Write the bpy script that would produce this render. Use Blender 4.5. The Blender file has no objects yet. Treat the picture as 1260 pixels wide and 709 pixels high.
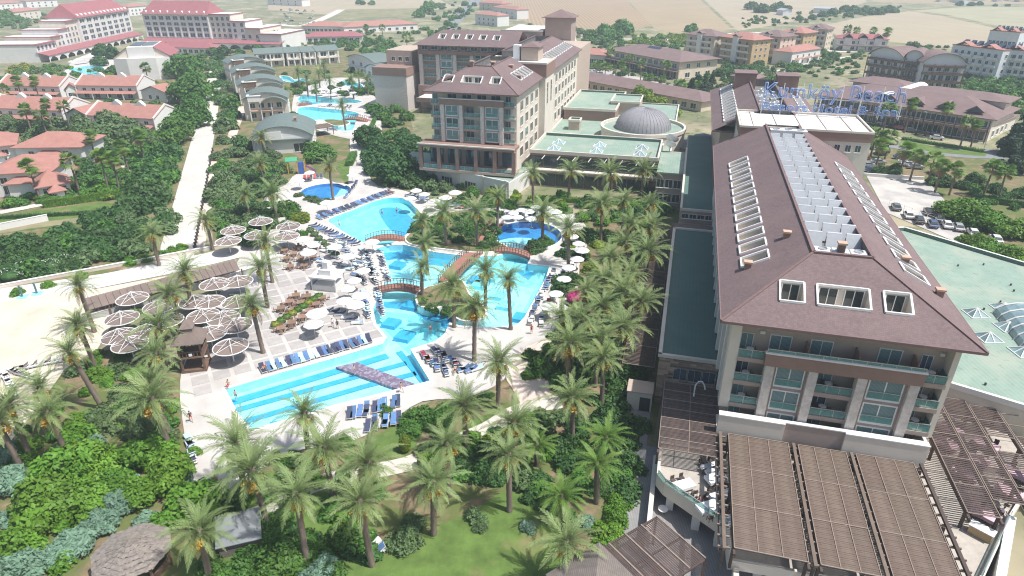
import bpy, bmesh, math, random
import numpy as np
from mathutils import Vector, Matrix, noise
R = math.radians
random.seed(7); np.random.seed(7)
S = bpy.context.scene
C = S.collection
# ---------------------------------------------------------------- camera, sky, sun, exposure
CAM_H, PITCH, FPX = 54.5, R(26.8), 800.0
cam = bpy.data.objects.new('camera', bpy.data.cameras.new('camera'))
C.objects.link(cam); S.camera = cam
cam.location = (0, 0, CAM_H); cam.rotation_euler = (R(90) - PITCH, 0, 0)
cam.data.sensor_width = 36; cam.data.lens = FPX / 1260 * 36
cam.data.clip_start = 1; cam.data.clip_end = 9000
SUN_EL, SUN_DIR = 62.0, (0.93, -0.37)              # ground direction towards the sun
W = bpy.data.worlds.new('World'); S.world = W; W.use_nodes = True
sky = W.node_tree.nodes.new('ShaderNodeTexSky'); sky.sky_type = 'NISHITA'; sky.sun_disc = False
sky.sun_elevation = R(SUN_EL); sky.sun_rotation = math.atan2(SUN_DIR[0], SUN_DIR[1])
sky.air_density = 1.1; sky.dust_density = 2.5
bg = W.node_tree.nodes['Background']; bg.inputs[1].default_value = 0.105
W.node_tree.links.new(sky.outputs[0], bg.inputs[0])
sun = bpy.data.objects.new('sun', bpy.data.lights.new('sun', 'SUN')); C.objects.link(sun)
sun.data.energy = 4.4; sun.data.angle = R(0.53); sun.data.color = (1, 0.972, 0.935)
d = Vector((SUN_DIR[0], SUN_DIR[1], 0)).normalized() * math.cos(R(SUN_EL)) + Vector((0, 0, math.sin(R(SUN_EL))))
sun.rotation_euler = d.to_track_quat('Z', 'Y').to_euler(); sun.location = (60, -40, 160)
S.view_settings.view_transform = 'Standard'; S.view_settings.look = 'None'
S.view_settings.exposure = 0.34; S.view_settings.gamma = 1
S.cycles.max_bounces = 6; S.cycles.diffuse_bounces = 3; S.cycles.transparent_max_bounces = 8
S.cycles.volume_bounces = 1; S.cycles.filter_width = 1.15

# ---------------------------------------------------------------- helpers
def at(px, py, z=0.0):
    """photo pixel -> the point of the horizontal plane at height z that shows there"""
    a = (px - 630) / FPX; v = (py - 354.5) / FPX
    t = (z - CAM_H) / (-math.sin(PITCH) - v * math.cos(PITCH))
    return Vector((t * a, t * (math.cos(PITCH) - v * math.sin(PITCH)), z))
AX = R(14.8)                                        # the hotel's axis turns right of the view
def uv(u, v, z=0.0):                                # hotel grid: u along the long wings, v across
    return Vector((u * math.sin(AX) + v * math.cos(AX), u * math.cos(AX) - v * math.sin(AX), z))
def link(o): C.objects.link(o); return o
def tag(o, label=None, cat=None, group=None, kind=None):
    if label: o['label'] = label
    if cat: o['category'] = cat
    if group: o['group'] = group
    if kind: o['kind'] = kind
    return o
def thing(name, label, cat, loc=(0, 0, 0), rz=0.0, group=None):
    o = link(bpy.data.objects.new(name, None)); o.location = loc; o.rotation_euler = (0, 0, rz)
    o.empty_display_size = 0.5
    return tag(o, label, cat, group)
def put(name, me, parent=None, loc=(0, 0, 0), rz=0.0, sc=None, rot=None):
    o = link(bpy.data.objects.new(name, me)); o.parent = parent; o.location = loc
    o.rotation_euler = rot if rot else (0, 0, rz)
    if sc is not None: o.scale = sc if hasattr(sc, '__len__') else (sc, sc, sc)
    return o
KIDS = {}
def kids(o):
    return [c for c in C.objects if c.parent == o]
def copy_tree(src, subs, loc, rz=0.0, sc=1.0, label=None, group=None):
    """copy a thing with the parts listed in subs = [(part, [sub-parts])]"""
    r = link(src.copy()); r.location = loc; r.rotation_euler = (0, 0, rz)
    r.scale = sc if hasattr(sc, '__len__') else (sc, sc, sc)
    tag(r, label, None, group)
    for p, ss in subs:
        c = link(p.copy()); c.parent = r
        for s_ in ss:
            k = link(s_.copy()); k.parent = c
    return r
class MB:
    """collects faces; build() links them as one mesh object"""
    def __init__(s): s.v = []; s.f = []; s.m = []; s.mi = 0
    def add(s, vs, fs):
        n = len(s.v); s.v += [tuple(x) for x in vs]
        for f in fs: s.f.append(tuple(i + n for i in f)); s.m.append(s.mi)
        return s
    def quad(s, a, b, c, d): return s.add([a, b, c, d], [(0, 1, 2, 3)])
    def poly(s, pts): return s.add(pts, [tuple(range(len(pts)))])
    def box(s, x0, x1, y0, y1, z0, z1):
        return s.add([(x0,y0,z0),(x1,y0,z0),(x1,y1,z0),(x0,y1,z0),(x0,y0,z1),(x1,y0,z1),(x1,y1,z1),(x0,y1,z1)],
                     [(3,2,1,0),(4,5,6,7),(0,1,5,4),(1,2,6,5),(2,3,7,6),(3,0,4,7)])
    def cbox(s, c, sx, sy, sz, rz=0.0, base=True):
        z0 = c[2] if base else c[2] - sz / 2
        q = [(-sx/2,-sy/2),(sx/2,-sy/2),(sx/2,sy/2),(-sx/2,sy/2)]
        cs, sn = math.cos(rz), math.sin(rz)
        q = [(c[0]+x*cs-y*sn, c[1]+x*sn+y*cs) for x, y in q]
        return s.prism(q, z0, z0 + sz)
    def prism(s, pts, z0, z1, cap=True):
        n = len(pts)
        vs = [(p[0], p[1], z0) for p in pts] + [(p[0], p[1], z1) for p in pts]
        fs = [(i, (i+1) % n, n+(i+1) % n, n+i) for i in range(n)]
        if cap: fs += [tuple(range(n, 2*n)), tuple(range(n-1, -1, -1))]
        return s.add(vs, fs)
    def bar(s, a, b, w, h=None):
        a = Vector(a); b = Vector(b); h = h or w; d = (b - a).normalized()
        up = Vector((0,0,1)) if abs(d.z) < 0.95 else Vector((0,1,0))
        x = d.cross(up).normalized() * w / 2; y = x.cross(d).normalized() * h / 2
        return s.add([a-x-y, a+x-y, a+x+y, a-x+y, b-x-y, b+x-y, b+x+y, b-x+y],
                     [(0,1,2,3),(7,6,5,4),(0,4,5,1),(1,5,6,2),(2,6,7,3),(3,7,4,0)])
    def tube(s, pts, rad, n=6, cap=True, closed=False):
        pts = [Vector(p) for p in pts]; m = len(pts)
        rad = rad if hasattr(rad, '__len__') else [rad] * m
        vs = []; fs = []
        for i, p in enumerate(pts):
            if closed: dd = pts[(i+1) % m] - pts[i-1]
            else: dd = pts[min(i+1, m-1)] - pts[max(i-1, 0)]
            dd.normalize(); up = Vector((0,0,1)) if abs(dd.z) < 0.9 else Vector((1,0,0))
            x = dd.cross(up).normalized(); y = x.cross(dd)
            for k in range(n):
                a = 2 * math.pi * k / n; vs.append(p + (x * math.cos(a) + y * math.sin(a)) * rad[i])
        for i in range(m if closed else m - 1):
            j = (i + 1) % m
            for k in range(n):
                fs.append((i*n+k, i*n+(k+1) % n, j*n+(k+1) % n, j*n+k))
        if cap and not closed: fs += [tuple(range(n-1, -1, -1)), tuple((m-1)*n+k for k in range(n))]
        return s.add(vs, fs)
    def lathe(s, prof, n=16, c=(0,0,0)):
        vs = []; fs = []
        for r_, z in prof:
            for k in range(n):
                a = 2*math.pi*k/n; vs.append((c[0]+r_*math.cos(a), c[1]+r_*math.sin(a), c[2]+z))
        for i in range(len(prof)-1):
            for k in range(n): fs.append((i*n+k, i*n+(k+1) % n, (i+1)*n+(k+1) % n, (i+1)*n+k))
        return s.add(vs, fs)
    def mesh(s, name, mats, smooth=False):
        me = bpy.data.meshes.new(name); me.from_pydata(s.v, [], s.f)
        for m in (mats if isinstance(mats, (list, tuple)) else [mats]): me.materials.append(M[m])
        if any(s.m): me.polygons.foreach_set('material_index', s.m)
        if smooth: me.polygons.foreach_set('use_smooth', [True] * len(s.f))
        bm = bmesh.new(); bm.from_mesh(me); bmesh.ops.recalc_face_normals(bm, faces=bm.faces); bm.to_mesh(me); bm.free()
        me.update(); return me
    def build(s, name, mats, parent=None, loc=(0,0,0), rz=0.0, smooth=False):
        return put(name, s.mesh(name, mats, smooth), parent, loc, rz)
def quads_mesh(name, V, F, mats, mi=None, smooth=False):
    """fast mesh from numpy: V (n,3), F (m,k)"""
    me = bpy.data.meshes.new(name); V = np.asarray(V, np.float32); F = np.asarray(F, np.int32)
    m, k = F.shape
    me.vertices.add(len(V)); me.vertices.foreach_set('co', V.ravel())
    me.loops.add(m * k); me.loops.foreach_set('vertex_index', F.ravel())
    me.polygons.add(m); me.polygons.foreach_set('loop_start', np.arange(0, m*k, k, dtype=np.int32))
    for x in (mats if isinstance(mats, (list, tuple)) else [mats]): me.materials.append(M[x])
    if mi is not None: me.polygons.foreach_set('material_index', np.asarray(mi, np.int32))
    if smooth: me.polygons.foreach_set('use_smooth', [True] * m)
    me.update(calc_edges=True); me.validate(); return me

# ---------------------------------------------------------------- materials
M = {}
def mat(name, col, rough=0.7, var=0.12, scale=1.5, bump=0.0, metal=0.0, spec=0.4, rnd=0.0, coord='Object', detail=5.0, col2=None, thr=None, bscale=None):
    m = bpy.data.materials.new(name); m.use_nodes = True; M[name] = m
    t = m.node_tree; N = t.nodes; L = t.links; b = N['Principled BSDF']
    b.inputs['Roughness'].default_value = rough; b.inputs['Metallic'].default_value = metal
    b.inputs['Specular IOR Level'].default_value = spec
    tc = N.new('ShaderNodeTexCoord')
    nz = N.new('ShaderNodeTexNoise'); nz.inputs['Scale'].default_value = scale; nz.inputs['Detail'].default_value = detail
    nz.inputs['Roughness'].default_value = 0.62
    L.new(tc.outputs[coord], nz.inputs['Vector'])
    rp = N.new('ShaderNodeValToRGB')
    c1 = [max(0, c * (1 - var)) for c in col]; c2 = [min(1, c * (1 + var)) for c in (col2 or col)]
    lo, hi = thr or (0.3, 0.7)
    rp.color_ramp.elements[0].position = lo; rp.color_ramp.elements[1].position = hi
    rp.color_ramp.elements[0].color = (*c1, 1); rp.color_ramp.elements[1].color = (*c2, 1)
    L.new(nz.outputs['Fac'], rp.inputs['Fac'])
    out = rp.outputs['Color']
    if rnd:
        oi = N.new('ShaderNodeObjectInfo'); hs = N.new('ShaderNodeHueSaturation')
        mr = N.new('ShaderNodeMapRange'); mr.inputs['To Min'].default_value = 1 - rnd; mr.inputs['To Max'].default_value = 1 + rnd
        L.new(oi.outputs['Random'], mr.inputs['Value']); L.new(mr.outputs['Result'], hs.inputs['Value'])
        mh = N.new('ShaderNodeMapRange'); mh.inputs['To Min'].default_value = 0.5 - rnd*0.06; mh.inputs['To Max'].default_value = 0.5 + rnd*0.06
        ml = N.new('ShaderNodeMath'); ml.operation = 'MULTIPLY'; ml.inputs[1].default_value = 7.31
        fr = N.new('ShaderNodeMath'); fr.operation = 'FRACT'
        L.new(oi.outputs['Random'], ml.inputs[0]); L.new(ml.outputs[0], fr.inputs[0]); L.new(fr.outputs[0], mh.inputs['Value'])
        L.new(mh.outputs['Result'], hs.inputs['Hue']); L.new(out, hs.inputs['Color']); out = hs.outputs['Color']
    L.new(out, b.inputs['Base Color'])
    if bump:
        n2 = N.new('ShaderNodeTexNoise'); n2.inputs['Scale'].default_value = bscale or scale * 6; n2.inputs['Detail'].default_value = 3
        L.new(tc.outputs[coord], n2.inputs['Vector'])
        bp = N.new('ShaderNodeBump'); bp.inputs['Strength'].default_value = bump; bp.inputs['Distance'].default_value = 0.05
        L.new(n2.outputs['Fac'], bp.inputs['Height']); L.new(bp.outputs['Normal'], b.inputs['Normal'])
    return m
def mix_into(name, col, kind='noise', scale=1.0, lo=0.5, hi=0.6, fac=1.0, coord='Object', vec=(1,1,1)):
    """lay a second colour over a material with a noise / wave / brick mask"""
    m = M[name]; t = m.node_tree; N = t.nodes; L = t.links; b = N['Principled BSDF']
    src = b.inputs['Base Color'].links[0].from_socket
    tc = N.new('ShaderNodeTexCoord'); mp = N.new('ShaderNodeMapping'); mp.inputs['Scale'].default_value = vec
    L.new(tc.outputs[coord], mp.inputs['Vector'])
    if kind == 'noise':
        n = N.new('ShaderNodeTexNoise'); n.inputs['Scale'].default_value = scale; n.inputs['Detail'].default_value = 6; s_ = n.outputs['Fac']
    elif kind == 'wave':
        n = N.new('ShaderNodeTexWave'); n.inputs['Scale'].default_value = scale; n.inputs['Distortion'].default_value = 0.6; s_ = n.outputs['Fac']
    elif kind == 'voronoi':
        n = N.new('ShaderNodeTexVoronoi'); n.inputs['Scale'].default_value = scale; s_ = n.outputs['Color']
    elif kind == 'brick':
        n = N.new('ShaderNodeTexBrick'); n.inputs['Scale'].default_value = scale; s_ = n.outputs['Fac']
        n.inputs['Mortar Size'].default_value = 0.02
    L.new(mp.outputs['Vector'], n.inputs['Vector'])
    mr = N.new('ShaderNodeMapRange'); mr.inputs['From Min'].default_value = lo; mr.inputs['From Max'].default_value = hi; mr.inputs['To Max'].default_value = fac
    L.new(s_, mr.inputs['Value'])
    mx = N.new('ShaderNodeMix'); mx.data_type = 'RGBA'
    L.new(mr.outputs['Result'], mx.inputs[0]); L.new(src, mx.inputs[6]); mx.inputs[7].default_value = (*col, 1)
    L.new(mx.outputs[2], b.inputs['Base Color'])
def leafmat(name, col, var=0.3, trans=0.3, rnd=0.15, scale=0.6):
    m = mat(name, col, rough=0.55, var=var, scale=scale, spec=0.35, rnd=rnd)
    t = m.node_tree; N = t.nodes; L = t.links; b = N['Principled BSDF']
    tr = N.new('ShaderNodeBsdfTranslucent'); mx = N.new('ShaderNodeMixShader'); mx.inputs[0].default_value = trans
    L.new(b.inputs['Base Color'].links[0].from_socket, tr.inputs['Color'])
    L.new(b.outputs[0], mx.inputs[1]); L.new(tr.outputs[0], mx.inputs[2])
    L.new(mx.outputs[0], N['Material Output'].inputs['Surface'])
# ground and paving
mat('soil', (0.25, 0.22, 0.155), 0.95, 0.25, 0.02, col2=(0.34, 0.30, 0.20)); mix_into('soil', (0.15, 0.17, 0.08), 'noise', 0.05, 0.42, 0.58, 0.85); mix_into('soil', (0.09, 0.12, 0.045), 'noise', 0.25, 0.52, 0.64, 0.7)
mat('garden_soil', (0.22, 0.165, 0.10), 0.95, 0.3, 0.8, 0.4); mix_into('garden_soil', (0.10, 0.14, 0.035), 'noise', 0.22, 0.42, 0.56, 0.85)
mat('lawn', (0.10, 0.165, 0.035), 0.9, 0.3, 0.5, 0.5, bscale=14); mix_into('lawn', (0.25, 0.21, 0.10), 'noise', 0.16, 0.56, 0.7, 0.7)
mat('dry_grass', (0.25, 0.225, 0.13), 0.95, 0.25, 0.12); mix_into('dry_grass', (0.12, 0.16, 0.05), 'noise', 0.08, 0.5, 0.65, 0.8)
mat('wheat', (0.34, 0.265, 0.165), 0.95, 0.10, 0.02); mix_into('wheat', (0.31, 0.24, 0.155), 'wave', 0.06, 0.2, 0.8, 0.5, vec=(1, 0.25, 1))
mat('wheat_pale', (0.37, 0.31, 0.215), 0.95, 0.08, 0.015); mix_into('wheat_pale', (0.34, 0.29, 0.21), 'wave', 0.05, 0.3, 0.9, 0.4, vec=(0.3, 1, 1))
mat('wheat_brown', (0.29, 0.205, 0.125), 0.95, 0.10, 0.02); mix_into('wheat_brown', (0.40, 0.31, 0.21), 'wave', 0.08, 0.3, 0.8, 0.6, vec=(1, 0.1, 1))
mat('stubble', (0.33, 0.31, 0.20), 0.95, 0.12, 0.02)
mat('deck_white', (0.54, 0.515, 0.485), 0.75, 0.08, 0.35, 0.1); mix_into('deck_white', (0.39, 0.36, 0.33), 'noise', 0.16, 0.48, 0.7, 0.7); mix_into('deck_white', (0.50, 0.47, 0.44), 'brick', 0.55, 0.3, 0.9, 0.6)
mat('deck_slab', (0.40, 0.375, 0.36), 0.8, 0.10, 0.7, 0.15, rnd=0.10)
mat('coping', (0.82, 0.80, 0.77), 0.6, 0.04, 2)
mat('concrete_pale', (0.56, 0.53, 0.48), 0.85, 0.10, 0.15, 0.1); mix_into('concrete_pale', (0.42, 0.38, 0.33), 'noise', 0.3, 0.55, 0.72, 0.6)
mat('sand', (0.56, 0.50, 0.40), 0.95, 0.10, 0.25, 0.3, col2=(0.62, 0.56, 0.46)); mix_into('sand', (0.46, 0.40, 0.31), 'noise', 0.5, 0.5, 0.7, 0.5)
mat('promenade', (0.62, 0.60, 0.57), 0.8, 0.06, 0.3, 0.05); mix_into('promenade', (0.5, 0.475, 0.44), 'brick', 0.35, 0.3, 0.9, 0.6)
mat('path_pink', (0.62, 0.52, 0.45), 0.85, 0.15, 0.5); mix_into('path_pink', (0.45, 0.25, 0.17), 'noise', 0.35, 0.55, 0.62, 0.6)
mat('path_stone', (0.58, 0.53, 0.47), 0.85, 0.15, 0.8, 0.1)
mat('asphalt', (0.22, 0.225, 0.23), 0.9, 0.12, 0.3)
mat('parking', (0.42, 0.40, 0.38), 0.9, 0.12, 0.2); mix_into('parking', (0.55, 0.52, 0.47), 'noise', 0.1, 0.45, 0.6, 0.7)
mat('road_paint', (0.75, 0.75, 0.72), 0.7, 0.1, 2)
mat('kerb', (0.6, 0.58, 0.55), 0.8, 0.1, 2)
mat('deck_wood', (0.27, 0.265, 0.26), 0.8, 0.12, 1.0); mix_into('deck_wood', (0.20, 0.20, 0.20), 'wave', 1.1, 0.3, 0.7, 0.5)
# pool; the cell mottling varies the tile and also imitates caustic light
mat('pool_tile', (0.30, 0.72, 0.80), 0.35, 0.05, 1.5); mix_into('pool_tile', (0.50, 0.86, 0.90), 'voronoi', 0.7, 0.35, 0.75, 0.55)
mat('pool_pale', (0.55, 0.84, 0.88), 0.35, 0.05, 1.2); mix_into('pool_pale', (0.30, 0.74, 0.82), 'voronoi', 0.8, 0.35, 0.8, 0.5)
mat('pool_deep', (0.07, 0.40, 0.66), 0.35, 0.08, 1.2); mix_into('pool_deep', (0.15, 0.5, 0.72), 'voronoi', 0.9, 0.4, 0.8, 0.35)
mat('pool_navy', (0.055, 0.26, 0.56), 0.35, 0.15, 1.0); mix_into('pool_navy', (0.14, 0.40, 0.66), 'voronoi', 0.8, 0.4, 0.8, 0.35)
mat('mosaic', (0.30, 0.14, 0.20), 0.5, 0.2, 3); mix_into('mosaic', (0.55, 0.38, 0.44), 'voronoi', 3.2, 0.45, 0.8, 0.8)
def watermat():
    m = bpy.data.materials.new('water'); m.use_nodes = True; M['water'] = m
    t = m.node_tree; N = t.nodes; L = t.links; N.remove(N['Principled BSDF'])
    tr = N.new('ShaderNodeBsdfTransparent'); tr.inputs[0].default_value = (0.80, 0.97, 0.985, 1)
    gl = N.new('ShaderNodeBsdfGlossy'); gl.inputs['Roughness'].default_value = 0.06
    fr = N.new('ShaderNodeFresnel'); fr.inputs[0].default_value = 1.33
    mx = N.new('ShaderNodeMixShader')
    nz = N.new('ShaderNodeTexNoise'); nz.inputs['Scale'].default_value = 1.6; nz.inputs['Detail'].default_value = 4
    tc = N.new('ShaderNodeTexCoord'); L.new(tc.outputs['Object'], nz.inputs['Vector'])
    bp = N.new('ShaderNodeBump'); bp.inputs['Strength'].default_value = 0.35; bp.inputs['Distance'].default_value = 0.1
    L.new(nz.outputs['Fac'], bp.inputs['Height']); L.new(bp.outputs[0], fr.inputs['Normal']); L.new(bp.outputs[0], gl.inputs['Normal'])
    L.new(fr.outputs[0], mx.inputs[0]); L.new(tr.outputs[0], mx.inputs[1]); L.new(gl.outputs[0], mx.inputs[2])
    L.new(mx.outputs[0], N['Material Output'].inputs['Surface'])
watermat()
# buildings
mat('shingle', (0.178, 0.128, 0.127), 0.85, 0.22, 2.6, 0.5, bscale=9, detail=8); mix_into('shingle', (0.24, 0.172, 0.164), 'noise', 0.22, 0.45, 0.75, 0.6); mix_into('shingle', (0.14, 0.095, 0.095), 'brick', 1.3, 0.1, 0.8, 0.75); mix_into('shingle', (0.15, 0.105, 0.10), 'noise', 1.4, 0.56, 0.66, 0.45)
mat('shingle_far', (0.20, 0.14, 0.135), 0.9, 0.12, 0.3)
mat('ridge_cap', (0.19, 0.125, 0.12), 0.8, 0.1, 2)
mat('red_tile', (0.40, 0.20, 0.165), 0.85, 0.14, 0.5, 0.2); mix_into('red_tile', (0.30, 0.135, 0.105), 'wave', 1.6, 0.3, 0.8, 0.5)
mat('wine_tile', (0.33, 0.125, 0.135), 0.85, 0.10, 0.3); mix_into('wine_tile', (0.26, 0.10, 0.105), 'wave', 1.2, 0.3, 0.8, 0.5)
mat('green_roof', (0.225, 0.315, 0.26), 0.85, 0.07, 0.3, col2=(0.25, 0.34, 0.28)); mix_into('green_roof', (0.34, 0.37, 0.30), 'noise', 0.16, 0.48, 0.66, 0.7); mix_into('green_roof', (0.17, 0.24, 0.195), 'noise', 0.9, 0.55, 0.68, 0.5); mix_into('green_roof', (0.36, 0.48, 0.40), 'wave', 0.5, 0.9, 1.0, 0.35)
mat('green_roof_dark', (0.095, 0.165, 0.14), 0.8, 0.08, 0.25); mix_into('green_roof_dark', (0.13, 0.20, 0.175), 'noise', 0.12, 0.5, 0.7, 0.6); mix_into('green_roof_dark', (0.075, 0.13, 0.115), 'wave', 0.55, 0.93, 1.0, 0.4)  # darker copy of the green roof tone
mat('barrel_green', (0.155, 0.195, 0.18), 0.6, 0.1, 0.6); mix_into('barrel_green', (0.11, 0.145, 0.135), 'wave', 1.1, 0.85, 1.0, 0.5)
mat('dome_metal', (0.27, 0.265, 0.285), 0.7, 0.10, 0.8); mat('shed_roof', (0.20, 0.215, 0.225), 0.8, 0.15, 1.0); mat('roof_grey', (0.17, 0.165, 0.16), 0.9, 0.25, 1.0)
mat('plaster_white', (0.70, 0.69, 0.665), 0.8, 0.05, 0.4); mix_into('plaster_white', (0.68, 0.65, 0.6), 'noise', 0.3, 0.6, 0.8, 0.5)
mat('plaster_cream', (0.66, 0.60, 0.52), 0.85, 0.06, 0.4); mix_into('plaster_cream', (0.56, 0.49, 0.42), 'noise', 0.25, 0.55, 0.8, 0.5)
mat('plaster_tan', (0.46, 0.37, 0.305), 0.85, 0.07, 0.6)
mat('plaster_taupe', (0.38, 0.30, 0.26), 0.85, 0.07, 0.6)
mat('band_brown', (0.285, 0.185, 0.15), 0.8, 0.08, 0.6, 0.15)
mat('pilaster_stone', (0.58, 0.53, 0.49), 0.8, 0.18, 2.0, 0.3); mix_into('pilaster_stone', (0.46, 0.41, 0.38), 'brick', 1.6, 0.2, 0.9, 0.5)
mat('clad_stone', (0.36, 0.27, 0.21), 0.85, 0.2, 2.0, 0.4, rnd=0.35)
mat('clad_joint', (0.17, 0.13, 0.10), 0.9, 0.1, 3)
mat('ochre', (0.52, 0.37, 0.20), 0.85, 0.08, 0.5); mat('beige_wall', (0.62, 0.53, 0.41), 0.85, 0.07, 0.4)
mat('blue_white', (0.64, 0.67, 0.70), 0.85, 0.06, 0.4); mat('grey_wall', (0.42, 0.42, 0.43), 0.85, 0.08, 0.6)
mat('terracotta', (0.55, 0.36, 0.27), 0.8, 0.1, 1)
mat('frame_white', (0.80, 0.80, 0.78), 0.5, 0.03, 2); mat('frame_dark', (0.06, 0.055, 0.055), 0.5, 0.1, 2)
mat('steel', (0.55, 0.56, 0.57), 0.4, 0.06, 2, metal=0.6); mat('ac_white', (0.74, 0.75, 0.75), 0.55, 0.05, 2, rnd=0.06); mat('ac_grey', (0.52, 0.54, 0.55), 0.4, 0.05, 1.5, metal=0.3, rnd=0.06)
mat('solar', (0.05, 0.07, 0.11), 0.2, 0.2, 2, spec=0.6); mat('curtain', (0.22, 0.31, 0.31), 0.8, 0.1, 3); mix_into('curtain', (0.09, 0.165, 0.175), 'wave', 2.6, 0.3, 0.8, 0.8)
def glassmat(name, col, rough=0.08, spec=0.7):
    m = mat(name, col, rough, 0.35, 0.35, spec=spec, rnd=0.25)
glassmat('glass_dark', (0.035, 0.05, 0.055)); glassmat('glass_teal', (0.05, 0.13, 0.135)); glassmat('glass_blue', (0.06, 0.09, 0.13)); glassmat('skylight_glass', (0.22, 0.33, 0.34))
def railglass():
    m = bpy.data.materials.new('rail_glass'); m.use_nodes = True; M['rail_glass'] = m
    t = m.node_tree; N = t.nodes; L = t.links; b = N['Principled BSDF']
    b.inputs['Base Color'].default_value = (0.22, 0.42, 0.40, 1); b.inputs['Roughness'].default_value = 0.1
    tr = N.new('ShaderNodeBsdfTransparent'); tr.inputs[0].default_value = (0.75, 0.93, 0.9, 1)
    mx = N.new('ShaderNodeMixShader'); mx.inputs[0].default_value = 0.45
    L.new(tr.outputs[0], mx.inputs[1]); L.new(b.outputs[0], mx.inputs[2]); L.new(mx.outputs[0], N['Material Output'].inputs['Surface'])
railglass()
# wood, cloth, props
mat('pergola_dark', (0.085, 0.06, 0.05), 0.75, 0.15, 2); mat('mat_reed', (0.165, 0.125, 0.098), 0.9, 0.14, 1.2, rnd=0.10); mix_into('mat_reed', (0.13, 0.092, 0.072), 'wave', 4.0, 0.35, 0.75, 0.55, vec=(0.05, 1, 1))
mat('mat_dark', (0.105, 0.074, 0.065), 0.9, 0.15, 1.2, rnd=0.12); mix_into('mat_dark', (0.08, 0.06, 0.055), 'wave', 3.0, 0.35, 0.75, 0.6, vec=(0.05, 1, 1))
mat('batten', (0.27, 0.215, 0.175), 0.8, 0.15, 2)
mat('thatch', (0.235, 0.205, 0.18), 0.95, 0.3, 2.5, 0.6, bscale=9); mat('grey_wood', (0.205, 0.175, 0.155), 0.9, 0.2, 1.5); mix_into('grey_wood', (0.13, 0.11, 0.098), 'wave', 1.8, 0.35, 0.8, 0.6)
mat('brown_wood', (0.16, 0.10, 0.07), 0.8, 0.2, 1.5); mat('bridge_red', (0.33, 0.155, 0.12), 0.8, 0.15, 1.5); mat('table_wood', (0.27, 0.17, 0.12), 0.75, 0.2, 2, rnd=0.15)
mat('canvas_white', (0.68, 0.68, 0.665), 0.8, 0.04, 1); mat('mesh_brown', (0.20, 0.155, 0.135), 0.9, 0.12, 1.0, rnd=0.12)
mat('plastic_white', (0.78, 0.78, 0.77), 0.45, 0.03, 2); mat('cushion_blue', (0.10, 0.20, 0.38), 0.8, 0.15, 2, rnd=0.2); mat('cushion_pale', (0.45, 0.62, 0.72), 0.8, 0.1, 2, rnd=0.15)
mat('cushion_navy', (0.05, 0.06, 0.11), 0.8, 0.2, 2, rnd=0.3); mat('towel_red', (0.45, 0.08, 0.10), 0.9, 0.15, 2, rnd=0.3); mat('cloth_white', (0.8, 0.82, 0.83), 0.8, 0.04, 1.5); mat('cloth_pink', (0.66, 0.46, 0.52), 0.85, 0.08, 1.5)
mat('chair_dark', (0.09, 0.065, 0.055), 0.7, 0.15, 3, rnd=0.2); mat('sign_blue', (0.24, 0.37, 0.68), 0.4, 0.05, 2)
mat('skin', (0.50, 0.30, 0.21), 0.6, 0.08, 4, rnd=0.2); mat('hair', (0.035, 0.022, 0.016), 0.7, 0.2, 6)
for n, c in dict(red=(0.45,0.05,0.05), blue=(0.05,0.12,0.4), white=(0.75,0.75,0.74), black=(0.03,0.03,0.035), yellow=(0.6,0.42,0.05), green=(0.06,0.35,0.18), purple=(0.30,0.10,0.28), sky=(0.25,0.5,0.62)).items():
    mat('paint_' + n, c, 0.5, 0.06, 2)
def carpaint(n, c):
    m = mat('car_' + n, c, 0.28, 0.03, 1, spec=0.6); m.node_tree.nodes['Principled BSDF'].inputs['Coat Weight'].default_value = 0.6
for n, c in dict(white=(0.72,0.72,0.72), silver=(0.38,0.39,0.41), black=(0.025,0.027,0.03), blue=(0.05,0.09,0.2), red=(0.35,0.04,0.04), grey=(0.14,0.15,0.16)).items(): carpaint(n, c)
mat('rubber', (0.025, 0.025, 0.025), 0.9, 0.1, 3); mat('lamp_lens', (0.7, 0.7, 0.68), 0.2, 0.02, 1)
# plants
mat('palm_trunk', (0.20, 0.155, 0.125), 0.95, 0.3, 2.5, 0.8, bscale=6); mix_into('palm_trunk', (0.11, 0.085, 0.07), 'wave', 1.6, 0.4, 0.8, 0.7, vec=(0, 0, 1))
mat('bark', (0.16, 0.12, 0.09), 0.95, 0.25, 3, 0.6)
leafmat('frond', (0.225, 0.30, 0.115), 0.28, 0.25, 0.16, 0.5); leafmat('frond_fresh', (0.16, 0.28, 0.055), 0.28, 0.3, 0.14, 0.5); leafmat('frond_dry', (0.34, 0.25, 0.13), 0.25, 0.2, 0.15)
mat('dates', (0.58, 0.35, 0.06), 0.6, 0.2, 6, rnd=0.15)
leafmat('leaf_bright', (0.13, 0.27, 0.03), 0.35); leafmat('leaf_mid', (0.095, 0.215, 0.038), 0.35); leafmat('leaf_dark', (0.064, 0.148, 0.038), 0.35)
leafmat('leaf_olive', (0.14, 0.215, 0.085), 0.3); leafmat('leaf_silver', (0.19, 0.315, 0.215), 0.25, 0.25, 0.1); leafmat('leaf_conifer', (0.055, 0.105, 0.052), 0.35); leafmat('leaf_lime', (0.19, 0.28, 0.03), 0.3)
leafmat('leaf_yellow', (0.26, 0.29, 0.045), 0.3); mat('bloom_pink', (0.5, 0.05, 0.22), 0.7, 0.2, 3, rnd=0.2); mat('bloom_white', (0.75, 0.75, 0.7), 0.7, 0.05, 3)
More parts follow.
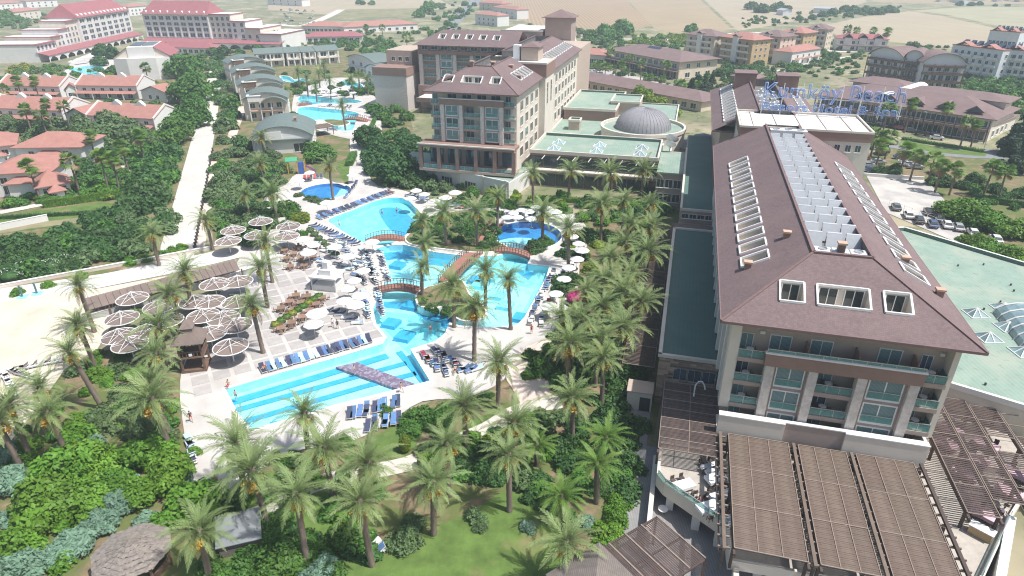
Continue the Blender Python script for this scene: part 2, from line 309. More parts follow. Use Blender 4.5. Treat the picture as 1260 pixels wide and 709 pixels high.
# ---------------------------------------------------------------- the ground, roads, fields, deck and pools
ZC = [0.0]
def smooth_poly(pts, n=5):
    pts = [Vector((p[0], p[1])) for p in pts]; m = len(pts); out = []
    for i in range(m):
        p0, p1, p2, p3 = pts[i-1], pts[i], pts[(i+1) % m], pts[(i+2) % m]
        for k in range(n):
            t = k / n
            out.append(0.5 * ((2*p1) + (p2-p0)*t + (2*p0-5*p1+4*p2-p3)*t*t + (3*p1-p0-3*p2+p3)*t**3))
    return out
def fill_mesh(name, outer, z, mats, holes=()):
    bm = bmesh.new(); edges = []
    for loop in [outer] + list(holes):
        vs = [bm.verts.new((p[0], p[1], z)) for p in loop]
        for i in range(len(vs)): edges.append(bm.edges.new((vs[i-1], vs[i])))
    bmesh.ops.triangle_fill(bm, use_beauty=True, use_dissolve=False, edges=edges, normal=(0, 0, 1))
    for f in bm.faces:
        if f.normal.z < 0: f.normal_flip()
    me = bpy.data.meshes.new(name); bm.to_mesh(me); bm.free(); me.materials.append(M[mats]); return me
def px(pts, z=0.0): return [at(x, y, z) for x, y in pts]
def sheet(name, pts, m, label, cat, holes=(), world=False, smooth=0, kind='structure'):
    ZC[0] += 0.003
    q = pts if world else px(pts)
    if smooth: q = smooth_poly(q, smooth)
    o = put(name, fill_mesh(name, q, ZC[0], m, holes)); tag(o, label, cat, None, kind); return o
def strip(name, pts, w, m, label, cat, world=False, smooth=4):
    """a road or path of width w along a centre line"""
    q = [Vector((p[0], p[1])) for p in (pts if world else px(pts))]
    if smooth and len(q) > 2:
        o_ = []
        for i in range(len(q)-1):
            p0, p1, p2, p3 = q[max(i-1, 0)], q[i], q[i+1], q[min(i+2, len(q)-1)]
            for k in range(smooth):
                t = k/smooth; o_.append(0.5*((2*p1)+(p2-p0)*t+(2*p0-5*p1+4*p2-p3)*t*t+(3*p1-p0-3*p2+p3)*t**3))
        q = o_ + [q[-1]]
    ZC[0] += 0.003; mb = MB(); L_, R_ = [], []
    for i, p in enumerate(q):
        dd = (q[min(i+1, len(q)-1)] - q[max(i-1, 0)]).normalized(); n = Vector((-dd.y, dd.x)) * w / 2
        L_.append((p.x+n.x, p.y+n.y, ZC[0])); R_.append((p.x-n.x, p.y-n.y, ZC[0]))
    for i in range(len(q)-1): mb.quad(R_[i], R_[i+1], L_[i+1], L_[i])
    o = mb.build(name, m); tag(o, label, cat, None, 'structure'); return o
# pool outlines (world)
POOL_A = smooth_poly(px([(405,271),(432,260),(462,248),(483,244),(499,246),(509,254),(519,268),(505,285),(494,294),(486,299),(474,303),(449,300),(429,290),(412,279)]), 5)
POOL_B = px([(462,307),(478,303),(496,302),(512,306),(533,311),(556,314),(584,317),(611,316),(626,312),(640,312),(653,318),(649,326),(676,329),(672,342),(645,392),(636,401),(610,404),(566,402),(553,398),(547,412),(536,421),(505,431),(529,470),(411,500),(310,530),(293,510),(278,480),(345,460),(411,442),(471,424),(476,416),(463,400),(459,381),(468,362),(475,347),(478,334),(473,319)])
POOL_B = smooth_poly(POOL_B[:12], 1)[:12] + smooth_poly(POOL_B[12:], 1)
ISLAND = smooth_poly(px([(512,364),(513,376),(522,381),(537,382),(548,379),(556,384),(560,393),(572,398),(590,396),(600,388),(592,374),(580,366),(572,350),(562,346),(540,352),(525,356)]), 4)
def disc(cx, cy, rx, ry, n=36):                     # an ellipse seen at those pixels, on the ground
    c = at(cx, cy); ax = (at(cx+rx, cy) - at(cx-rx, cy)).length/2; ay = (at(cx, cy-ry) - at(cx, cy+ry)).length/2
    return [Vector((c.x+ax*math.cos(2*math.pi*k/n), c.y+ay*math.sin(2*math.pi*k/n))) for k in range(n)]
POOL_R = disc(649, 290, 42, 17)
POOL_K = disc(401, 236, 30, 9.5)
POOL_U1 = smooth_poly(px([(366,123),(374,118),(390,119),(410,122),(430,122),(446,126),(430,128),(410,128),(395,128),(378,130)]), 3)
POOL_U2 = smooth_poly(px([(367,134),(380,132),(400,134),(420,136),(438,139),(451,146),(452,152),(440,159),(425,162),(412,159),(406,152),(396,148),(380,149),(368,144)]), 4)
POOL_U3 = smooth_poly(px([(420,100),(434,101),(445,105),(446,109),(434,108),(424,105)]), 3)
POOL_U4 = smooth_poly(px([(345,94),(356,95),(362,99),(370,97),(380,99),(372,102),(360,102),(350,100)]), 3)
POOL_L = smooth_poly(px([(84,86),(95,83),(112,81),(126,83),(128,88),(118,93),(104,93),(96,89)]), 3)
POOL_V = smooth_poly(px([(-14,180),(2,178),(9,187),(9,205),(2,219),(-14,223)]), 3)
POOLS = [POOL_A, POOL_B, POOL_R, POOL_K, POOL_U1, POOL_U2, POOL_U3, POOL_U4, POOL_L, POOL_V]
gr = [(-2600, -300), (2600, -300), (2600, 6500), (-2600, 6500)]
tag(put('ground', fill_mesh('ground', [Vector(p) for p in gr], 0, 'soil', POOLS)), 'dry earth and scrub stretching out to the far fields', 'ground', None, 'structure')
# far fields
for pts, m, lb in [([(560,-30),(765,-30),(775,6),(803,31),(735,48),(660,34),(620,12)], 'wheat_brown', 'ploughed ochre field with long furrows behind the brown hotel tower'),
                   ([(768,-30),(830,-30),(900,36),(860,46),(806,36),(776,4)], 'wheat', 'narrow golden field between two hedged tracks'),
                   ([(834,-30),(1060,-30),(1066,3),(1000,22),(935,34),(908,38)], 'wheat_pale', 'pale stubble field beside the line of dark trees'),
                   ([(1010,32),(1062,21),(1118,14),(1160,20),(1230,36),(1260,42),(1300,60),(1230,58),(1165,58),(1100,52),(1030,44)], 'wheat_pale', 'wide pale harvested field behind the apartment blocks'),
                   ([(1125,13),(1200,8),(1320,10),(1400,60),(1262,40),(1170,19)], 'stubble', 'grey brown fallow field with a long dark edge'),
                   ([(1000,-20),(1400,-28),(1400,4),(1190,5),(1080,3)], 'wheat', 'far golden field at the edge of the plain'),
                   ([(660,38),(735,50),(850,50),(900,42),(960,48),(960,100),(880,110),(800,70),(720,60)], 'dry_grass', 'dry grass behind the brown shop building'),
                   ([(1000,55),(1100,52),(1170,60),(1260,70),(1260,105),(1180,110),(1090,95),(1010,75)], 'dry_grass', 'dry yellow grass between the apartment blocks'),
                   ([(330,-12),(520,-12),(560,10),(520,14),(400,18),(330,12)], 'wheat_pale', 'pale field behind the red roofed market halls'),
                   ([(415,12),(515,10),(512,20),(420,22)], 'dry_grass', 'small dry grass plot behind the red roofed hall')]:
    sheet('field', pts, m, lb, 'field')
# gardens
sheet('garden', [(14,160),(150,96),(240,60),(300,60),(300,120),(235,300),(-30,396),(-30,230),(14,226)], 'garden_soil', 'planted garden ground round the red roofed villas', 'garden')
sheet('garden', [(255,150),(300,60),(480,60),(520,200),(500,225),(365,216),(330,230),(300,300),(262,300)], 'garden_soil', 'garden ground between the bungalows and the pools', 'garden', holes=[POOL_U1, POOL_U2, POOL_U3, POOL_U4])
sheet('garden', [(0,470),(70,440),(140,430),(235,450),(240,600),(330,560),(520,500),(640,430),(720,270),(820,215),(860,260),(800,560),(790,760),(0,760)], 'garden_soil', 'planted garden ground between the pools and the hotel', 'garden')
sheet('garden', [(1065,190),(1110,180),(1260,205),(1320,240),(1320,340),(1190,290),(1100,240)], 'garden_soil', 'roadside garden ground by the parking lot', 'garden')
lw = [([(470,700),(500,655),(560,640),(630,600),(672,590),(690,640),(668,730),(460,730)], 'wide sunny lawn below the date palms'),
      ([(70,530),(110,500),(125,505),(118,530),(140,560),(80,560)], 'small green lawn under the leaning date palm'),
      ([(445,545),(500,522),(520,530),(500,560),(452,562)], 'lawn strip beside the topiary'),
      ([(580,520),(620,505),(640,515),(600,545),(575,545)], 'lawn beside the curved garden path'),
      ([(430,195),(436,225),(425,225),(415,205)], 'lawn by the white path to the upper pools'),
      ([(300,585),(420,600),(470,730),(230,730),(250,660)], 'shaded lawn beside the wooden shed'),
      ([(645,440),(690,450),(720,480),(690,480)], 'small lawn under the palm grove'),
      ([(0,268),(130,250),(150,262),(0,288)], 'mown grass strip beside the villa hedge')]
for pts, lb in lw: sheet('lawn', pts, 'lawn', lb, 'lawn', smooth=3)
# beach, promenade, roads
sheet('beach', [(-40,380),(100,345),(150,380),(120,430),(80,455),(40,510),(0,560),(-60,590)], 'sand', 'bright sandy beach beside the promenade', 'sand')
strip('road', [(214,325),(221,297),(233,245),(243,200),(252,160),(258,130),(266,90),(270,60)], 7.0, 'concrete_pale', 'straight white concrete service road between tall hedges', 'road', smooth=0)
strip('path', [(244,310),(252,270),(259,230),(264,190)], 2.2, 'path_pink', 'narrow pink paved walk beside the service road', 'path', smooth=0)
strip('path', [(284,172),(290,155),(296,140),(300,125)], 3.0, 'path_pink', 'short pink path behind the barrel roofed bungalow', 'path', smooth=0)
strip('promenade', [(-60,377),(0,364),(124,346),(206,330),(260,318),(322,303)], 6.6, 'promenade', 'broad white promenade running past the beach', 'promenade', smooth=0)
sheet('promenade', [(-60,386),(0,372),(124,355),(206,340),(206,350),(112,380),(95,400),(0,425),(-60,440)], 'sand', 'low sandy terrace step below the promenade', 'promenade')
strip('path', [(-30,290),(40,278),(110,270),(160,262)], 4.0, 'dry_grass', 'grassy track behind the villa garden', 'path', smooth=0)
strip('road', [(548,40),(562,22),(580,6),(598,-12),(620,-34)], 16, 'asphalt', 'grey country road running out to the plain', 'road')
strip('road', [(700,80),(760,93),(840,112),(880,128),(960,150),(1090,176),(1160,187),(1230,190),(1330,186)], 11, 'asphalt', 'grey asphalt street between the hotel and the shops', 'road')
strip('road', [(420,12),(400,22),(372,32),(340,30)], 10, 'concrete_pale', 'pale lane beside the red roofed halls', 'road')
strip('road', [(640,30),(690,44),(760,48),(850,48),(930,40),(1010,62),(1100,62),(1160,68)], 7, 'concrete_pale', 'pale track along the edge of the fields', 'road')
strip('road', [(900,104),(960,88),(1010,76),(1050,70)], 6, 'concrete_pale', 'pale footway leading to the arched building', 'road')
sheet('parking_lot', [(1065,215),(1140,222),(1165,250),(1180,285),(1240,320),(1180,300),(1090,262)], 'parking', 'pale paved parking lot behind the hotel', 'parking lot')
sheet('parking_lot', [(700,92),(860,128),(880,118),(740,84)], 'parking', 'paved strip of parking in front of the shop building', 'parking lot')
sheet('parking_lot', [(650,44),(705,40),(712,56),(690,62),(660,55)], 'concrete_pale', 'white yard behind the hotel tower', 'yard')
sheet('verge', [(1110,172),(1160,183),(1215,188),(1212,193),(1150,188),(1105,179)], 'lawn', 'green verge with hedges along the shop front', 'verge')
# pool deck with its holes
DECK = smooth_poly(px([(222,470),(240,420),(300,310),(318,292),(300,285),(330,240),(352,228),(365,215),(395,218),(436,224),(438,150),(452,130),(466,140),(470,175),(456,222),(500,236),(560,258),(620,256),(700,262),(724,290),(708,340),(700,385),(668,418),(640,432),(620,468),(575,490),(520,495),(480,520),(430,545),(350,560),(300,600),(262,622),(240,600),(228,540)]), 3)
deck = put('pool_deck', fill_mesh('pool_deck', DECK, 0.16, 'deck_white', [POOL_A, POOL_B, POOL_R, POOL_K]))
tag(deck, 'bright white paved deck all round the swimming pools', 'pool deck', None, 'structure')
U_DECK = px([(362,117),(372,110),(400,98),(430,96),(452,100),(460,118),(470,135),(464,160),(440,172),(402,165),(380,156),(360,150)])
up = put('pool_deck', fill_mesh('pool_deck', smooth_poly(U_DECK, 3), 0.17, 'deck_white', [POOL_U1, POOL_U2, POOL_U3]))
tag(up, 'white deck round the far bungalow pools', 'pool deck', None, 'structure')
sheet('pool_deck', [(70,100),(90,74),(120,62),(140,74),(140,96),(110,104)], 'deck_white', 'pale terrace round the small pool before the white hotel', 'pool deck', holes=[POOL_L])
# garden paths
strip('path', [(668,415),(650,430),(640,452),(655,478),(668,500)], 5.5, 'path_pink', 'curving pink and grey path beside the palm grove', 'path')
strip('path', [(690,496),(640,505),(600,528),(560,545),(500,572),(430,585),(380,600),(330,628),(300,640)], 2.6, 'path_stone', 'long winding stone path through the palm garden', 'path')
strip('path', [(440,226),(441,200),(440,170),(446,150)], 5, 'deck_white', 'straight white path up to the bungalow pools', 'path', smooth=0)
strip('path', [(0,262),(60,250),(110,235),(148,232),(165,222),(150,195)], 3, 'path_stone', 'curved grey path round the villa garden', 'path')
strip('path', [(690,262),(700,300),(706,330),(700,380)], 2.2, 'path_pink', 'paved walk along the palm grove by the round pool', 'path')
# the wooden walk beside the hotel
wk = [uv(u, v) for u, v in [(40,-3), (76,-3.2), (76,0), (66,0), (66,6), (62,6), (62,30), (36,30), (30, 4)]]
sheet('boardwalk', wk, 'deck_wood', 'grey timber boardwalk in the shade of the hotel', 'boardwalk', world=True)

def offset(poly, dist):
    n = len(poly); out = []
    area = sum(poly[i-1][0]*poly[i][1]-poly[i][0]*poly[i-1][1] for i in range(n)); sg = 1 if area > 0 else -1
    for i in range(n):
        a, b, c = poly[i-1], poly[i], poly[(i+1) % n]
        d1 = Vector((b[0]-a[0], b[1]-a[1])); d2 = Vector((c[0]-b[0], c[1]-b[1]))
        if d1.length < 1e-6 or d2.length < 1e-6: out.append(Vector((b[0], b[1]))); continue
        n1 = Vector((d1.y, -d1.x)).normalized(); n2 = Vector((d2.y, -d2.x)).normalized()
        nn = n1 + n2; nn = nn.normalized() if nn.length > 0.1 else n1
        k = min(1.8, 1/max(0.4, nn.dot(n1)))
        out.append(Vector((b[0], b[1])) + nn*dist*sg*k)
    return out
def pool(name, outline, floor, label, depth=1.25, deep=(), top=0.16, water=0.05):
    mb = MB(); n = len(outline)
    for i in range(n):
        a, b = outline[i-1], outline[i]
        mb.quad((a[0],a[1],top), (b[0],b[1],top), (b[0],b[1],-depth), (a[0],a[1],-depth))
    me0 = fill_mesh('f', outline, -depth, floor); vs = [v.co[:] for v in me0.vertices]
    mb.add(vs, [tuple(p.vertices) for p in me0.polygons]); bpy.data.meshes.remove(me0)
    o = mb.build(name, floor); tag(o, label, 'swimming pool', None, 'structure')
    tag(put('water', fill_mesh('water', outline, water, 'water'), o), None, None, None, None)
    ob = offset(outline, 0.45); ib = outline; cp = MB()
    for i in range(n):
        a, b, c, d_ = ib[i-1], ib[i], ob[i], ob[i-1]
        cp.quad((a[0],a[1],top+0.06), (b[0],b[1],top+0.06), (c[0],c[1],top+0.06), (d_[0],d_[1],top+0.06))
        cp.quad((a[0],a[1],top-0.1), (b[0],b[1],top-0.1), (b[0],b[1],top+0.06), (a[0],a[1],top+0.06))
        cp.quad((d_[0],d_[1],top-0.01), (c[0],c[1],top-0.01), (c[0],c[1],top+0.06), (d_[0],d_[1],top+0.06))
    cp.build('coping', 'coping', o)
    for k, (pts, m) in enumerate(deep):
        put('pool_floor', fill_mesh('pool_floor', pts, -depth + 0.012 + 0.008*k, m), o)
    return o
pa = pool('swimming_pool', POOL_A, 'pool_tile', 'turquoise fan shaped swimming pool with a deep blue middle', deep=[
    (smooth_poly(px([(466,252),(488,250),(499,256),(514,274),(499,288),(486,281),(474,270)]), 4), 'pool_deep'),
    (smooth_poly(px([(408,271),(430,263),(437,272),(447,284),(470,296),(450,299),(429,290)]), 4), 'pool_tile')])
pb = pool('swimming_pool', POOL_B, 'pool_pale', 'long turquoise lagoon pool with shade striped floor and low islands', deep=[
    (px([(466,305),(496,302),(533,311),(556,314),(552,322),(520,318),(490,312),(470,314)]), 'pool_deep'),
    (px([(626,312),(640,312),(653,318),(649,326),(676,329),(668,350),(640,345),(610,330),(584,320),(584,317),(611,316)]), 'pool_tile'),
    (px([(632,314),(652,318),(648,325),(658,330),(650,338),(636,328)]), 'pool_deep'),
    (px([(672,340),(645,392),(636,390),(660,345)]), 'pool_tile'),
    (px([(466,364),(512,364),(514,374),(480,372),(468,370)]), 'pool_deep'),
    (px([(513,378),(540,382),(556,384),(560,392),(553,398),(535,392),(515,388)]), 'pool_deep'),
    (px([(470,376),(512,380),(545,400),(546,411),(534,420),(506,429),(495,420),(480,405),(468,392)]), 'pool_tile')])
lines = [[(286,497),(434,456.5),(499,439)], [(296,511),(452,466),(511,451.5)], [(330,514),(399,503),(489,476)], [(490,425),(508,446),(526,469)], [(282,487),(372,461),(476,430)]]  # dark bands coloured in for the shadowed edges of underwater steps
for ln, w in zip(lines, (1.15, 1.15, 1.15, 1.0, 1.6)):
    q = px(ln); mb = MB()
    for a, b in zip(q[:-1], q[1:]):
        dd = (b-a).normalized(); nn = Vector((-dd.y, dd.x, 0))*w/2; z = Vector((0, 0, -1.16))
        a1 = Vector((a.x, a.y, 0)); b1 = Vector((b.x, b.y, 0))
        mb.quad(a1-nn+z, b1-nn+z, b1+nn+z, a1+nn+z)
    mb.build('step_shade', 'pool_deep', pb)
mq = px([(412,446.5),(438,440.5),(522,471.5),(502,478)])
mb = MB(); mb.prism([(p.x, p.y) for p in mq], -1.25, -0.75); mb.build('mosaic_shelf', 'mosaic', pb)
for x, y in [(489,322),(481,393),(508,399),(530,397),(541,388),(497,409),(600,325),(604,337),(590,346),(612,359),(622,371),(641,386),(640,325),(585,340),(505,371)]:
    c = at(x, y); mb = MB(); mb.cbox((c.x, c.y, -1.25), 2.6, 2.6, 0.75, R(-20)); mb.build('bathing_step', 'pool_deep' if x % 2 else 'pool_tile', pb)
pr = pool('swimming_pool', POOL_R, 'pool_navy', 'round pool with a dark blue rim and pale centre', deep=[(disc(640, 295, 31, 9), 'pool_pale')])
pk = pool('swimming_pool', POOL_K, 'pool_navy', 'small oval blue paddling pool beside the playground', depth=0.7, deep=[(smooth_poly(px([(420,229),(430,236),(424,243),(402,245),(386,243),(410,240)]), 3), 'pool_pale')])
pool('swimming_pool', POOL_U1, 'pool_tile', 'narrow turquoise pool beyond the sun terrace island', top=0.17)
pool('swimming_pool', POOL_U2, 'pool_tile', 'curved turquoise pool with a palm island by the reed shelter', top=0.17)
pool('swimming_pool', POOL_U3, 'pool_tile', 'small turquoise pool below the right hand bungalows', top=0.17)
pool('swimming_pool', POOL_U4, 'pool_tile', 'turquoise pool partly behind the bungalow palms', top=0.17)
pool('swimming_pool', POOL_L, 'pool_tile', 'blue pool on the terrace before the white arcaded hotel', top=0.17)
pool('swimming_pool', POOL_V, 'pool_tile', 'turquoise pool edge beside the white villa', top=0.17)
# planted islands in the lagoon
def island(outline, label, h=0.55):
    mb = MB(); mb.prism([(p[0], p[1]) for p in outline], -1.24, h - 0.1); o = mb.build('island', 'coping'); tag(o, label, 'island', None, 'structure')
    put('planting_soil', fill_mesh('planting_soil', offset(outline, -0.35), h, 'garden_soil'), o); return o
island(ISLAND, 'planted palm island in the middle of the lagoon pool')
island(smooth_poly(px([(498,296),(508,286),(520,275),(560,262),(606,262),(612,285),(612,298),(625,306),(612,312),(584,313),(556,310),(530,307),(506,303)]), 4), 'large planted palm island between the pools')
island(smooth_poly(px([(398,149),(410,148),(428,150),(430,153),(416,156),(404,153)]), 3), 'small palm island in the far curved pool', 0.4)
# paving slabs of the deck: squares between white strips, as far as they can be told apart
a0, a1 = at(278, 480), at(477, 426); ang = math.atan2((a1-a0).y, (a1-a0).x)
sl = MB(); sl.box(-1.15, 1.15, -1.15, 1.15, 0, 0.035); slab = sl.mesh('paving_slab', 'deck_slab')
def inside(p, poly):
    c = False; n = len(poly)
    for i in range(n):
        a, b = poly[i-1], poly[i]
        if (a[1] > p[1]) != (b[1] > p[1]) and p[0] < (b[0]-a[0])*(p[1]-a[1])/(b[1]-a[1])+a[0]: c = not c
    return c
ZONE = px([(222,470),(236,430),(270,380),(330,320),(400,300),(432,300),(462,330),(455,352),(446,380),(458,400),(468,412),(400,436),(275,472),(250,490),(228,520)])
nslab = 0
for i in range(-12, 40):
    for j in range(-12, 34):
        p = a0 + Vector((math.cos(ang), math.sin(ang), 0))*(i*2.9) + Vector((-math.sin(ang), math.cos(ang), 0))*(j*2.9 + 4.2)
        if inside(p, ZONE) and nslab < 298:
            put('paving_slab', slab, deck, (p.x, p.y, 0.162), ang); nslab += 1
# arched wooden footbridges
def bridge(p0, p1, width, rise, label, n=14, base=0.2):
    a = Vector((p0.x, p0.y, 0)); b = Vector((p1.x, p1.y, 0)); L_ = (b-a).length
    root = thing('footbridge', label, 'bridge', (a+b)/2 + Vector((0, 0, base)), math.atan2((b-a).y, (b-a).x), None)
    arc = lambda t: rise*(1-(2*t-1)**2)
    mb = MB()
    for k in range(n):
        t0, t1 = k/n, (k+1)/n; x0, x1 = (t0-.5)*L_, (t1-.5)*L_; z0, z1 = arc(t0), arc(t1); w = width/2
        mb.add([(x0,-w,z0),(x1,-w,z1),(x1,w,z1),(x0,w,z0),(x0,-w,z0-.55),(x1,-w,z1-.55),(x1,w,z1-.55),(x0,w,z0-.55)], [(0,1,2,3),(0,4,5,1),(3,2,6,7),(4,7,6,5)])
    mb.build('arched_deck', 'bridge_red', root)
    for s in (-1, 1):
        y = s*(width/2 - 0.06)
        r_ = MB(); r_.tube([((k/n-.5)*L_, y, arc(k/n)+1.0) for k in range(n+1)], 0.06, 5); r_.build('handrail', 'brown_wood', root)
        p_ = MB(); p_.box(-.05, .05, -.05, .05, 0, 1.0); pm = p_.mesh('rail_post', 'brown_wood')
        for k in range(n+1): put('rail_post', pm, root, ((k/n-.5)*L_, y, arc(k/n)))
        w_ = MB()
        for k in range(n): w_.bar(((k/n-.5)*L_, y, arc(k/n)+.55), (((k+1)/n-.5)*L_, y, arc((k+1)/n)+.55), .04)
        w_.build('mid_rail', 'brown_wood', root)
    return root
bridge(at(450,299), at(498,295), 2.4, 0.9, 'arched red brown footbridge at the mouth of the fan shaped pool')
bridge(at(464,358), at(520,359), 2.4, 0.9, 'arched footbridge over the narrow neck of the lagoon to the palm island')
bridge(at(548,348), at(586,312), 3.0, 0.8, 'broad straight red brown footbridge between the two palm islands', 18)
bridge(at(606,309), at(654,316), 2.4, 0.8, 'arched footbridge in front of the round pool')
bridge(at(592,306), at(612,276), 3.0, 0.5, 'red brown walkway climbing through the island palms')
bridge(at(424,147), at(455,150), 3.2, 0.8, 'small red brown bridge over the far curved pool')
bridge(at(367,131), at(382,129), 2.4, 0.7, 'little footbridge between the two far turquoise pools', 10)
# ---------------------------------------------------------------- figures (made early, while the scene is small)
DZ = 0.165
def person_mesh(pose, top, bottom):
    J = {'stand': dict(pel=(0,0,.95), ch=(0,0,1.28), nk=(0,0,1.47), hd=(0,-.02,1.62), sh=.19, el=((.27,0,1.15),(-.27,.02,1.15)), ha=((.28,-.08,.88),(-.28,-.06,.88)), kn=((.10,-.02,.50),(-.10,.02,.50)), an=((.11,.02,.08),(-.11,.06,.08)), to=((.11,-.14,.03),(-.11,-.10,.03))),
         'walk': dict(pel=(0,0,.93), ch=(0,-.03,1.26), nk=(0,-.05,1.45), hd=(0,-.08,1.60), sh=.19, el=((.26,.12,1.14),(-.26,-.10,1.14)), ha=((.27,.10,.90),(-.26,-.28,.96)), kn=((.10,-.22,.52),(-.10,.06,.50)), an=((.10,-.30,.12),(-.10,.36,.16)), to=((.10,-.46,.08),(-.10,.26,.05))),
         'sit': dict(pel=(0,0,.50), ch=(0,.06,.84), nk=(0,.05,1.02), hd=(0,.02,1.17), sh=.19, el=((.27,-.02,.72),(-.27,-.02,.72)), ha=((.22,-.26,.66),(-.22,-.26,.66)), kn=((.12,-.45,.52),(-.12,-.45,.52)), an=((.12,-.48,.10),(-.12,-.48,.10)), to=((.12,-.64,.04),(-.12,-.64,.04))),
         'lie': dict(pel=(0,0,.46), ch=(0,.34,.52), nk=(0,.52,.60), hd=(0,.66,.68), sh=.19, el=((.30,.20,.50),(-.30,.20,.50)), ha=((.28,-.06,.48),(-.28,-.06,.48)), kn=((.11,-.44,.50),(-.11,-.44,.52)), an=((.11,-.86,.47),(-.11,-.86,.47)), to=((.11,-.92,.58),(-.11,-.92,.58)))}[pose]
    V = []; E = []; Rr = []
    def add(p, r, par=None):
        V.append(p); Rr.append(r); i = len(V)-1
        if par is not None: E.append((par, i))
        return i
    pel = add(J['pel'], .135); ch_ = add(J['ch'], .15, pel); nk = add(J['nk'], .055, ch_); hd = add(J['hd'], .09, nk); hx = Vector(J['hd']); nx = Vector(J['nk']); add(tuple(hx+(hx-nx).normalized()*.10), .07, hd)
    for s in (0, 1):
        sg_ = 1 if s == 0 else -1; c = Vector(J['ch'])*.35+Vector(J['nk'])*.65; sh_ = add((sg_*J['sh'], c.y, c.z-.02), .065, ch_); e = add(J['el'][s], .048, sh_); h_ = add(J['ha'][s], .034, e); hv = (Vector(J['ha'][s])-Vector(J['el'][s])).normalized(); add(tuple(Vector(J['ha'][s])+hv*.12), .03, h_)
        hp = Vector(J['pel'])+Vector((sg_*.10, 0, -.04)); hi = add(tuple(hp), .095, pel); k_ = add(J['kn'][s], .062, hi); a_ = add(J['an'][s], .042, k_); add(J['to'][s], .036, a_)
    me = bpy.data.meshes.new('person'); bm = bmesh.new(); sk_ = bm.verts.layers.skin.verify(); vs = [bm.verts.new(v) for v in V]
    for v, r in zip(vs, Rr): v[sk_].radius = (r, r)
    vs[0][sk_].use_root = True
    for a_, b_ in E: bm.edges.new((vs[a_], vs[b_]))
    bm.to_mesh(me); bm.free(); ob = bpy.data.objects.new('tmp', me); C.objects.link(ob); ob.modifiers.new('skin', 'SKIN'); sm = ob.modifiers.new('sub', 'SUBSURF'); sm.levels = 1
    bpy.context.view_layer.update(); out = bpy.data.meshes.new_from_object(ob.evaluated_get(bpy.context.evaluated_depsgraph_get())); bpy.data.objects.remove(ob)
    out.materials.clear(); [out.materials.append(M[m]) for m in ('skin', top or 'skin', bottom)]
    P_, Cc = Vector(J['pel']), Vector(J['ch']); ax = (Cc-P_).normalized()
    for f in out.polygons:
        c = Vector(f.center); t = (c-P_).dot(ax); f.use_smooth = True
        f.material_index = 2 if (-.20 < t < .10 and abs(c.x) < .22) else (1 if (.10 <= t < .50 and abs(c.x) < .24 and (c-Cc).length < .33) else 0)
    hm_ = MB(); hm_.lathe([(.104*math.sin(R(a)), .02-.10*math.cos(R(a))*-1) for a in (0, 20, 40, 60, 80, 100)], 10); hr = hm_.mesh('hair', 'hair', True)
    return out, hr, J['hd']
PM = {}
T = 'paint_'
for key in [('walk',T+'white',T+'blue'),('stand',T+'black',T+'black'),('sit',None,T+'red'),('stand',None,T+'black'),('stand',None,T+'blue'),('walk',None,T+'white'),('stand',None,T+'red'),('walk',T+'white',T+'red'),('sit',T+'red',T+'red'),('stand',T+'red',T+'black'),('walk',T+'white',T+'black'),('walk',T+'black',T+'red'),('stand',T+'sky',T+'white'),('stand',T+'yellow',T+'blue'),('lie',None,T+'red'),('lie',None,T+'purple'),('lie',None,T+'black'),('sit',T+'red',T+'black'),('sit',T+'sky',T+'black'),('sit',T+'white',T+'blue')]: PM[key] = person_mesh(*key)
# ---------------------------------------------------------------- building kit (local x along the front, y into the building, z up)
WIN = {}
def window_mesh(w, h, glass='glass_dark', frame='frame_white', mull=1, bar=0, sill=True, arch=False):
    key = ('win', round(w,2), round(h,2), glass, frame, mull, bar, sill, arch)
    if key in WIN: return WIN[key]
    mb = MB(); f = max(0.05, 0.045*w); dpt = 0.09
    mb.box(-w/2-f, -w/2, -dpt, 0.02, -f, h+f); mb.box(w/2, w/2+f, -dpt, 0.02, -f, h+f)
    mb.box(-w/2, w/2, -dpt, 0.02, -f, 0); mb.box(-w/2, w/2, -dpt, 0.02, h, h+f)
    for k in range(mull):
        x = -w/2 + w*(k+1)/(mull+1); mb.box(x-f*.4, x+f*.4, -dpt*.8, 0.02, 0, h)
    for k in range(bar):
        z = h*(k+1)/(bar+1); mb.box(-w/2, w/2, -dpt*.7, 0.02, z-f*.3, z+f*.3)
    if sill: mb.box(-w/2-.12, w/2+.12, -dpt-.08, 0.02, -f-.07, -f-.003)
    if arch:
        n = 8; pts = [(w/2*math.cos(math.pi*k/n), h+f+ w*.32*math.sin(math.pi*k/n)) for k in range(n+1)]
        mb.add([(x, -dpt, z) for x, z in pts], [tuple(range(n+1))])
    mb.mi = 1; mb.box(-w/2, w/2, -0.03, 0.03, 0, h)
    WIN[key] = mb.mesh('window', [frame, glass]); return WIN[key]
FACES = {'front': (0, 0.0), 'right': (1, R(90)), 'left': (2, R(-90)), 'back': (3, R(180))}
def on_face(face, W_, D_, s, off=0.0):
    """point on a face of a W x D block, s metres along it seen from outside, and the turn that faces outwards"""
    if face == 'front': return (s, -off), 0.0
    if face == 'right': return (W_+off, s), R(90)
    if face == 'back': return (W_-s, D_+off), R(180)
    return (-off, D_-s), R(-90)
def win_row(parent, face, W_, D_, s0, s1, n, z, me, name='window', org=(0,0)):
    for k in range(n):
        (x, y), rz = on_face(face, W_, D_, s0 + (s1-s0)*(k+.5)/n, 0.012)
        put(name, me, parent, (x+org[0], y+org[1], z), rz)
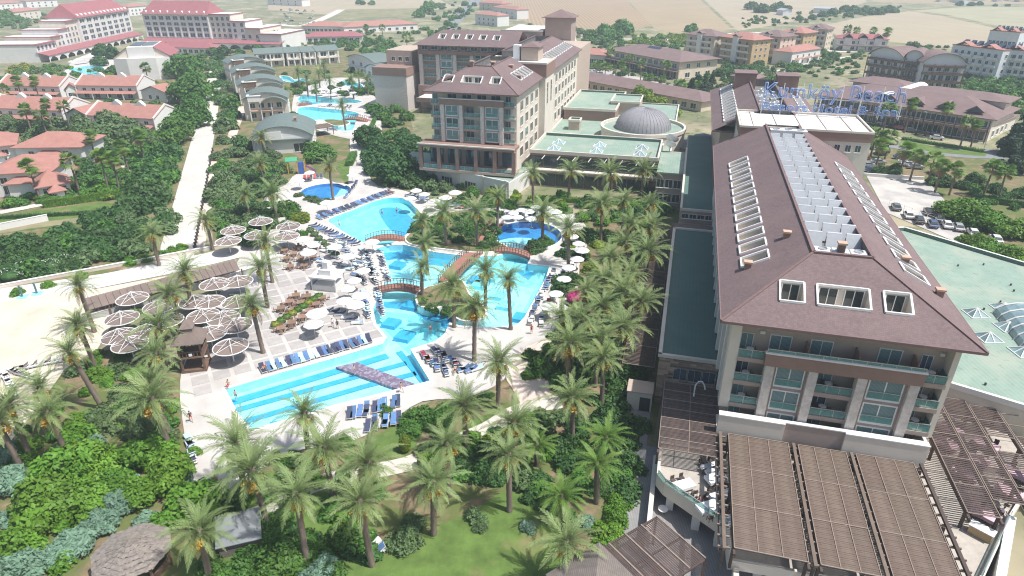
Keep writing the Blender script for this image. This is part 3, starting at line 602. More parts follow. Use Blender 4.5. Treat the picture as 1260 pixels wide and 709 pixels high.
def hip(mb, x0, x1, y0, y1, z, run, rise, ov=0.5):
    """hip roof as a closed solid with an eave edge"""
    x0 -= ov; x1 += ov; y0 -= ov; y1 += ov; w, d_ = x1-x0, y1-y0; r = min(run if run else 99, w/2, d_/2)
    top = [(x0+r,y0+r),(x1-r,y0+r),(x1-r,y1-r),(x0+r,y1-r)]
    vs = [(x0,y0,z),(x1,y0,z),(x1,y1,z),(x0,y1,z)] + [(x0,y0,z+.18),(x1,y0,z+.18),(x1,y1,z+.18),(x0,y1,z+.18)] + [(a,b,z+.18+rise) for a,b in top]
    mb.add(vs, [(3,2,1,0),(0,1,5,4),(1,2,6,5),(2,3,7,6),(3,0,4,7),(4,5,9,8),(5,6,10,9),(6,7,11,10),(7,4,8,11),(8,9,10,11)])
def gable(mb, x0, x1, y0, y1, z, rise, axis='x', ov=0.4, th=0.18):
    x0 -= ov; x1 += ov; y0 -= ov; y1 += ov
    if axis == 'x':
        ym = (y0+y1)/2
        vs = [(x0,y0,z),(x1,y0,z),(x1,ym,z+rise),(x0,ym,z+rise),(x0,y1,z),(x1,y1,z)]
    else:
        xm = (x0+x1)/2
        vs = [(x0,y0,z),(x0,y1,z),(xm,y1,z+rise),(xm,y0,z+rise),(x1,y0,z),(x1,y1,z)]
    vs = vs + [(a,b,c+th) for a,b,c in vs]
    mb.add(vs, [(0,1,2,3),(3,2,5,4),(6,7,8,9),(9,8,11,10),(0,1,7,6),(4,5,11,10),(0,3,9,6),(3,4,10,9),(1,2,8,7),(2,5,11,8)])
def slope(parent, name, m, e0, e, g, L, k, wells, hf, hb, tmax, z0, frame='frame_white', door='glass_dark'):
    """one roof slope: eave from e0 along e (length L), rising inwards along g; wells (s0,s1,t0,t1) are cut out as roof terraces"""
    P = lambda s, t, dz=0.0: Vector((e0[0]+e[0]*s+g[0]*t, e0[1]+e[1]*s+g[1]*t, z0+k*t+dz))
    outer = [Vector((0,0)), Vector((L,0)), Vector((L-hb*tmax, tmax)), Vector((hf*tmax, tmax))]
    holes = [[Vector((a,c)), Vector((b,c)), Vector((b,d_)), Vector((a,d_))] for a,b,c,d_ in wells]
    me0 = fill_mesh(name, outer, 0, m, holes)
    for v in me0.vertices: v.co = P(v.co.x, v.co.y)
    bm = bmesh.new(); bm.from_mesh(me0); bmesh.ops.recalc_face_normals(bm, faces=bm.faces)
    if sum(f.normal.z for f in bm.faces) < 0: bmesh.ops.reverse_faces(bm, faces=bm.faces)
    bm.to_mesh(me0); bm.free()
    o = put(name, me0, parent)
    for a, b, c, d_ in wells:
        fr = MB(); q = [P(a,c,.12), P(b,c,.12), P(b,d_,.12), P(a,d_,.12)]
        for i in range(4): fr.bar(q[i-1], q[i], .2, .26)
        t_ = fr.build('roof_terrace', frame, parent)
        zf = z0+k*c-0.9; up = lambda v: Vector((v.x, v.y, zf)); q = [P(a,c), P(b,c), P(b,d_), P(a,d_)]
        wl = MB(); wl.quad(up(q[0]), up(q[1]), up(q[2]), up(q[3]))
        for i in range(4): wl.quad(up(q[i-1]), up(q[i]), q[i], q[i-1])
        wl.build('terrace_wall', 'plaster_cream', t_)
        n_ = 2 if b-a > 4 else 1; gv = Vector((g[0], g[1], 0)); dr = MB()
        for j in range(n_):
            m0 = a+(b-a)*(j+.14)/n_; m1 = a+(b-a)*(j+.86)/n_
            A_, B_ = P(m0, d_)-gv*.05, P(m1, d_)-gv*.05; h_ = min(2.1, z0+k*d_-zf-.25)
            a0_, b0_ = Vector((A_.x,A_.y,zf+.02)), Vector((B_.x,B_.y,zf+.02)); mid = (a0_+b0_)/2; z_ = Vector((0,0,h_))
            dr.mi = 0; dr.quad(a0_, b0_, b0_+z_, a0_+z_); dr.mi = 1
            dr.bar(a0_-gv*.03, a0_-gv*.03+z_, .09); dr.bar(b0_-gv*.03, b0_-gv*.03+z_, .09); dr.bar(mid-gv*.03, mid-gv*.03+z_, .07)
        dr.build('glass_door', [door, 'frame_white'], t_)
    return o
def big_roof(parent, x0, x1, y0, y1, z, run, rise, wells, hf=1, hb=1, trough=1.9, m='shingle'):
    """hip roof whose top is a sunk service trough"""
    k = rise/run; W_, D_ = x1-x0, y1-y0
    slope(parent, 'roof_slope', m, (x0,y0), (0,1), (1,0), D_, k, wells.get('left', []), hf, hb, run, z)
    slope(parent, 'roof_slope', m, (x1,y0), (0,1), (-1,0), D_, k, wells.get('right', []), hf, hb, run, z)
    if hf: slope(parent, 'roof_slope', m, (x0,y0), (1,0), (0,1), W_, k, wells.get('front', []), 1, 1, run, z)
    if hb: slope(parent, 'roof_slope', m, (x0,y1), (1,0), (0,-1), W_, k, [], 1, 1, run, z)
    a, b, c, d_ = x0+run, x1-run, y0+run*hf, y1-run*hb; zt = z+rise
    t_ = MB(); t_.quad((a,c,zt-trough),(b,c,zt-trough),(b,d_,zt-trough),(a,d_,zt-trough))
    for p, q in (((a,c),(b,c)),((b,c),(b,d_)),((b,d_),(a,d_)),((a,d_),(a,c))): t_.quad((*p,zt-trough),(*q,zt-trough),(*q,zt),(*p,zt))
    t_.build('roof_trough', 'roof_grey', parent)
    rc = MB()
    for p, q in (((a,c),(b,c)),((b,c),(b,d_)),((a,d_),(a,c))): rc.bar((*p,zt+.05),(*q,zt+.05),.35,.22)
    if hf: rc.bar((x0,y0,z+.03),(a,c,zt+.04),.28,.14); rc.bar((x1,y0,z+.03),(b,c,zt+.04),.28,.14)
    rc.build('ridge_cap', 'ridge_cap', parent)
    ev = MB()
    for p, q in (((x0,y0),(x1,y0)),((x1,y0),(x1,y1)),((x0,y1),(x0,y0))): ev.bar((*p,z-.14),(*q,z-.14),.22,.3)
    ev.build('eave_board', 'ridge_cap', parent)
    so = MB(); so.quad((x0,y0,z-.25),(x1,y0,z-.25),(x1,y1,z-.25),(x0,y1,z-.25)); so.build('soffit', 'plaster_tan', parent)
def chimney(parent, x, y, z, w=.75, h=.9):
    mb = MB(); mb.box(x-w/2, x+w/2, y-w*.4, y+w*.4, z-.5, z+h*.75); o = mb.build('chimney', 'band_brown', parent)
    c_ = MB(); c_.box(x-w*.65, x+w*.65, y-w*.55, y+w*.55, z+h*.75, z+h); c_.build('chimney_cap', 'terracotta', o)
def rail(parent, a, b, z, h=1.0, glass=True):
    """glass balustrade between two points"""
    a = Vector((*a, z)); b = Vector((*b, z)); up = Vector((0,0,h)); L_ = (b-a).length
    g = MB(); g.bar(a+up*.47, b+up*.47, .03, h*.86); o = g.build('balustrade_glass', 'rail_glass', parent)
    r_ = MB(); r_.bar(a+up, b+up, .07); n = max(1, round(L_/1.4))
    for k in range(n+1): p = a+(b-a)*k/n; r_.bar(p, p+up, .05)
    r_.build('handrail', 'steel', o)
def bay_facade(parent, cx, y, levels, fh, kinds, pw=.95, depth=1.7, top=None, win='glass_teal', base=None):
    """front of pilasters (centres cx), glazed bays and recessed balconies"""
    z0 = levels[0]; z1 = top or levels[-1]+fh
    for x in cx:
        p = MB(); p.box(x-pw/2, x+pw/2, y-.55, y+.6, base if base is not None else z0-.6, z1); p.build('pilaster', 'pilaster_stone', parent)
    for i, kd in enumerate(kinds):
        xa, xb = cx[i]+pw/2, cx[i+1]-pw/2; w = xb-xa
        for z in levels:
            if kd == 'win':
                wl = MB(); wl.box(xa, xb, y, y+.5, z-.15, z+fh-.15); wl.build('wall_panel', 'plaster_taupe', parent)
                me = window_mesh(w*.78, fh*.74, 'curtain' if random.random() < .75 else win, 'frame_white', 1, 0)
                wo = put('window', me, parent, ((xa+xb)/2, y-.012, z+.28))
                g = MB(); g.box(xa+w*.11, xb-w*.11, y-.16, y-.13, z+.3, z+1.15); go = g.build('balustrade_glass', 'rail_glass', parent)
                h_ = MB(); h_.bar((xa+w*.1, y-.15, z+1.16),(xb-w*.1, y-.15, z+1.16), .06); h_.build('handrail', 'steel', go)
            else: balcony(parent, xa, xb, y, z, fh, depth)
def balcony(parent, xa, xb, y, z, fh, depth=1.7, front=True):
    w = xb-xa; s_ = MB(); s_.box(xa, xb, y-.05, y+depth, z-.22, z); o = s_.build('balcony_slab', 'plaster_tan', parent)
    e_ = MB(); e_.box(xa, xb, y-.12, y-.05, z-.5, z+.03); e_.build('slab_edge', 'plaster_taupe', o)
    put('glass_door', window_mesh(w*.42, fh*.68, 'curtain' if random.random() < .5 else 'glass_blue', 'frame_white', 1, 0, False), parent, (xa+w*.30, y+depth-.02, z+.06))
    v_ = MB(); v_.box(xb-w*.28, xb-w*.10, y+depth-.25, y+depth, z+fh-.75, z+fh-.4); v_.build('air_unit', 'ac_white', parent)
    rail(parent, (xa, y+.02), (xb, y+.02), z)
# ---------------------------------------------------------------- the near hotel wing
HU, HV = 98.0, 18.8
hotel = thing('hotel_building', 'long beige hotel with brown hip roof, roof terraces and rooftop letters', 'hotel', uv(HU, HV), -AX)
grid = bpy.data.objects.new('x', None)
class Off:                                           # parts are given in hotel grid coordinates (x = v, y = u)
    pass
def fix(parent, u0, v0, start):
    """shift the parts made since `start` from grid coordinates to the root's own frame"""
    for o in list(C.objects)[start:]:
        if o.parent == parent: o.location = o.location + Vector((-v0, -u0, 0))
n0 = len(C.objects)
FH = 3.1; LV = [5.9, 9.0, 12.1]
b = MB(); b.box(8.0, 29.6, 67.1, 131, 0, 19.7); b.build('wall', 'plaster_tan', hotel)
b = MB(); b.box(7.5, 30.1, 131.002, 139, 0, 19.5); b.build('wall', 'plaster_cream', hotel)
# white side fins of the shaded flank
for k in range(14):
    y = 68.6 + k*4.6
    f_ = MB(); f_.box(7.35, 8.0, y, y+.7, 8.2, 19.6); f_.build('pilaster', 'plaster_white', hotel)
    for z in (9.0, 12.1, 15.2): put('window', window_mesh(2.2, 2.0, 'glass_blue'), hotel, (7.99, y+2.6, z+.4), R(-90)); put('window', window_mesh(2.2, 2.0, 'glass_teal'), hotel, (29.61, y+2.6, z+.4), R(90))
for s, xx in ((0, 7.5), (1, 30.0)):
    f_ = MB(); f_.box(*((7.5, 8.6) if s == 0 else (29.2, 29.75)), 65.4, 67.098, 8.2, 19.6); f_.build('corner_wall', 'plaster_cream', hotel)
CX = [12.05, 16.5, 21.35, 26.35]
bay_facade(hotel, CX, 65.2, LV, FH, ['win', 'bal', 'win'], top=14.95, depth=1.9)
for z in LV + [15.2]:
    balcony(hotel, 8.6, 11.55, 65.4, z, FH, 1.7); balcony(hotel, 26.85, 29.2, 65.1, z, FH, 2.0)
    rail(hotel, (29.17, 65.1), (29.17, 67.0), z)
b = MB(); b.box(11.4, 27.0, 64.55, 65.6, 14.95, 16.5); b.build('parapet_band', 'band_brown', hotel)
b = MB(); b.box(11.3, 27.1, 64.45, 64.95, 16.503, 16.68); b.build('parapet_cap', 'plaster_white', hotel)
b = MB(); b.box(11.4, 27.0, 65.602, 67.09, 15.0, 15.2); b.build('terrace_floor', 'plaster_tan', hotel)
rail(hotel, (11.5, 64.7), (26.9, 64.7), 16.6, .45)
for x in (13.0, 17.2, 24.0): put('glass_door', window_mesh(2.1, 2.2, 'curtain', 'frame_white', 1, 0, False), hotel, (x, 67.08, 15.3))
for x in (15.6, 20.6, 26.2):
    b = MB(); b.box(x, x+.12, 65.2, 67.08, 15.2, 17.3); b.build('partition', 'band_brown', hotel)
for xa, xb, m, lb in ((7.6, 14.7, 'plaster_cream', 'white plaster terrace wall'), (14.7, 20.9, 'brown_wood', None), (20.9, 29.2, 'plaster_cream', None)):
    dy = .35 if m == 'brown_wood' else 0
    b = MB(); b.box(xa, xb, 63.6+dy, 64.3, 4.6, 8.2); b.build('terrace_wall', 'plaster_taupe' if dy else m, hotel)
    b = MB(); b.box(xa+.02, xb-.02, 64.302, 66.9, 5.5, 5.88); b.build('terrace_floor', 'plaster_cream', hotel)
    b = MB(); b.box(xa, xb, 63.55+dy, 64.4, 8.203, 8.33); b.build('wall_cap', 'plaster_white', hotel)
b = MB(); b.box(28.9, 29.2, 64.302, 67.0, 4.6, 8.15); b.build('terrace_wall', 'plaster_white', hotel)
b = MB(); b.box(9.0, 28.5, 66.0, 67.09, 0, 5.45); b.build('wall', 'plaster_cream', hotel)
wl = [(11.6+3.95*k, 14.15+3.95*k, 2.4, 5.3) for k in range(12)]
big_roof(hotel, 6.2, 31.4, 64.3, 140, 20.0, 9.5, 5.0, {'left': wl, 'right': wl, 'front': [(5.9, 8.4, 3.0, 5.4), (9.7, 14.9, 3.0, 5.4), (16.3, 18.9, 3.0, 5.4)]}, 1, 0)
for x, y, z in ((9.2,75.3,21.6),(13.7,80.5,23.9),(27.2,80.1,22.2),(29.8,74.9,20.8),(18.8,75.2,25.1)): chimney(hotel, x, y, z)
# far half of the wing, past the cross block
b = MB(); b.box(8.0, 29.6, 155, 205, 0, 19.7); b.build('wall', 'plaster_tan', hotel)
wl2 = [(3.5+3.4*k, 5.7+3.4*k, 2.4, 5.3) for k in range(13)]
big_roof(hotel, 6.2, 31.4, 154, 207, 20.0, 9.5, 5.0, {'left': wl2, 'right': wl2}, 0, 1)
for xa, xb, ya in ((11.8, 17.2, 192), (22.4, 27.6, 190)):
    b = MB(); b.box(xa, xb, ya, ya+6, 19.5, 27.0); b.build('roof_tower', 'band_brown', hotel)
    b = MB(); b.box(xa-.3, xb+.3, ya-.3, ya+6.3, 27.003, 27.3); b.build('tower_cap', 'shingle_far', hotel)
# cross block that carries the letters
b = MB(); b.box(11.0, 35.5, 139.5, 155.5, 0, 22.6); b.build('cross_wall', 'plaster_cream', hotel)
b = MB(); b.box(10.8, 35.7, 139.3, 155.7, 22.603, 24.3); b.build('parapet_band', 'band_brown', hotel)
b = MB(); b.box(11.3, 35.2, 139.8, 155.2, 24.303, 24.36); b.build('flat_roof', 'plaster_white', hotel)
cp = MB()
for p, q in (((10.8,139.4),(35.7,139.4)),((35.6,139.4),(35.6,155.6)),((35.7,155.6),(10.8,155.6)),((10.9,155.6),(10.9,139.4))): cp.bar((*p,24.5),(*q,24.5),.35,.4)
cp.build('parapet_cap', 'plaster_cream', hotel)
for k in range(5):
    b = MB(); b.box(13.5+4.6*k, 13.62+4.6*k, 140.6, 154.6, 24.362, 24.5); b.build('roof_bar', 'plaster_tan', hotel)
for x in (12.6, 14.3, 16.0, 27.6, 29.6, 31.6, 33.4): put('window', window_mesh(1.0, 1.3, 'glass_dark'), hotel, (x, 139.49, 20.6))
fix(hotel, HU, HV, n0)
# rooftop letters on a frame
sg = thing('roof_sign', 'blue open lettering on white posts along the hotel roof', 'sign', uv(153.5, 15.5, 24.36), -AX)
def text_mesh(txt, size, tubew):
    cu = bpy.data.curves.new('letter', 'FONT'); cu.body = txt; cu.size = size; cu.fill_mode = 'NONE'; cu.bevel_depth = tubew; cu.bevel_resolution = 0; cu.resolution_u = 3
    cu.space_character = 1.06
    tmp = bpy.data.objects.new('tmp', cu); C.objects.link(tmp); bpy.context.view_layer.update()
    me = bpy.data.meshes.new_from_object(tmp.evaluated_get(bpy.context.evaluated_depsgraph_get())); bpy.data.objects.remove(tmp)
    me.materials.clear(); me.materials.append(M['sign_blue']); return me
def lettering(txt, size, x, z, tubew, parent, width):
    """each letter a part of its own"""
    ends = []
    for i in range(len(txt)):
        if txt[i] == ' ': ends.append(None); continue
        me = text_mesh(txt[:i+1], size, tubew); ends.append(max(v.co.x for v in me.vertices)); bpy.data.meshes.remove(me)
    k = width/ends[-1]
    for ch, e in zip(txt, ends):
        if e is None: continue
        me = text_mesh(ch, size, tubew); w = max(v.co.x for v in me.vertices)
        o = put('letter', me, parent, (x+(e-w)*k, 0, z), rot=(R(90), 0, 0)); o.scale = (k, 1, 1)
lettering('Kumköy Beach', 4.3, 0, 3.7, .105, sg, 28.0)
lettering('Resort Hotel & Spa', 2.5, 0.2, 0.9, .075, sg, 27.0)
for k in range(8):
    p_ = MB(); p_.bar((.3+k*3.9, .25, 0), (.3+k*3.9, .25, 6.6), .14); p_.bar((.3+k*3.9, 1.6, 0), (.3+k*3.9, .3, 5), .1); p_.build('post', 'frame_white', sg)
for z in (.85, 3.6):
    p_ = MB(); p_.bar((0,.2,z),(28,.2,z),.08); p_.build('rail', 'frame_white', sg)
# rows of air units in the roof trough
pm = MB(); pm.add([(-.86,.1,.3),(.86,.1,.3),(.86,1.15,2.15),(-.86,1.15,2.15),(-.86,.2,.2),(.86,.2,.2),(.86,1.25,2.05),(-.86,1.25,2.05)], [(0,1,2,3),(7,6,5,4),(0,4,5,1),(1,5,6,2),(2,6,7,3),(3,7,4,0)])
panel = pm.mesh('panel', 'ac_grey')
fm = MB(); fm.bar((-.8,0,0),(-.8,0,.3),.08); fm.bar((.8,0,0),(.8,0,.3),.08); fm.bar((-.8,1.4,0),(-.8,1.4,1.65),.08); fm.bar((.8,1.4,0),(.8,1.4,1.65),.08); fm.bar((-.8,0,.02),(-.8,1.4,.02),.08); fm.bar((.8,0,.02),(.8,1.4,.02),.08); frm = fm.mesh('stand', 'steel')
tk = MB(); tk.tube([(-.8,1.5,2.0),(.8,1.5,2.0)], .22, 8); tank = tk.mesh('tank', 'steel')
for k in range(17):
    for j in range(3):
        p = thing('solar_collector', 'tilted grey solar collector on the hotel roof trough', 'solar panel', uv(78.6+k*3.2, 16.7+j*2.15, 23.1), -AX, 'solar collectors in the roof trough')
        put('panel', panel, p); put('stand', frm, p); put('tank', tank, p)
cm = MB(); cm.box(-.75,.75,-.6,.6,.15,1.5); cbody = cm.mesh('casing', 'ac_white')
fm = MB(); fm.lathe([(.45,1.5),(.45,1.62),(.38,1.62),(.38,1.53),(.0,1.53)], 12); fan = fm.mesh('fan_ring', 'steel')
fm = MB(); fm.box(-.7,-.5,-.55,.55,0,.15); fm.box(.5,.7,-.55,.55,0,.15); feet = fm.mesh('feet', 'frame_dark')
def chiller(p, rz, lb, gp, s=1.0):
    o = thing('air_conditioner', lb, 'air conditioner', p, rz, gp); o.scale = (s, s, s)
    put('casing', cbody, o); put('fan_ring', fan, o); put('feet', feet, o)
for j in range(3): chiller(uv(75.6, 17.0+j*1.9, 23.1), -AX, 'white boxed air unit at the front of the roof trough', 'air units on the near roof', 1.15)
for j in range(3): chiller(uv(134.5, 17.2+j*2.2, 23.1), -AX, 'large white air unit below the lettered roof block', 'air units below the roof letters', 1.5)
random.seed(3)
for k in range(40):
    chiller(uv(157+random.random()*30, 16.5+random.random()*5, 23.1), -AX, 'small pale roof unit in the far roof trough', 'air units on the far roof', .8)
# pipework along the trough
pp = MB()
for j in range(4): pp.tube([(0, -30, .2+.14*j), (0.1*j, 26, .2+.14*j)], .07, 5)
o = pp.build('roof_pipes', 'terracotta', None, uv(105, 15.95, 23.15), -AX); tag(o, 'reddish brown pipes along the side of the roof trough', 'pipes')
# ---------------------------------------------------------------- low flat roofed wing left of the hotel, stone clad
lowb = thing('restaurant_wing', 'low stone clad wing with dark green flat roof beside the hotel', 'building', uv(100, 3.8), -AX)
n0 = len(C.objects)
b = MB(); b.box(.25, 7.9, 75.4, 126, 0, 7.6); b.build('wall', 'clad_joint', lowb)
b = MB(); b.box(.6, 7.6, 75.9, 122.2, 7.603, 7.7); b.build('flat_roof', 'green_roof_dark', lowb)
cp = MB(); cp.bar((.35,75.3,7.8),(.35,122.6,7.8),.5,.45); cp.bar((.1,75.45,7.8),(7.95,75.45,7.8),.45,.45); cp.bar((.1,122.4,7.8),(7.9,122.4,7.8),.45,.45); cp.build('parapet_cap', 'plaster_cream', lowb)
# stone courses on the end wall and the visible edge: every stone a piece
random.seed(11); sts = []
for k in range(5):
    s_ = MB(); s_.box(-.5, .5, -.06-.012*k, 0.0, 0, .30); sts.append(s_.mesh('stone', 'clad_stone'))
z = .05
while z < 7.45:
    x = .28
    while x < 7.85:
        w = min(random.uniform(.7, 1.6), 7.88-x)
        if not (2.2 < x+w/2 < 7.7 and 4.3 < z < 6.3): put('stone', random.choice(sts), lowb, (x+w/2, 75.395, z), 0, (w-.03, 1+random.random()*.8, .95))
        x += w
    z += .31
for k in range(3): put('window', window_mesh(1.62, 1.75, 'glass_blue', 'steel', 1, 0), lowb, (3.2+k*1.85, 75.37, 4.4))
b = MB(); b.box(1.0, 7.9, 122.6, 130.4, 0, 6.2); b.build('wall', 'plaster_taupe', lowb)
for k in range(4): put('window', window_mesh(1.3, .9, 'glass_dark'), lowb, (2.2+k*1.55, 122.59-.0, 4.8) if False else (2.2+k*1.55, 130.38, 7.2), 0)
b = MB(); b.box(1.2, 7.9, 130.402, 196, 0, 8.8); b.build('wall', 'plaster_taupe', lowb)
b = MB(); b.box(1.5, 7.7, 130.8, 195.8, 8.803, 8.9); b.build('flat_roof', 'green_roof_dark', lowb)
cp = MB(); cp.bar((1.25,130.3,9.0),(1.25,180,9.0),.45,.45); cp.bar((1.0,130.5,9.0),(7.9,130.5,9.0),.45,.45); cp.build('parapet_cap', 'plaster_cream', lowb)
fix(lowb, 100, 3.8, n0)
# stair hut beside the boardwalk
hut = thing('service_hut', 'small cream service hut with dark doorway beside the boardwalk', 'hut', uv(74.2, -1.9), -AX)
b = MB(); b.box(-1.4, 1.9, -1.2, 1.4, 0, 3.0); b.build('wall', 'plaster_cream', hut)
b = MB(); b.box(-1.5, 1.95, -1.35, 1.5, 3.003, 3.15); b.build('roof', 'plaster_tan', hut)
b = MB(); b.box(0.3, 1.7, -1.235, -1.19, 0.05, 2.3); b.build('door', 'frame_dark', hut)
# ---------------------------------------------------------------- the second hotel (behind the pools)
AU, AV = 200.0, -52.8
ha = thing('hotel_building', 'second beige hotel with brown hip roofs and square roof tower behind the pools', 'hotel', uv(AU, AV), -AX)
n0 = len(C.objects)
b = MB(); b.box(-64.0, -41.4, 161.3, 252, 0, 24.4); b.build('wall', 'plaster_cream', ha)
ACX = [-60.6, -55.6, -49.9, -44.9]
bay_facade(ha, ACX, 159.6, [12.4, 15.5, 18.6], 3.1, ['win', 'bal', 'win'], top=21.5, depth=1.6, base=12.0)
for z in (12.4, 15.5, 18.6, 21.7): balcony(ha, -63.9, -61.1, 159.7, z, 3.1, 1.5); balcony(ha, -44.4, -41.5, 159.7, z, 3.1, 1.5)
b = MB(); b.box(-61.3, -44.2, 159.0, 160, 21.5, 23.0); b.build('parapet_band', 'band_brown', ha)
b = MB(); b.box(-61.4, -44.1, 158.9, 159.4, 23.003, 23.2); b.build('parapet_cap', 'plaster_white', ha)
for x in (-58.5, -54.5, -50.5, -46.8): put('window', window_mesh(2.4, 1.5, 'glass_blue'), ha, (x, 161.28, 22.4))
wf = [(4.2, 6.8, 3.2, 5.6), (9.2, 14.4, 3.2, 5.6), (16.8, 19.4, 3.2, 5.6)]
wr = [(12.5+3*k, 14.6+3*k, 2.6, 5.4) for k in range(5)]
big_roof(ha, -65.3, -40.2, 158.3, 187, 24.8, 9.5, 5.2, {'front': wf, 'right': wr}, 1, 0)
wr2 = [(3+3.6*k, 5.4+3.6*k, 2.6, 5.4) for k in range(13)]
big_roof(ha, -65.3, -40.2, 199, 254, 24.8, 9.5, 5.2, {'right': wr2}, 0, 1)
for x, y, z in ((-43.5,172,26.4),(-47,177,28.2),(-62.6,170,26.2),(-60,163,25.8),(-55,167.6,30.1),(-50,170,29.8)): chimney(ha, x, y, z, .9, 1.1)
# windows of the long flank: tall strips in pale frames
for k in range(15):
    y = 164 + k*5.7
    if 184 < y < 200: continue
    for z in (7.2, 11.2, 15.2, 19.2): put('window', window_mesh(2.9, 2.3, 'glass_dark' if (k+int(z)) % 3 else 'glass_teal', 'plaster_cream', 2, 0), ha, (-41.39, y+2.4, z+.5), R(90))
# flat topped tower over the middle
b = MB(); b.box(-57, -39.6, 187, 199, 0, 28.2); b.build('tower_wall', 'plaster_cream', ha)
b = MB(); b.box(-57.3, -39.3, 186.7, 199.3, 24.8, 28.21); b.build('tower_band', 'band_brown', ha)
b = MB(); b.box(-56.9, -39.7, 187.1, 198.9, 28.213, 28.3); b.build('flat_roof', 'plaster_white', ha)
cp = MB()
for p, q in (((-57.3,186.8),(-39.3,186.8)),((-39.4,186.8),(-39.4,199.2)),((-39.3,199.2),(-57.3,199.2)),((-57.2,199.2),(-57.2,186.8))): cp.bar((*p,28.5),(*q,28.5),.35,.5)
cp.build('parapet_cap', 'plaster_cream', ha)
for x in (-52.5, -51, -49.5): put('window', window_mesh(1.0, 1.0, 'glass_dark'), ha, (x, 186.69, 26.2))
b = MB(); b.box(-48, -43, 192, 198.6, 28.3, 32); b.build('lift_house', 'plaster_tan', ha)
b = MB(); hip(b, -48, -43, 192, 198.6, 32.0, 0, 1.2); b.build('lift_roof', 'shingle_far', ha)
b = MB(); b.box(-50.5, -48.6, 192.5, 195, 28.3, 32.5); b.build('roof_box', 'ac_white', ha)
for k in range(2): put('window', window_mesh(1.4, 6, 'glass_dark', 'plaster_cream', 0, 3, False), ha, (-39.58, 190+k*5, 17+k*.01), R(90))
# far end: flat block and hip roofed tower
b = MB(); b.box(-80, -62, 284, 312, 0, 27.5); b.build('wall', 'plaster_taupe', ha)
b = MB(); b.box(-79.6, -62.4, 284.4, 311.6, 27.503, 27.6); b.build('flat_roof', 'plaster_white', ha)
cp = MB(); cp.bar((-80.1,284.1,27.8),(-61.9,284.1,27.8),.4,.6); cp.bar((-62,284,27.8),(-62,312,27.8),.4,.6); cp.build('parapet_cap', 'plaster_cream', ha)
for k in range(5): put('window', window_mesh(.9, .9, 'glass_dark'), ha, (-75.5+k*1.7, 283.98, 25.2))
b = MB(); b.box(-61, -50, 285, 296, 0, 33); b.build('tower_wall', 'plaster_taupe', ha)
b = MB(); hip(b, -61, -50, 285, 296, 33.0, 0, 2.8, 1.2); b.build('tower_roof', 'shingle_far', ha)
b = MB(); b.box(-64, -41.4, 252.002, 284, 0, 24.4); b.build('wall', 'plaster_tan', ha)
# cross wing on the left
b = MB(); b.box(-106, -64.002, 254.6, 274, 0, 24.3); b.build('wall', 'plaster_taupe', ha)
WCX = [-104.5, -97.4, -90.3, -83.2, -76.1, -69]
bay_facade(ha, WCX, 253.9, [9.5, 12.8, 16.1, 19.0], 3.0, ['bal', 'win', 'bal', 'win', 'bal'], pw=1.5, top=21.2, depth=1.4)
b = MB(); b.box(-105.5, -67.5, 253.0, 254.4, 21.2, 22.6); b.build('parapet_band', 'band_brown', ha)
b = MB(); b.box(-105.8, -66, 252.2, 254.59, 5.0, 9.4); b.build('podium_band', 'band_brown', ha)
for k in range(9): put('window', window_mesh(2.6, 1.3, 'glass_dark'), ha, (-103+k*4.1, 254.59, 22.8))
slope(ha, 'roof_slope', 'shingle', (-107.5, 252.4), (1,0), (0,1), 42.5, .5, [(9.5+5.6*k, 12.2+5.6*k, 4, 7) for k in range(5)], 1, 0, 10, 24.6)
slope(ha, 'roof_slope', 'shingle', (-107.5, 252.4), (0,1), (1,0), 22, .5, [], 1, 0, 10, 24.6)
b = MB(); b.add([(-97.5,262.4,29.5),(-65,262.4,29.5),(-65,275,24.6),(-97.5,275,24.6)], [(0,1,2,3)]); b.build('roof_slope', 'shingle', ha)
b = MB(); b.box(-122, -108, 246, 262, 0, 16.5); b.build('stair_tower', 'pilaster_stone', ha)
b = MB(); b.box(-122.3, -107.7, 245.7, 262.3, 13.5, 16.6); b.build('tower_band', 'band_brown', ha)
b = MB(); b.box(-120, -109, 255, 272, 16.6, 22.0); b.build('roof_block', 'plaster_tan', ha)
for k in range(3): put('window', window_mesh(1.5, 1.6, 'glass_dark'), ha, (-117+k*3, 254.99, 18))
b = MB(); b.box(-103, -80, 244, 253.8, 5.2, 6.0); b.build('canopy_roof', 'plaster_white', ha)
b = MB(); b.box(-103.4, -79.6, 243.6, 244.2, 4.4, 6.1); b.build('canopy_edge', 'band_brown', ha)
for k in range(5):
    b = MB(); b.box(-102.5+k*5.4, -101.9+k*5.4, 244.3, 244.9, 0, 5.2); b.build('canopy_post', 'brown_wood', ha)
# loggia terrace in front of the near block
b = MB(); b.box(-66.4, -40.6, 155.6, 161.2, 11.2, 11.9); b.build('loggia_roof', 'band_brown', ha)
cp = MB(); cp.bar((-66.5,155.6,12.0),(-40.5,155.6,12.0),.4,.3); cp.build('parapet_cap', 'plaster_cream', ha)
for k in range(6):
    b = MB(); b.box(-66.3+k*5.02, -65.4+k*5.02, 155.6, 156.5, 5.6, 11.2); b.build('loggia_pillar', 'band_brown', ha)
for k in range(5):
    put('window', window_mesh(3.4, 3.6, 'glass_blue', 'frame_dark', 2, 1, False), ha, (-63.3+k*5.02, 160.9, 6.0))
    rail(ha, (-65.3+k*5.02, 156.0), (-61.4+k*5.02, 156.0), 5.6)
b = MB(); b.box(-66.4, -40.6, 155.6, 161.2, 4.9, 5.58); b.build('loggia_floor', 'plaster_tan', ha)
b = MB(); b.box(-64, -41.4, 161.0, 161.29, 5.6, 11.2); b.build('loggia_wall', 'plaster_taupe', ha)
fix(ha, AU, AV, n0)
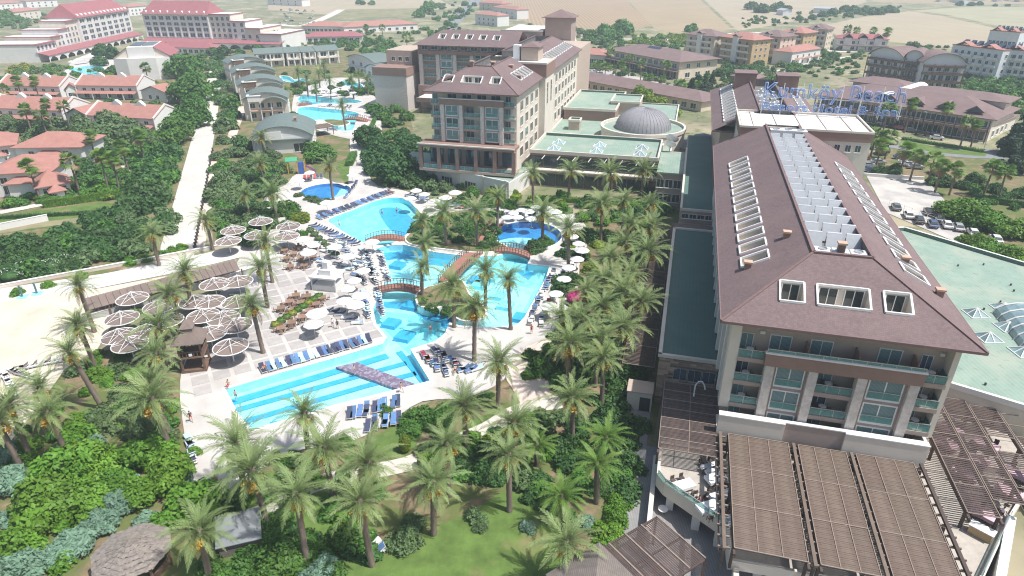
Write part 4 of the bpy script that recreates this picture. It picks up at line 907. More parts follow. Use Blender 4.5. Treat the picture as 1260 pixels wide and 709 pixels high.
# white podium with a green roof edge before it
pdm = thing('podium_building', 'white ground floor podium with green roof strip under the second hotel', 'building', uv(156, -56), -AX)
n0 = len(C.objects)
pts = [(-76, 165), (-41, 152), (-38, 168), (-38, 174), (-76, 174)]
b = MB(); b.prism(pts, 0, 4.4); b.build('wall', 'plaster_white', pdm)
b = MB(); b.prism(offset([Vector(p) for p in pts], -.3), 4.403, 4.5); b.build('flat_roof', 'green_roof', pdm)
b = MB(); b.bar((-76,165,4.6),(-41,152,4.6),.35,.4); b.build('parapet_cap', 'plaster_white', pdm)
dv = Vector((35, -13, 0)).normalized(); an = math.atan2(dv.y, dv.x)
for k, (s, w, h) in enumerate(((7, 5, 2.4), (17, 3.5, 2.0), (25, 3.5, 2.0), (33, 3.0, 2.2))): put('window', window_mesh(w, h, 'glass_dark', 'plaster_cream', 3, 0), pdm, (-76+dv.x*s, 165+dv.y*s-.03, .5), an)
for s in (.5, 12.5, 21, 29, 36.5): b = MB(); b.cbox((-76+dv.x*s, 165+dv.y*s, 0), .6, .5, 4.9, an); b.build('pilaster', 'plaster_cream', pdm)
fix(pdm, 156, -56, n0)
# restaurant halls with green flat roofs, skylights and dome
hall = thing('restaurant_hall', 'restaurant hall with pale green flat roofs and metal dome beside the palms', 'building', uv(195, -20), -AX)
n0 = len(C.objects)
def flat_block(p, x0, x1, y0, y1, z, wall, roof='green_roof', par=.5, name='wall', inner='green_roof_dark'):
    w_ = MB(); w_.box(x0, x1, y0, y1, 0, z); w_.build(name, wall, p)
    r_ = MB(); r_.box(x0+.3, x1-.3, y0+.3, y1-.3, z+.003, z+.08); r_.build('flat_roof', roof, p)
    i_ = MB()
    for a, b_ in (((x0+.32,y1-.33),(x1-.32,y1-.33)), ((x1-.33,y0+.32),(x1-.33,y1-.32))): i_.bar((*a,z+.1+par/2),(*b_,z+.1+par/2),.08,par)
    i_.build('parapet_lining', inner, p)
    c_ = MB()
    for a, b_ in (((x0-.1,y0),(x1+.1,y0)),((x1,y0),(x1,y1)),((x1,y1),(x0,y1)),((x0,y1),(x0,y0))): c_.bar((*a,z+par/2+.1),(*b_,z+par/2+.1),.42,par+.2)
    c_.build('parapet_cap', 'plaster_cream', p)
flat_block(hall, -40.9, -3, 186, 256, 5.6, 'plaster_tan', par=.3)
b = MB(); b.box(-39.4, -31, 187, 216, 5.7, 5.72); b.build('pale_roof', 'pool_pale', hall) if False else None
flat_block(hall, -39, -5.6, 166.6, 186.3, 8.6, 'band_brown', par=.7)
flat_block(hall, -40.3, -23, 222, 256.5, 9.0, 'band_brown', par=.6)
flat_block(hall, -26, -16, 234, 248, 9.8, 'plaster_tan', par=.4)
flat_block(hall, -36, -32.5, 207, 211, 8.4, 'plaster_tan', par=.4)
b = MB(); b.box(-39.3, -5.4, 165.2, 166.55, 0, 4.4); b.build('wall', 'plaster_tan', hall)
b = MB(); b.box(-39.4, -5.3, 164.7, 166.5, 4.403, 4.7); b.build('canopy', 'plaster_cream', hall)
for k in range(9):
    put('window', window_mesh(3.45, 2.9, 'glass_dark', 'frame_dark', 1, 0, False), hall, (-37.2+k*3.75, 166.58, 4.9))  # large dark panes also stand in for the shade under the brown band
    put('window', window_mesh(3.3, 3.0, 'glass_dark', 'frame_dark', 1, 0, False), hall, (-37.2+k*3.75, 165.18, .5))  # dark panes double as the shade below the canopy
    b = MB(); b.bar((-39+k*4.1, 166.6, 8.2), (-39.6+k*4.1, 165.0, 7.5), .12, .2); b.build('bracket', 'plaster_white', hall)
sk = MB(); sk.add([(-1.6,-1.6,0),(1.6,-1.6,0),(1.6,1.6,0),(-1.6,1.6,0),(0,0,1.15)], [(0,1,4),(1,2,4),(2,3,4),(3,0,4)]); skm = sk.mesh('glass_pyramid', 'skylight_glass')
sf = MB()
for a, b_ in (((-1.6,-1.6,.03),(1.6,-1.6,.03)),((1.6,-1.6,.03),(1.6,1.6,.03)),((1.6,1.6,.03),(-1.6,1.6,.03)),((-1.6,1.6,.03),(-1.6,-1.6,.03)),((-1.6,-1.6,.03),(0,0,1.18)),((1.6,-1.6,.03),(0,0,1.18)),((1.6,1.6,.03),(0,0,1.18)),((-1.6,1.6,.03),(0,0,1.18)),((0,-1.6,.03),(0,0,1.18)),((1.6,0,.03),(0,0,1.18)),((-1.6,0,.03),(0,0,1.18)),((0,1.6,.03),(0,0,1.18))): sf.bar(a, b_, .12)
sfm = sf.mesh('skylight_frame', 'frame_white')
def skylight(parent, x, y, z, s=1.0):
    o = put('skylight', skm, parent, (x, y, z), 0, s); put('skylight_frame', sfm, o, (0, 0, .01))
for x in (-33.5, -22, -10.5):
    for y in (171.5, 178): skylight(hall, x, y, 8.7)
for x, y in ((-30, 195), (-34, 200)): skylight(hall, x, y, 5.7, .6)
# rotunda
b = MB(); b.lathe([(12.6,0),(12.6,8.4),(12.9,8.4),(12.9,9.3),(12.2,9.3),(12.2,8.5),(.1,8.5)], 48, (-12.3,203.5,0)); b.build('rotunda_wall', 'plaster_cream', hall, smooth=False)
b = MB(); b.lathe([(12.1,8.52),(.1,8.53)], 48, (-12.3,203.5,0)); b.build('rotunda_roof', 'green_roof', hall)
dm = MB()
prof = [(8.4*math.cos(R(a)), 8.55+6.2*math.sin(R(a))) for a in range(0, 91, 9)]; dm.lathe(prof, 44, (-12.3,203.5,0)); dome = dm.build('dome', 'dome_metal', hall, smooth=True)
for k in range(44):
    a = 2*math.pi*(k+.5)/44; rb = MB(); rb.tube([(-12.3+r_*math.cos(a), 203.5+r_*math.sin(a), z+.02) for r_, z in prof], .07, 4, False); put('dome_rib', rb.mesh('dome_rib', 'dome_metal'), dome)
# ducts and dish beside the rotunda
for k in range(3):
    b = MB(); b.box(-24+k*6.5, -18.2+k*6.5, 187.2+.6*k, 189.4+.6*k, 5.7, 7.3); b.build('roof_duct', 'ac_white', hall)
fix(hall, 195, -20, n0)
# glazed link right of the hall
lk = thing('glazed_link', 'taupe link block with dark glazing between the halls and the long wing', 'building', uv(170, -2), -AX)
n0 = len(C.objects)
b = MB(); b.box(-5.2, 1.1, 158, 178, 0, 8.0); b.build('wall', 'plaster_taupe', lk)
b = MB(); b.box(-5.3, 1.15, 157.8, 178.1, 8.003, 8.4); b.build('flat_roof', 'green_roof', lk)
for k in range(3):
    put('window', window_mesh(1.7, 2.0, 'glass_dark'), lk, (-4.2+k*2.05, 157.98, 4.6)); put('window', window_mesh(1.7, 2.0, 'glass_dark'), lk, (-4.2+k*2.05, 157.98, 1.0))
fix(lk, 170, -2, n0)
kd = thing('pavilion', 'round pavilion with pale conical roof behind the long wing', 'pavilion', uv(205, 6), -AX)
b = MB(); b.lathe([(9,3.9),(9,4.3),(4,5.0),(4,5.5),(3.2,6.0),(.1,6.4)], 24); b.build('roof', 'barrel_green', kd)
b = MB(); b.lathe([(8.2,0),(8.2,3.9)], 24); b.build('wall', 'plaster_cream', kd)
b = MB(); b.lathe([(3.3,6.02),(3.0,6.8),(.1,7.6)], 20); b.build('lantern', 'dome_metal', kd, smooth=True)
# satellite dishes
def dish(p, r_, lb, tilt=R(50), rz=R(150)):
    o = thing('satellite_dish', lb, 'satellite dish', p, rz); m_ = MB(); m_.lathe([(r_*math.sin(R(a)), r_*(1-math.cos(R(a)))) for a in range(2, 52, 7)], 18)
    put('reflector', m_.mesh('reflector', 'plastic_white', True), o, (0, 0, r_*.9), rot=(tilt, 0, 0)); q = MB(); q.tube([(0,0,0),(0,0,r_*.95)], .08, 6); q.build('mast', 'steel', o)
dish(uv(181.5, -3.0, 8.4), 2.3, 'large white satellite dish beside the skylit roof'); dish(uv(177, -3.2, 8.4), 1.9, 'smaller white satellite dish in front of the large dish')
dish(uv(236, 4, 4.5), 1.1, 'small white dish at the end of the long brown roof')
# ---------------------------------------------------------------- flat green roof right of the hotel
gp = [(79.5,30.5),(79.3,35.4),(76.2,43),(70,58),(55,96),(104,96),(123,60),(136,44.4),(131,30.5)]
grn = thing('flat_roofed_hall', 'wide hall with pale green flat roof right of the hotel', 'building', uv(100, 50), 0)
o_ = uv(100, 50); wp = [uv(u, v) - o_ for u, v in gp]
b = MB(); b.prism(wp, 0, 6.6); b.build('wall', 'plaster_cream', grn)
put('flat_roof', fill_mesh('flat_roof', offset(wp, -.3), 6.66, 'green_roof'), grn)
cp = MB(); ln = MB()
for i in range(len(wp)):
    a, c = wp[i-1], wp[i]; cp.bar((a.x,a.y,6.95),(c.x,c.y,6.95),.45,.75)
cp.build('parapet_cap', 'plaster_white', grn)
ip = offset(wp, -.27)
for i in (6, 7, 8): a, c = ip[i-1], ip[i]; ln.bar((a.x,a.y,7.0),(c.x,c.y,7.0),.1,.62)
ln.build('parapet_lining', 'green_roof_dark', grn)
for u, v in ((101,45.8),(93.5,45.0),(97.5,48.8),(90.4,48.2),(104,50.5)):
    p = uv(u, v) - o_; skylight(grn, p.x, p.y, 6.7, .85)
# glass vault with white ribs
for k in range(9):
    p = uv(86+k*2.0, 52.5) - o_; mb = MB()
    mb.tube([(p.x+4.2*math.cos(a)*math.cos(AX)*-1, p.y+4.2*math.cos(a)*math.sin(AX), 6.7+2.2*math.sin(a)) for a in [math.pi*i/8 for i in range(9)]], .12, 5); mb.build('vault_rib', 'frame_white', grn)
mb = MB()
for i in range(8):
    a0_, a1_ = math.pi*i/8, math.pi*(i+1)/8; q = []
    for (uu, a) in ((86,a0_),(102,a0_),(102,a1_),(86,a1_)):
        p = uv(uu, 52.5) - o_; q.append((p.x-4.1*math.cos(a)*math.cos(AX), p.y+4.1*math.cos(a)*math.sin(AX), 6.7+2.13*math.sin(a)))
    mb.quad(*q)
mb.build('glass_vault', 'skylight_glass', grn)
vm = MB(); vm.lathe([(.14,0),(.14,.35),(.0,.35)], 6); vme = vm.mesh('roof_vent', 'frame_dark')
random.seed(5)
for k in range(16):
    u, v = 80+random.random()*42, 36+random.random()*20
    p = uv(u, v) - o_
    if inside(p, offset(wp, -1)): put('roof_vent', vme, grn, (p.x, p.y, 6.66))
# ---------------------------------------------------------------- terraces and reed pergolas at the hotel's foot
ter = thing('dining_terrace', 'raised pale dining terrace on pillars at the foot of the hotel', 'terrace', uv(57, 18), -AX)
n0 = len(C.objects)
tp = [(1.6,62.5),(1.6,57.2),(2.4,56.0),(8.8,51.5),(9.0,47.5),(28.5,48.2),(31.5,51.5),(36.9,60.4),(43.5,70),(43,75.5),(35,78.4),(31.5,79),(29.3,65.9),(9,65.9),(8,74),(1.6,74)]
tp = [Vector(p) for p in tp]
b = MB(); b.prism([(p.x, p.y) for p in tp], 2.5, 3.1); b.build('floor_slab', 'plaster_cream', ter)
tile = mat('terrace_tile', (0.44,0.40,0.35), 0.8, 0.14, 1.0)
put('tile_floor', fill_mesh('tile_floor', offset(tp, -.25), 3.106, 'terrace_tile'), ter)
for i in range(1, 9):
    a, c = tp[i-1], tp[i]; w_ = MB(); w_.bar((a.x,a.y,2.95),(c.x,c.y,2.95),.3,1.7 if i < 5 else 1.2); w_.build('edge_wall', 'plaster_cream', ter)
a, c = tp[4], tp[5]
for (x, y) in ((3.2,56.2),(6,54),(8.3,52.3),(12,49.3),(17,49),(22,49.2),(27,49.4),(2.4,62),(5,60),(15,56),(24,56)):
    w_ = MB(); w_.cbox((x, y, 0), .8, .8, 2.5); w_.build('pillar', 'plaster_white', ter)
for i in (2, 3):
    a, c = tp[i-1], tp[i]; rail(ter, (a.x, a.y), (c.x, c.y), 3.75, .6)
rail(ter, (tp[6].x, tp[6].y), (tp[7].x, tp[7].y), 3.3, .9)
w_ = MB(); w_.bar((1.2,50,.9),(1.2,62.5,.9),.5,1.8); w_.build('garden_wall', 'plaster_cream', ter)
w_ = MB(); w_.bar((9.4,40,1.4),(9.6,47.4,1.4),.5,2.8); w_.build('garden_wall', 'plaster_cream', ter)
w_ = MB(); w_.bar((30.4,46,1.9),(36.9,60.2,1.9),.8,3.8); w_.build('garden_wall', 'plaster_white', ter)
fix(ter, 57, 18, n0)
# slats of one mat (shared by all mats): real laths, one mesh
def lath_mesh(name, w, d_, step, m, gap=.35, th=.03):
    mb = MB(); n = max(2, int(d_/step))
    for k in range(n):
        y = -d_/2 + d_*(k+.5)/n; mb.box(-w/2, w/2, y-step*(1-gap)/2, y+step*(1-gap)/2, 0, th + (.012 if k % 3 == 0 else 0))
    return mb.mesh(name, m)
def pergola(name, label, u0, u1, cols, z, ncol, nrow, m, step=.17, gap=.18, loc=None, beams=True, zslope=0.0, group=None, posts=True, dx=0.0, skip=0.0):
    """rows of reed mats between battens on dark beams; cols = [(v0, v1), ...] panels"""
    cv = (cols[0][0]+cols[-1][1])/2; cu = (u0+u1)/2
    o = thing(name, label, 'pergola', uv(cu, cv), -AX, group); D_ = u1-u0
    for (va, vb) in cols:
        w = (vb-va)/ncol; h = D_/nrow; lm = lath_mesh('reed_mat', w-.06, h-.06, step, m, gap)
        for i in range(ncol):
            for j in range(nrow):
                x = va-cv+w*(i+.5); y = -D_/2+h*(j+.5)
                if random.random() < skip: continue
                k = put('reed_mat', lm, o, (x, y, z+.06+random.uniform(-.012,.012)), rot=(random.uniform(-.008,.008), random.uniform(-.008,.008), 0))
        bt = MB()
        for i in range(ncol+1): bt.bar((va-cv+w*i,-D_/2,z+.13),(va-cv+w*i,D_/2,z+.13),.07,.06)
        for j in range(nrow+1): bt.bar((va-cv,-D_/2+h*j,z+.15),(vb-cv,-D_/2+h*j,z+.15),.09,.07)
        bt.build('batten', 'batten', o)
        for x in (va-cv-.0, vb-cv+.0):
            bm_ = MB(); bm_.box(x-.12, x+.12, -D_/2-.6, D_/2, z-.35, z-.03); bm_.build('beam', 'pergola_dark', o)
            if posts:
                for y in (-D_/2+.4, 0, D_/2-.6):
                    p_ = MB(); p_.box(x-.13, x+.13, y-.13, y+.13, 0.0 if z < 5 else 3.1, z-.352); p_.build('post', 'pergola_dark', o)
    return o
cols = [(8.9, 15.3), (16.35, 21.3), (22.3, 28.0)]
for (va, vb), lb in zip(cols, ('broad reed mat awning over the terrace end nearest the boardwalk', 'narrow middle reed mat awning below the hotel balconies', 'broad reed mat awning next to the open pergola')):
    pergola('reed_awning', lb, 46.5, 63.2, [(va, vb)], 6.0, 3, 3, 'mat_reed', .22, .1, posts=True)
# dark joists in the gaps between the awnings
for v, lb in ((15.85, 'dark beam track in the gap beside the narrow awning'), (21.8, 'dark beam track in the gap beside the open side awning'), (28.7, 'dark beam track along the outer edge of the last awning'), (8.0, 'pale beam track along the boardwalk edge of the awnings')):
    o = thing('beam_track', lb, 'beam', uv(54.8, v), -AX)
    b = MB(); b.box(-.16, .16, -8.7, 8.4, 6.0, 6.3); b.build('beam', 'mat_reed' if v != 28.7 else 'pergola_dark', o)
    b = MB(); b.box(-.5, -.34, -8.6, 8.3, 5.5, 5.75); b.build('beam', 'pergola_dark', o)
    for k in range(13): b = MB(); b.box(-.55, .55, -8.3+k*1.35, -8.15+k*1.35, 5.76, 5.98); b.build('joist', 'batten', o)
    for y in (-8.2, 0, 8): b = MB(); b.box(-.12, .12, y-.12, y+.12, 3.0, 5.5); b.build('post', 'pergola_dark', o)
pergola('dark_pergola', 'dark slatted pergola tucked between stone wall and hotel flank', 59.2, 72.6, [(1.3, 7.9)], 5.6, 2, 7, 'mat_dark', .2, .3)
pergola('long_pergola', 'long dark pergola running beside the stone clad wing', 78, 131, [(-4.6, -.2)], 3.9, 1, 10, 'mat_dark', .34, .45, posts=False)
for k in range(4):
    va = 31.6+k*3.1; u1 = 79-k*.9; u0 = 57.5+k*2.6
    pergola('open_pergola', ['open dark pergola bay nearest the hotel corner', 'second bay of the open dark pergola', 'third bay of the open dark pergola', 'outermost bay of the open dark pergola'][k], u0, u1, [(va, va+2.9)], 5.4, 1, 5, 'mat_dark', .32, .42, skip=.26, posts=(k % 2 == 0), group='open pergola bays')
# pyramid roofed timber pavilion
pv = thing('timber_pavilion', 'timber pavilion with brown slatted roof beside the boardwalk', 'pavilion', uv(46.2, 0.2, 0), -AX - R(0))
pts = [Vector((1.6, 4.4)), Vector((6.4, .3)), Vector((.5, -8)), Vector((-5.5, -3.4))]; zz = 4.0
ex = (pts[1]-pts[0]).normalized(); L0 = (pts[1]-pts[0]).length; L1 = (pts[3]-pts[0]).length
ang_p = math.atan2(ex.y, ex.x)
for i in range(2):
    for j in range(5):
        for s in range(1):
            lm = lath_mesh('roof_mat', L0/2-.1, L1/5-.12, .2, 'mat_dark', .2)
            c = pts[0] + ex*(L0*(i+.5)/2) + (pts[3]-pts[0])*((j+.5)/5)
            put('roof_mat', lm, pv, (c.x, c.y, zz+.02*j), ang_p)
bt = MB()
for j in range(6):
    a = pts[0]+(pts[3]-pts[0])*(j/5); c = a + ex*L0; bt.bar((a.x,a.y,zz+.1),(c.x,c.y,zz+.1),.14,.12)
bt.build('batten', 'batten', pv)
for i in range(3):
    a = pts[0]+ex*(L0*i/2); c = a+(pts[3]-pts[0]); q = MB(); q.bar((a.x,a.y,zz-.15),(c.x,c.y,zz-.15),.16,.22); q.build('beam', 'pergola_dark', pv)
b = MB(); c = (-3.2, -5.2); r_ = 4.6
q = [(c[0]+r_*math.cos(ang_p+R(45)+k*R(90)), c[1]+r_*math.sin(ang_p+R(45)+k*R(90)), zz+.35) for k in range(4)] + [(c[0], c[1], zz+2.4)]
b.add(q, [(0,1,4),(1,2,4),(2,3,4),(3,0,4),(3,2,1,0)]); b.build('pyramid_roof', 'grey_wood', pv)
for p in pts: q = MB(); q.box(p.x-.12, p.x+.12, p.y-.12, p.y+.12, 0, zz-.26); q.build('post', 'brown_wood', pv)
# ---------------------------------------------------------------- plants
rng = np.random.RandomState(21)
def frond_arrays(elev, length=3.7, droop=1.25, nseg=22, leaf=.62, seed=0):
    """curved feather frond along +x: rachis and paired leaflets as quads"""
    r_ = np.random.RandomState(seed); V = []; F = []
    pts = []; p = np.array([0., 0., 0.]); a = elev; ds = length/nseg
    for i in range(nseg+1):
        pts.append(p.copy()); p = p + np.array([math.cos(a), 0, math.sin(a)])*ds; a -= droop/nseg*(0.5+1.1*i/nseg)
    pts = np.array(pts)
    for i in range(0, nseg, 2):                                   # rachis
        w0 = .07*(1-i/nseg)+.015; w1 = .07*(1-min(nseg, i+2)/nseg)+.015; n = len(V); a_, b_ = pts[i], pts[min(nseg, i+2)]
        V += [a_+[0,-w0,0], b_+[0,-w1,0], b_+[0,w1,0], a_+[0,w0,0]]; F.append([n, n+1, n+2, n+3])
    for i in range(3, nseg+1):
        t = i/nseg; L = leaf*(math.sin(math.pi*min(1, .18+t*.86))**.6)*(1-.35*t)+.08
        dd = pts[i]-pts[i-1]; dd = dd/np.linalg.norm(dd); up = np.array([-dd[2], 0, dd[0]])
        for s in (-1, 1):
            v = dd*.75 + np.array([0, s, 0])*.85 + up*(.30-.25*t) + r_.normal(0, .10, 3); v /= np.linalg.norm(v)
            tip = pts[i]+v*L*r_.uniform(.85, 1.12) - np.array([0, 0, .12*L]); wv = dd*.085; n = len(V)
            mid = pts[i]+v*L*.5+np.array([0,0,.015])
            V += [pts[i]-wv*.5, mid-wv*.6, tip, mid+wv*.7]; F.append([n, n+1, n+2, n+3])
    return np.array(V), np.array(F)
ELEV = [R(82), R(66), R(50), R(33), R(15), R(-8), R(-34), R(-58)]
FR = []; FRF = []
for i, e in enumerate(ELEV):
    V, F = frond_arrays(e, 3.6 if i < 1 else (4.4 if i < 5 else 3.7), 1.15 if i < 6 else .75, 26, .66, i)
    FR.append((V, F)); FRF.append(quads_mesh('frond', V, F, 'frond' if i < 7 else 'frond_dry'))
FRG = [quads_mesh('frond', V, F, 'frond_fresh') for V, F in FR[:7]]
def frond_plan(seed, n=46):
    r_ = random.Random(seed); out = []
    cnt = [3, 5, 7, 8, 8, 6, 3, r_.choice((1, 2, 3, 4))]
    for i, c in enumerate(cnt):
        off = r_.random()*6.28
        for k in range(c): out.append((i, off+6.283*k/c+r_.uniform(-.25, .25), r_.uniform(.74, 1.12), r_.uniform(-.22, .22)))
    return out
def rot_z(V, a): c, s = math.cos(a), math.sin(a); return V @ np.array([[c, s, 0], [-s, c, 0], [0, 0, 1]])
def crown_joined(seed, kinds=8, m='frond'):
    VV = []; FF = []; n = 0
    for i, az, sc, ti in frond_plan(seed):
        if i >= kinds: continue
        V, F = FR[i]; V = rot_z(V*sc, az); VV.append(V); FF.append(F+n); n += len(V)
    return quads_mesh('crown', np.vstack(VV), np.vstack(FF), m)
CJ = [crown_joined(s) for s in range(4)]
CJG = [crown_joined(s+10, 6, 'frond_fresh') for s in range(2)]
def trunk_mesh(r0, r1, n=10, rings=16, bend=.04, seed=0, m='palm_trunk', bump=.06):
    r_ = random.Random(seed); mb = MB(); vs = []; a = r_.random()*6.28
    for i in range(rings+1):
        t = i/rings; rr = (r0+(r1-r0)*t)*(1+(bump if i % 2 else -bump)) + (.10*r0*(1-t*8) if t < .12 else 0)
        ox, oy = bend*math.sin(t*1.6)*math.cos(a), bend*math.sin(t*1.6)*math.sin(a)
        for k in range(n): vs.append((ox*8+rr*math.cos(6.283*k/n), oy*8+rr*math.sin(6.283*k/n), t))
    mb.add(vs, [(i*n+k, i*n+(k+1) % n, (i+1)*n+(k+1) % n, (i+1)*n+k) for i in range(rings) for k in range(n)] + [tuple(rings*n+k for k in range(n))])
    return mb.mesh('trunk', m, True)
TRK = [trunk_mesh(.34, .30, seed=s, bend=.0) for s in range(3)]
TRF = [trunk_mesh(.24, .15, seed=s, bend=.0) for s in range(2)]
hb = MB(); hb.lathe([(.05,-.7),(.34,-.45),(.44,-.1),(.40,.25),(.18,.6),(.02,.75)], 9); HEART = hb.mesh('crown_heart', 'palm_trunk')
def cluster(seed):
    r_ = np.random.RandomState(seed); V = []; F = []
    st = np.array([.35, 0, .1]); en = np.array([1.15, 0, -.55])
    n = 0; V += [st+[0,-.03,0], en+[0,-.03,0], en+[0,.03,0], st+[0,.03,0]]; F.append([0,1,2,3])
    for k in range(110):
        c = en + r_.normal(0, 1, 3)*[.20, .20, .34] - [0, 0, .3]; s = .085; d1 = r_.normal(0,1,3); d1 /= np.linalg.norm(d1); d2 = np.cross(d1, r_.normal(0,1,3)); d2 /= np.linalg.norm(d2); m_ = len(V)
        V += [c-d1*s-d2*s, c+d1*s-d2*s, c+d1*s+d2*s, c-d1*s+d2*s]; F.append([m_, m_+1, m_+2, m_+3])
    return quads_mesh('date_cluster', np.array(V), np.array(F), 'dates')
CLU = [cluster(s) for s in range(3)]
PALMN = [0]
def date_palm(px_, py_, h, label, group, near=True, sc=1.0, fresh=False, dates=4, lean=None):
    k = PALMN[0]; PALMN[0] += 1; r_ = random.Random(k*7+1)
    sc *= r_.uniform(.86, 1.2); h *= r_.uniform(.94, 1.06)
    p = at(px_, py_, h); base = Vector((p.x, p.y, 0)); lx, ly = lean if lean else (r_.uniform(-.05, .05), r_.uniform(-.05, .05))
    base -= Vector((math.sin(ly)*h, -math.sin(lx)*h, 0))
    o = thing('date_palm', label, 'palm tree', base, 0, group); o.rotation_euler = (lx, ly, r_.random()*.3)
    put('trunk', TRK[k % 3], o, (0, 0, 0), r_.random()*6, (1, 1, h))
    if near:
        c = put('crown', HEART, o, (0, 0, h), 0, sc)
        ms = FRG if fresh else FRF
        for i, az, s, ti in frond_plan(k):
            if i < len(ms): put('frond', ms[i], c, (0, 0, .05), rot=(ti, 0, az), sc=s)
    else: put('crown', (CJG if fresh else CJ)[k % (2 if fresh else 4)], o, (0, 0, h), r_.random()*6, sc)
    for j in range(dates): tag(put('date_cluster', CLU[j % 3], o, (0, 0, h), -2.5+r_.uniform(-.25, .25)+j*(1.9 if dates < 5 else 1.35)/max(1, dates-1)*1.0, sc*r_.uniform(.62, .95)), kind='stuff')
    return o
# fan palms (street and villa palms)
def fan_arrays():
    VV = []; FF = []; MI = []; n = 0; r_ = np.random.RandomState(4)
    for q in range(38):
        az = r_.uniform(0, 6.28); el = r_.choice([1.2, .8, .45, .1, -.3, -.8]) + r_.uniform(-.15, .15); pl = r_.uniform(.7, 1.0)
        d1 = np.array([math.cos(az)*math.cos(el), math.sin(az)*math.cos(el), math.sin(el)]); sd = np.array([-math.sin(az), math.cos(az), 0]); up = np.cross(d1, sd)
        c = d1*pl; V = [np.zeros(3)-sd*.02, c-sd*.02, c+sd*.02, np.zeros(3)+sd*.02]; F = [[0,1,2,3]]
        for b in range(11):
            a = (b-5)*.27; v = d1*math.cos(a)+sd*math.sin(a); L = .95*(1-.10*abs(b-5)/5); tip = c+v*L-np.array([0,0,.22]); w = np.cross(v, up)*.10; m_ = len(V)
            V += [c, c+v*L*.55-w*.8, tip, c+v*L*.55+w*.8]; F.append([m_, m_+1, m_+2, m_+3])
        VV.append(np.array(V)); FF.append(np.array(F)+n); n += len(V); MI += [1 if el < -.55 else 0]*len(F)
    return quads_mesh('crown', np.vstack(VV), np.vstack(FF), ['frond_fresh', 'frond_dry'], MI)
FAN = fan_arrays()
def fan_palm(px_, py_, h, label, group, sc=1.3):
    k = PALMN[0]; PALMN[0] += 1; r_ = random.Random(k)
    p = at(px_, py_, h); o = thing('fan_palm', label, 'palm tree', (p.x, p.y, 0), 0, group); o.rotation_euler = (r_.uniform(-.04,.04), r_.uniform(-.04,.04), 0)
    put('trunk', TRF[k % 2], o, (0,0,0), 0, (1.2, 1.2, h)); put('crown', FAN, o, (0,0,h), r_.random()*6, sc*r_.uniform(.85, 1.15))
G1 = 'date palms in the garden below the pools'
for x, y, h in [(443,618,8.5),(365,610,8),(310,580,8),(292,548,7.5),(398,553,7.5),(532,596,7),(550,548,7),(570,500,7),(627,561,7.5),(632,522,6.5),(375,510,6.5),(452,572,6)]:
    date_palm(x, y, h, 'date palm hung with orange fruit in the garden below the lane pool', G1)
date_palm(246, 655, 6, 'date palm with drooping fronds beside the thatched round hut', None, dates=5)
for x, y, h in [(613,446,7.5),(705,490,7.5),(585,380,8.5),(625,344,9),(597,333,8)]:
    date_palm(x, y, h, 'tall date palm rising from the white deck beside the lagoon', 'date palms standing on the pool deck')
date_palm(735, 572, 5.5, 'bright green young palm with thin trunk beside the boardwalk hedge', None, fresh=True, dates=0, sc=.85)
date_palm(690, 612, 4.0, 'short bright palm with yellow green fronds on the lawn edge', None, fresh=True, dates=0, sc=.8)
date_palm(696, 668, 5.5, 'pale shaggy palm at the corner of the lawn', None, dates=1, sc=.9)
date_palm(660, 548, 3.2, 'small bushy green palm under the garden palms', None, fresh=True, dates=0, sc=.75)
date_palm(745, 540, 3.0, 'low dark palm beside the winding path', None, fresh=True, dates=0, sc=.8)
G2 = 'date palms along the beach edge'
for x, y, h, ln in [(97,352,8,None),(97,400,8,None),(86,432,9,(.02,-.16)),(50,478,7.5,None),(58,508,7.5,None),(12,500,8,None),(-2,520,8,None)]:
    date_palm(x, y, h, 'date palm leaning over the sandy beach edge', G2, lean=ln)
G3 = 'date palms among the ring parasols'
for x, y, h in [(228,335,8),(210,362,8),(195,402,7.5),(192,436,7.5),(187,470,8),(187,492,8.5),(320,330,8),(326,298,8),(310,376,8.5)]:
    date_palm(x, y, h, 'date palm growing among the ring shaped brown parasols', G3)
G4 = 'date palms on the pool islands'
for x, y, h in [(523,300,6.5),(519,330,6),(558,352,8),(546,262,8),(586,262,8),(613,243,8.5),(520,272,7)]:
    date_palm(x, y, h, 'date palm growing from the planted pool island', G4)
for x, y, h in [(700,282,8),(668,262,7)]: date_palm(x, y, h, 'date palm beside the round pool', 'date palms by the round pool')
for x, y, h in [(655,214,8.5),(702,210,8.5),(750,213,8.5),(792,210,8.5),(741,252,8),(768,248,8)]: date_palm(x, y, h, 'date palm in the row before the skylit restaurant hall', 'palm row before the restaurant hall', sc=1.12)
G5 = 'date palms in the dense grove beside the hotel'
for x, y, h in [(690,392,8),(716,396,8.5),(742,378,8),(737,420,8),(766,404,8.5),(790,372,8),(745,345,8),(776,338,8),(798,310,8),(770,300,8),(752,318,8),(702,424,7.5),(742,442,7.5),(722,360,8),(768,360,8),(800,252,8),(800,280,7.5),(776,276,8)]:
    date_palm(x, y, h, 'date palm in the dense grove between the pools and the stone clad wing', G5)
G6 = 'date palms beside the service road'
for x, y, h in [(187,288,6.5),(254,272,6.5),(320,202,7),(335,238,7),(302,240,6.5),(322,170,6)]: date_palm(x, y, h, 'date palm beside the white service road', G6, near=False)
date_palm(405, 205, 8.5, 'tall date palm at the edge of the oval paddling pool', None, near=False)
for x, y, h in [(421,130,9),(366,88,8),(377,96,8),(392,90,8),(405,98,8),(388,104,7),(432,98,8),(441,92,8),(398,80,8),(452,98,7),(352,112,5)]:
    date_palm(x, y, h, 'date palm among the pools between the green roofed bungalows', 'date palms between the bungalows', near=False, dates=0)
GF = 'fan palms among the villas'
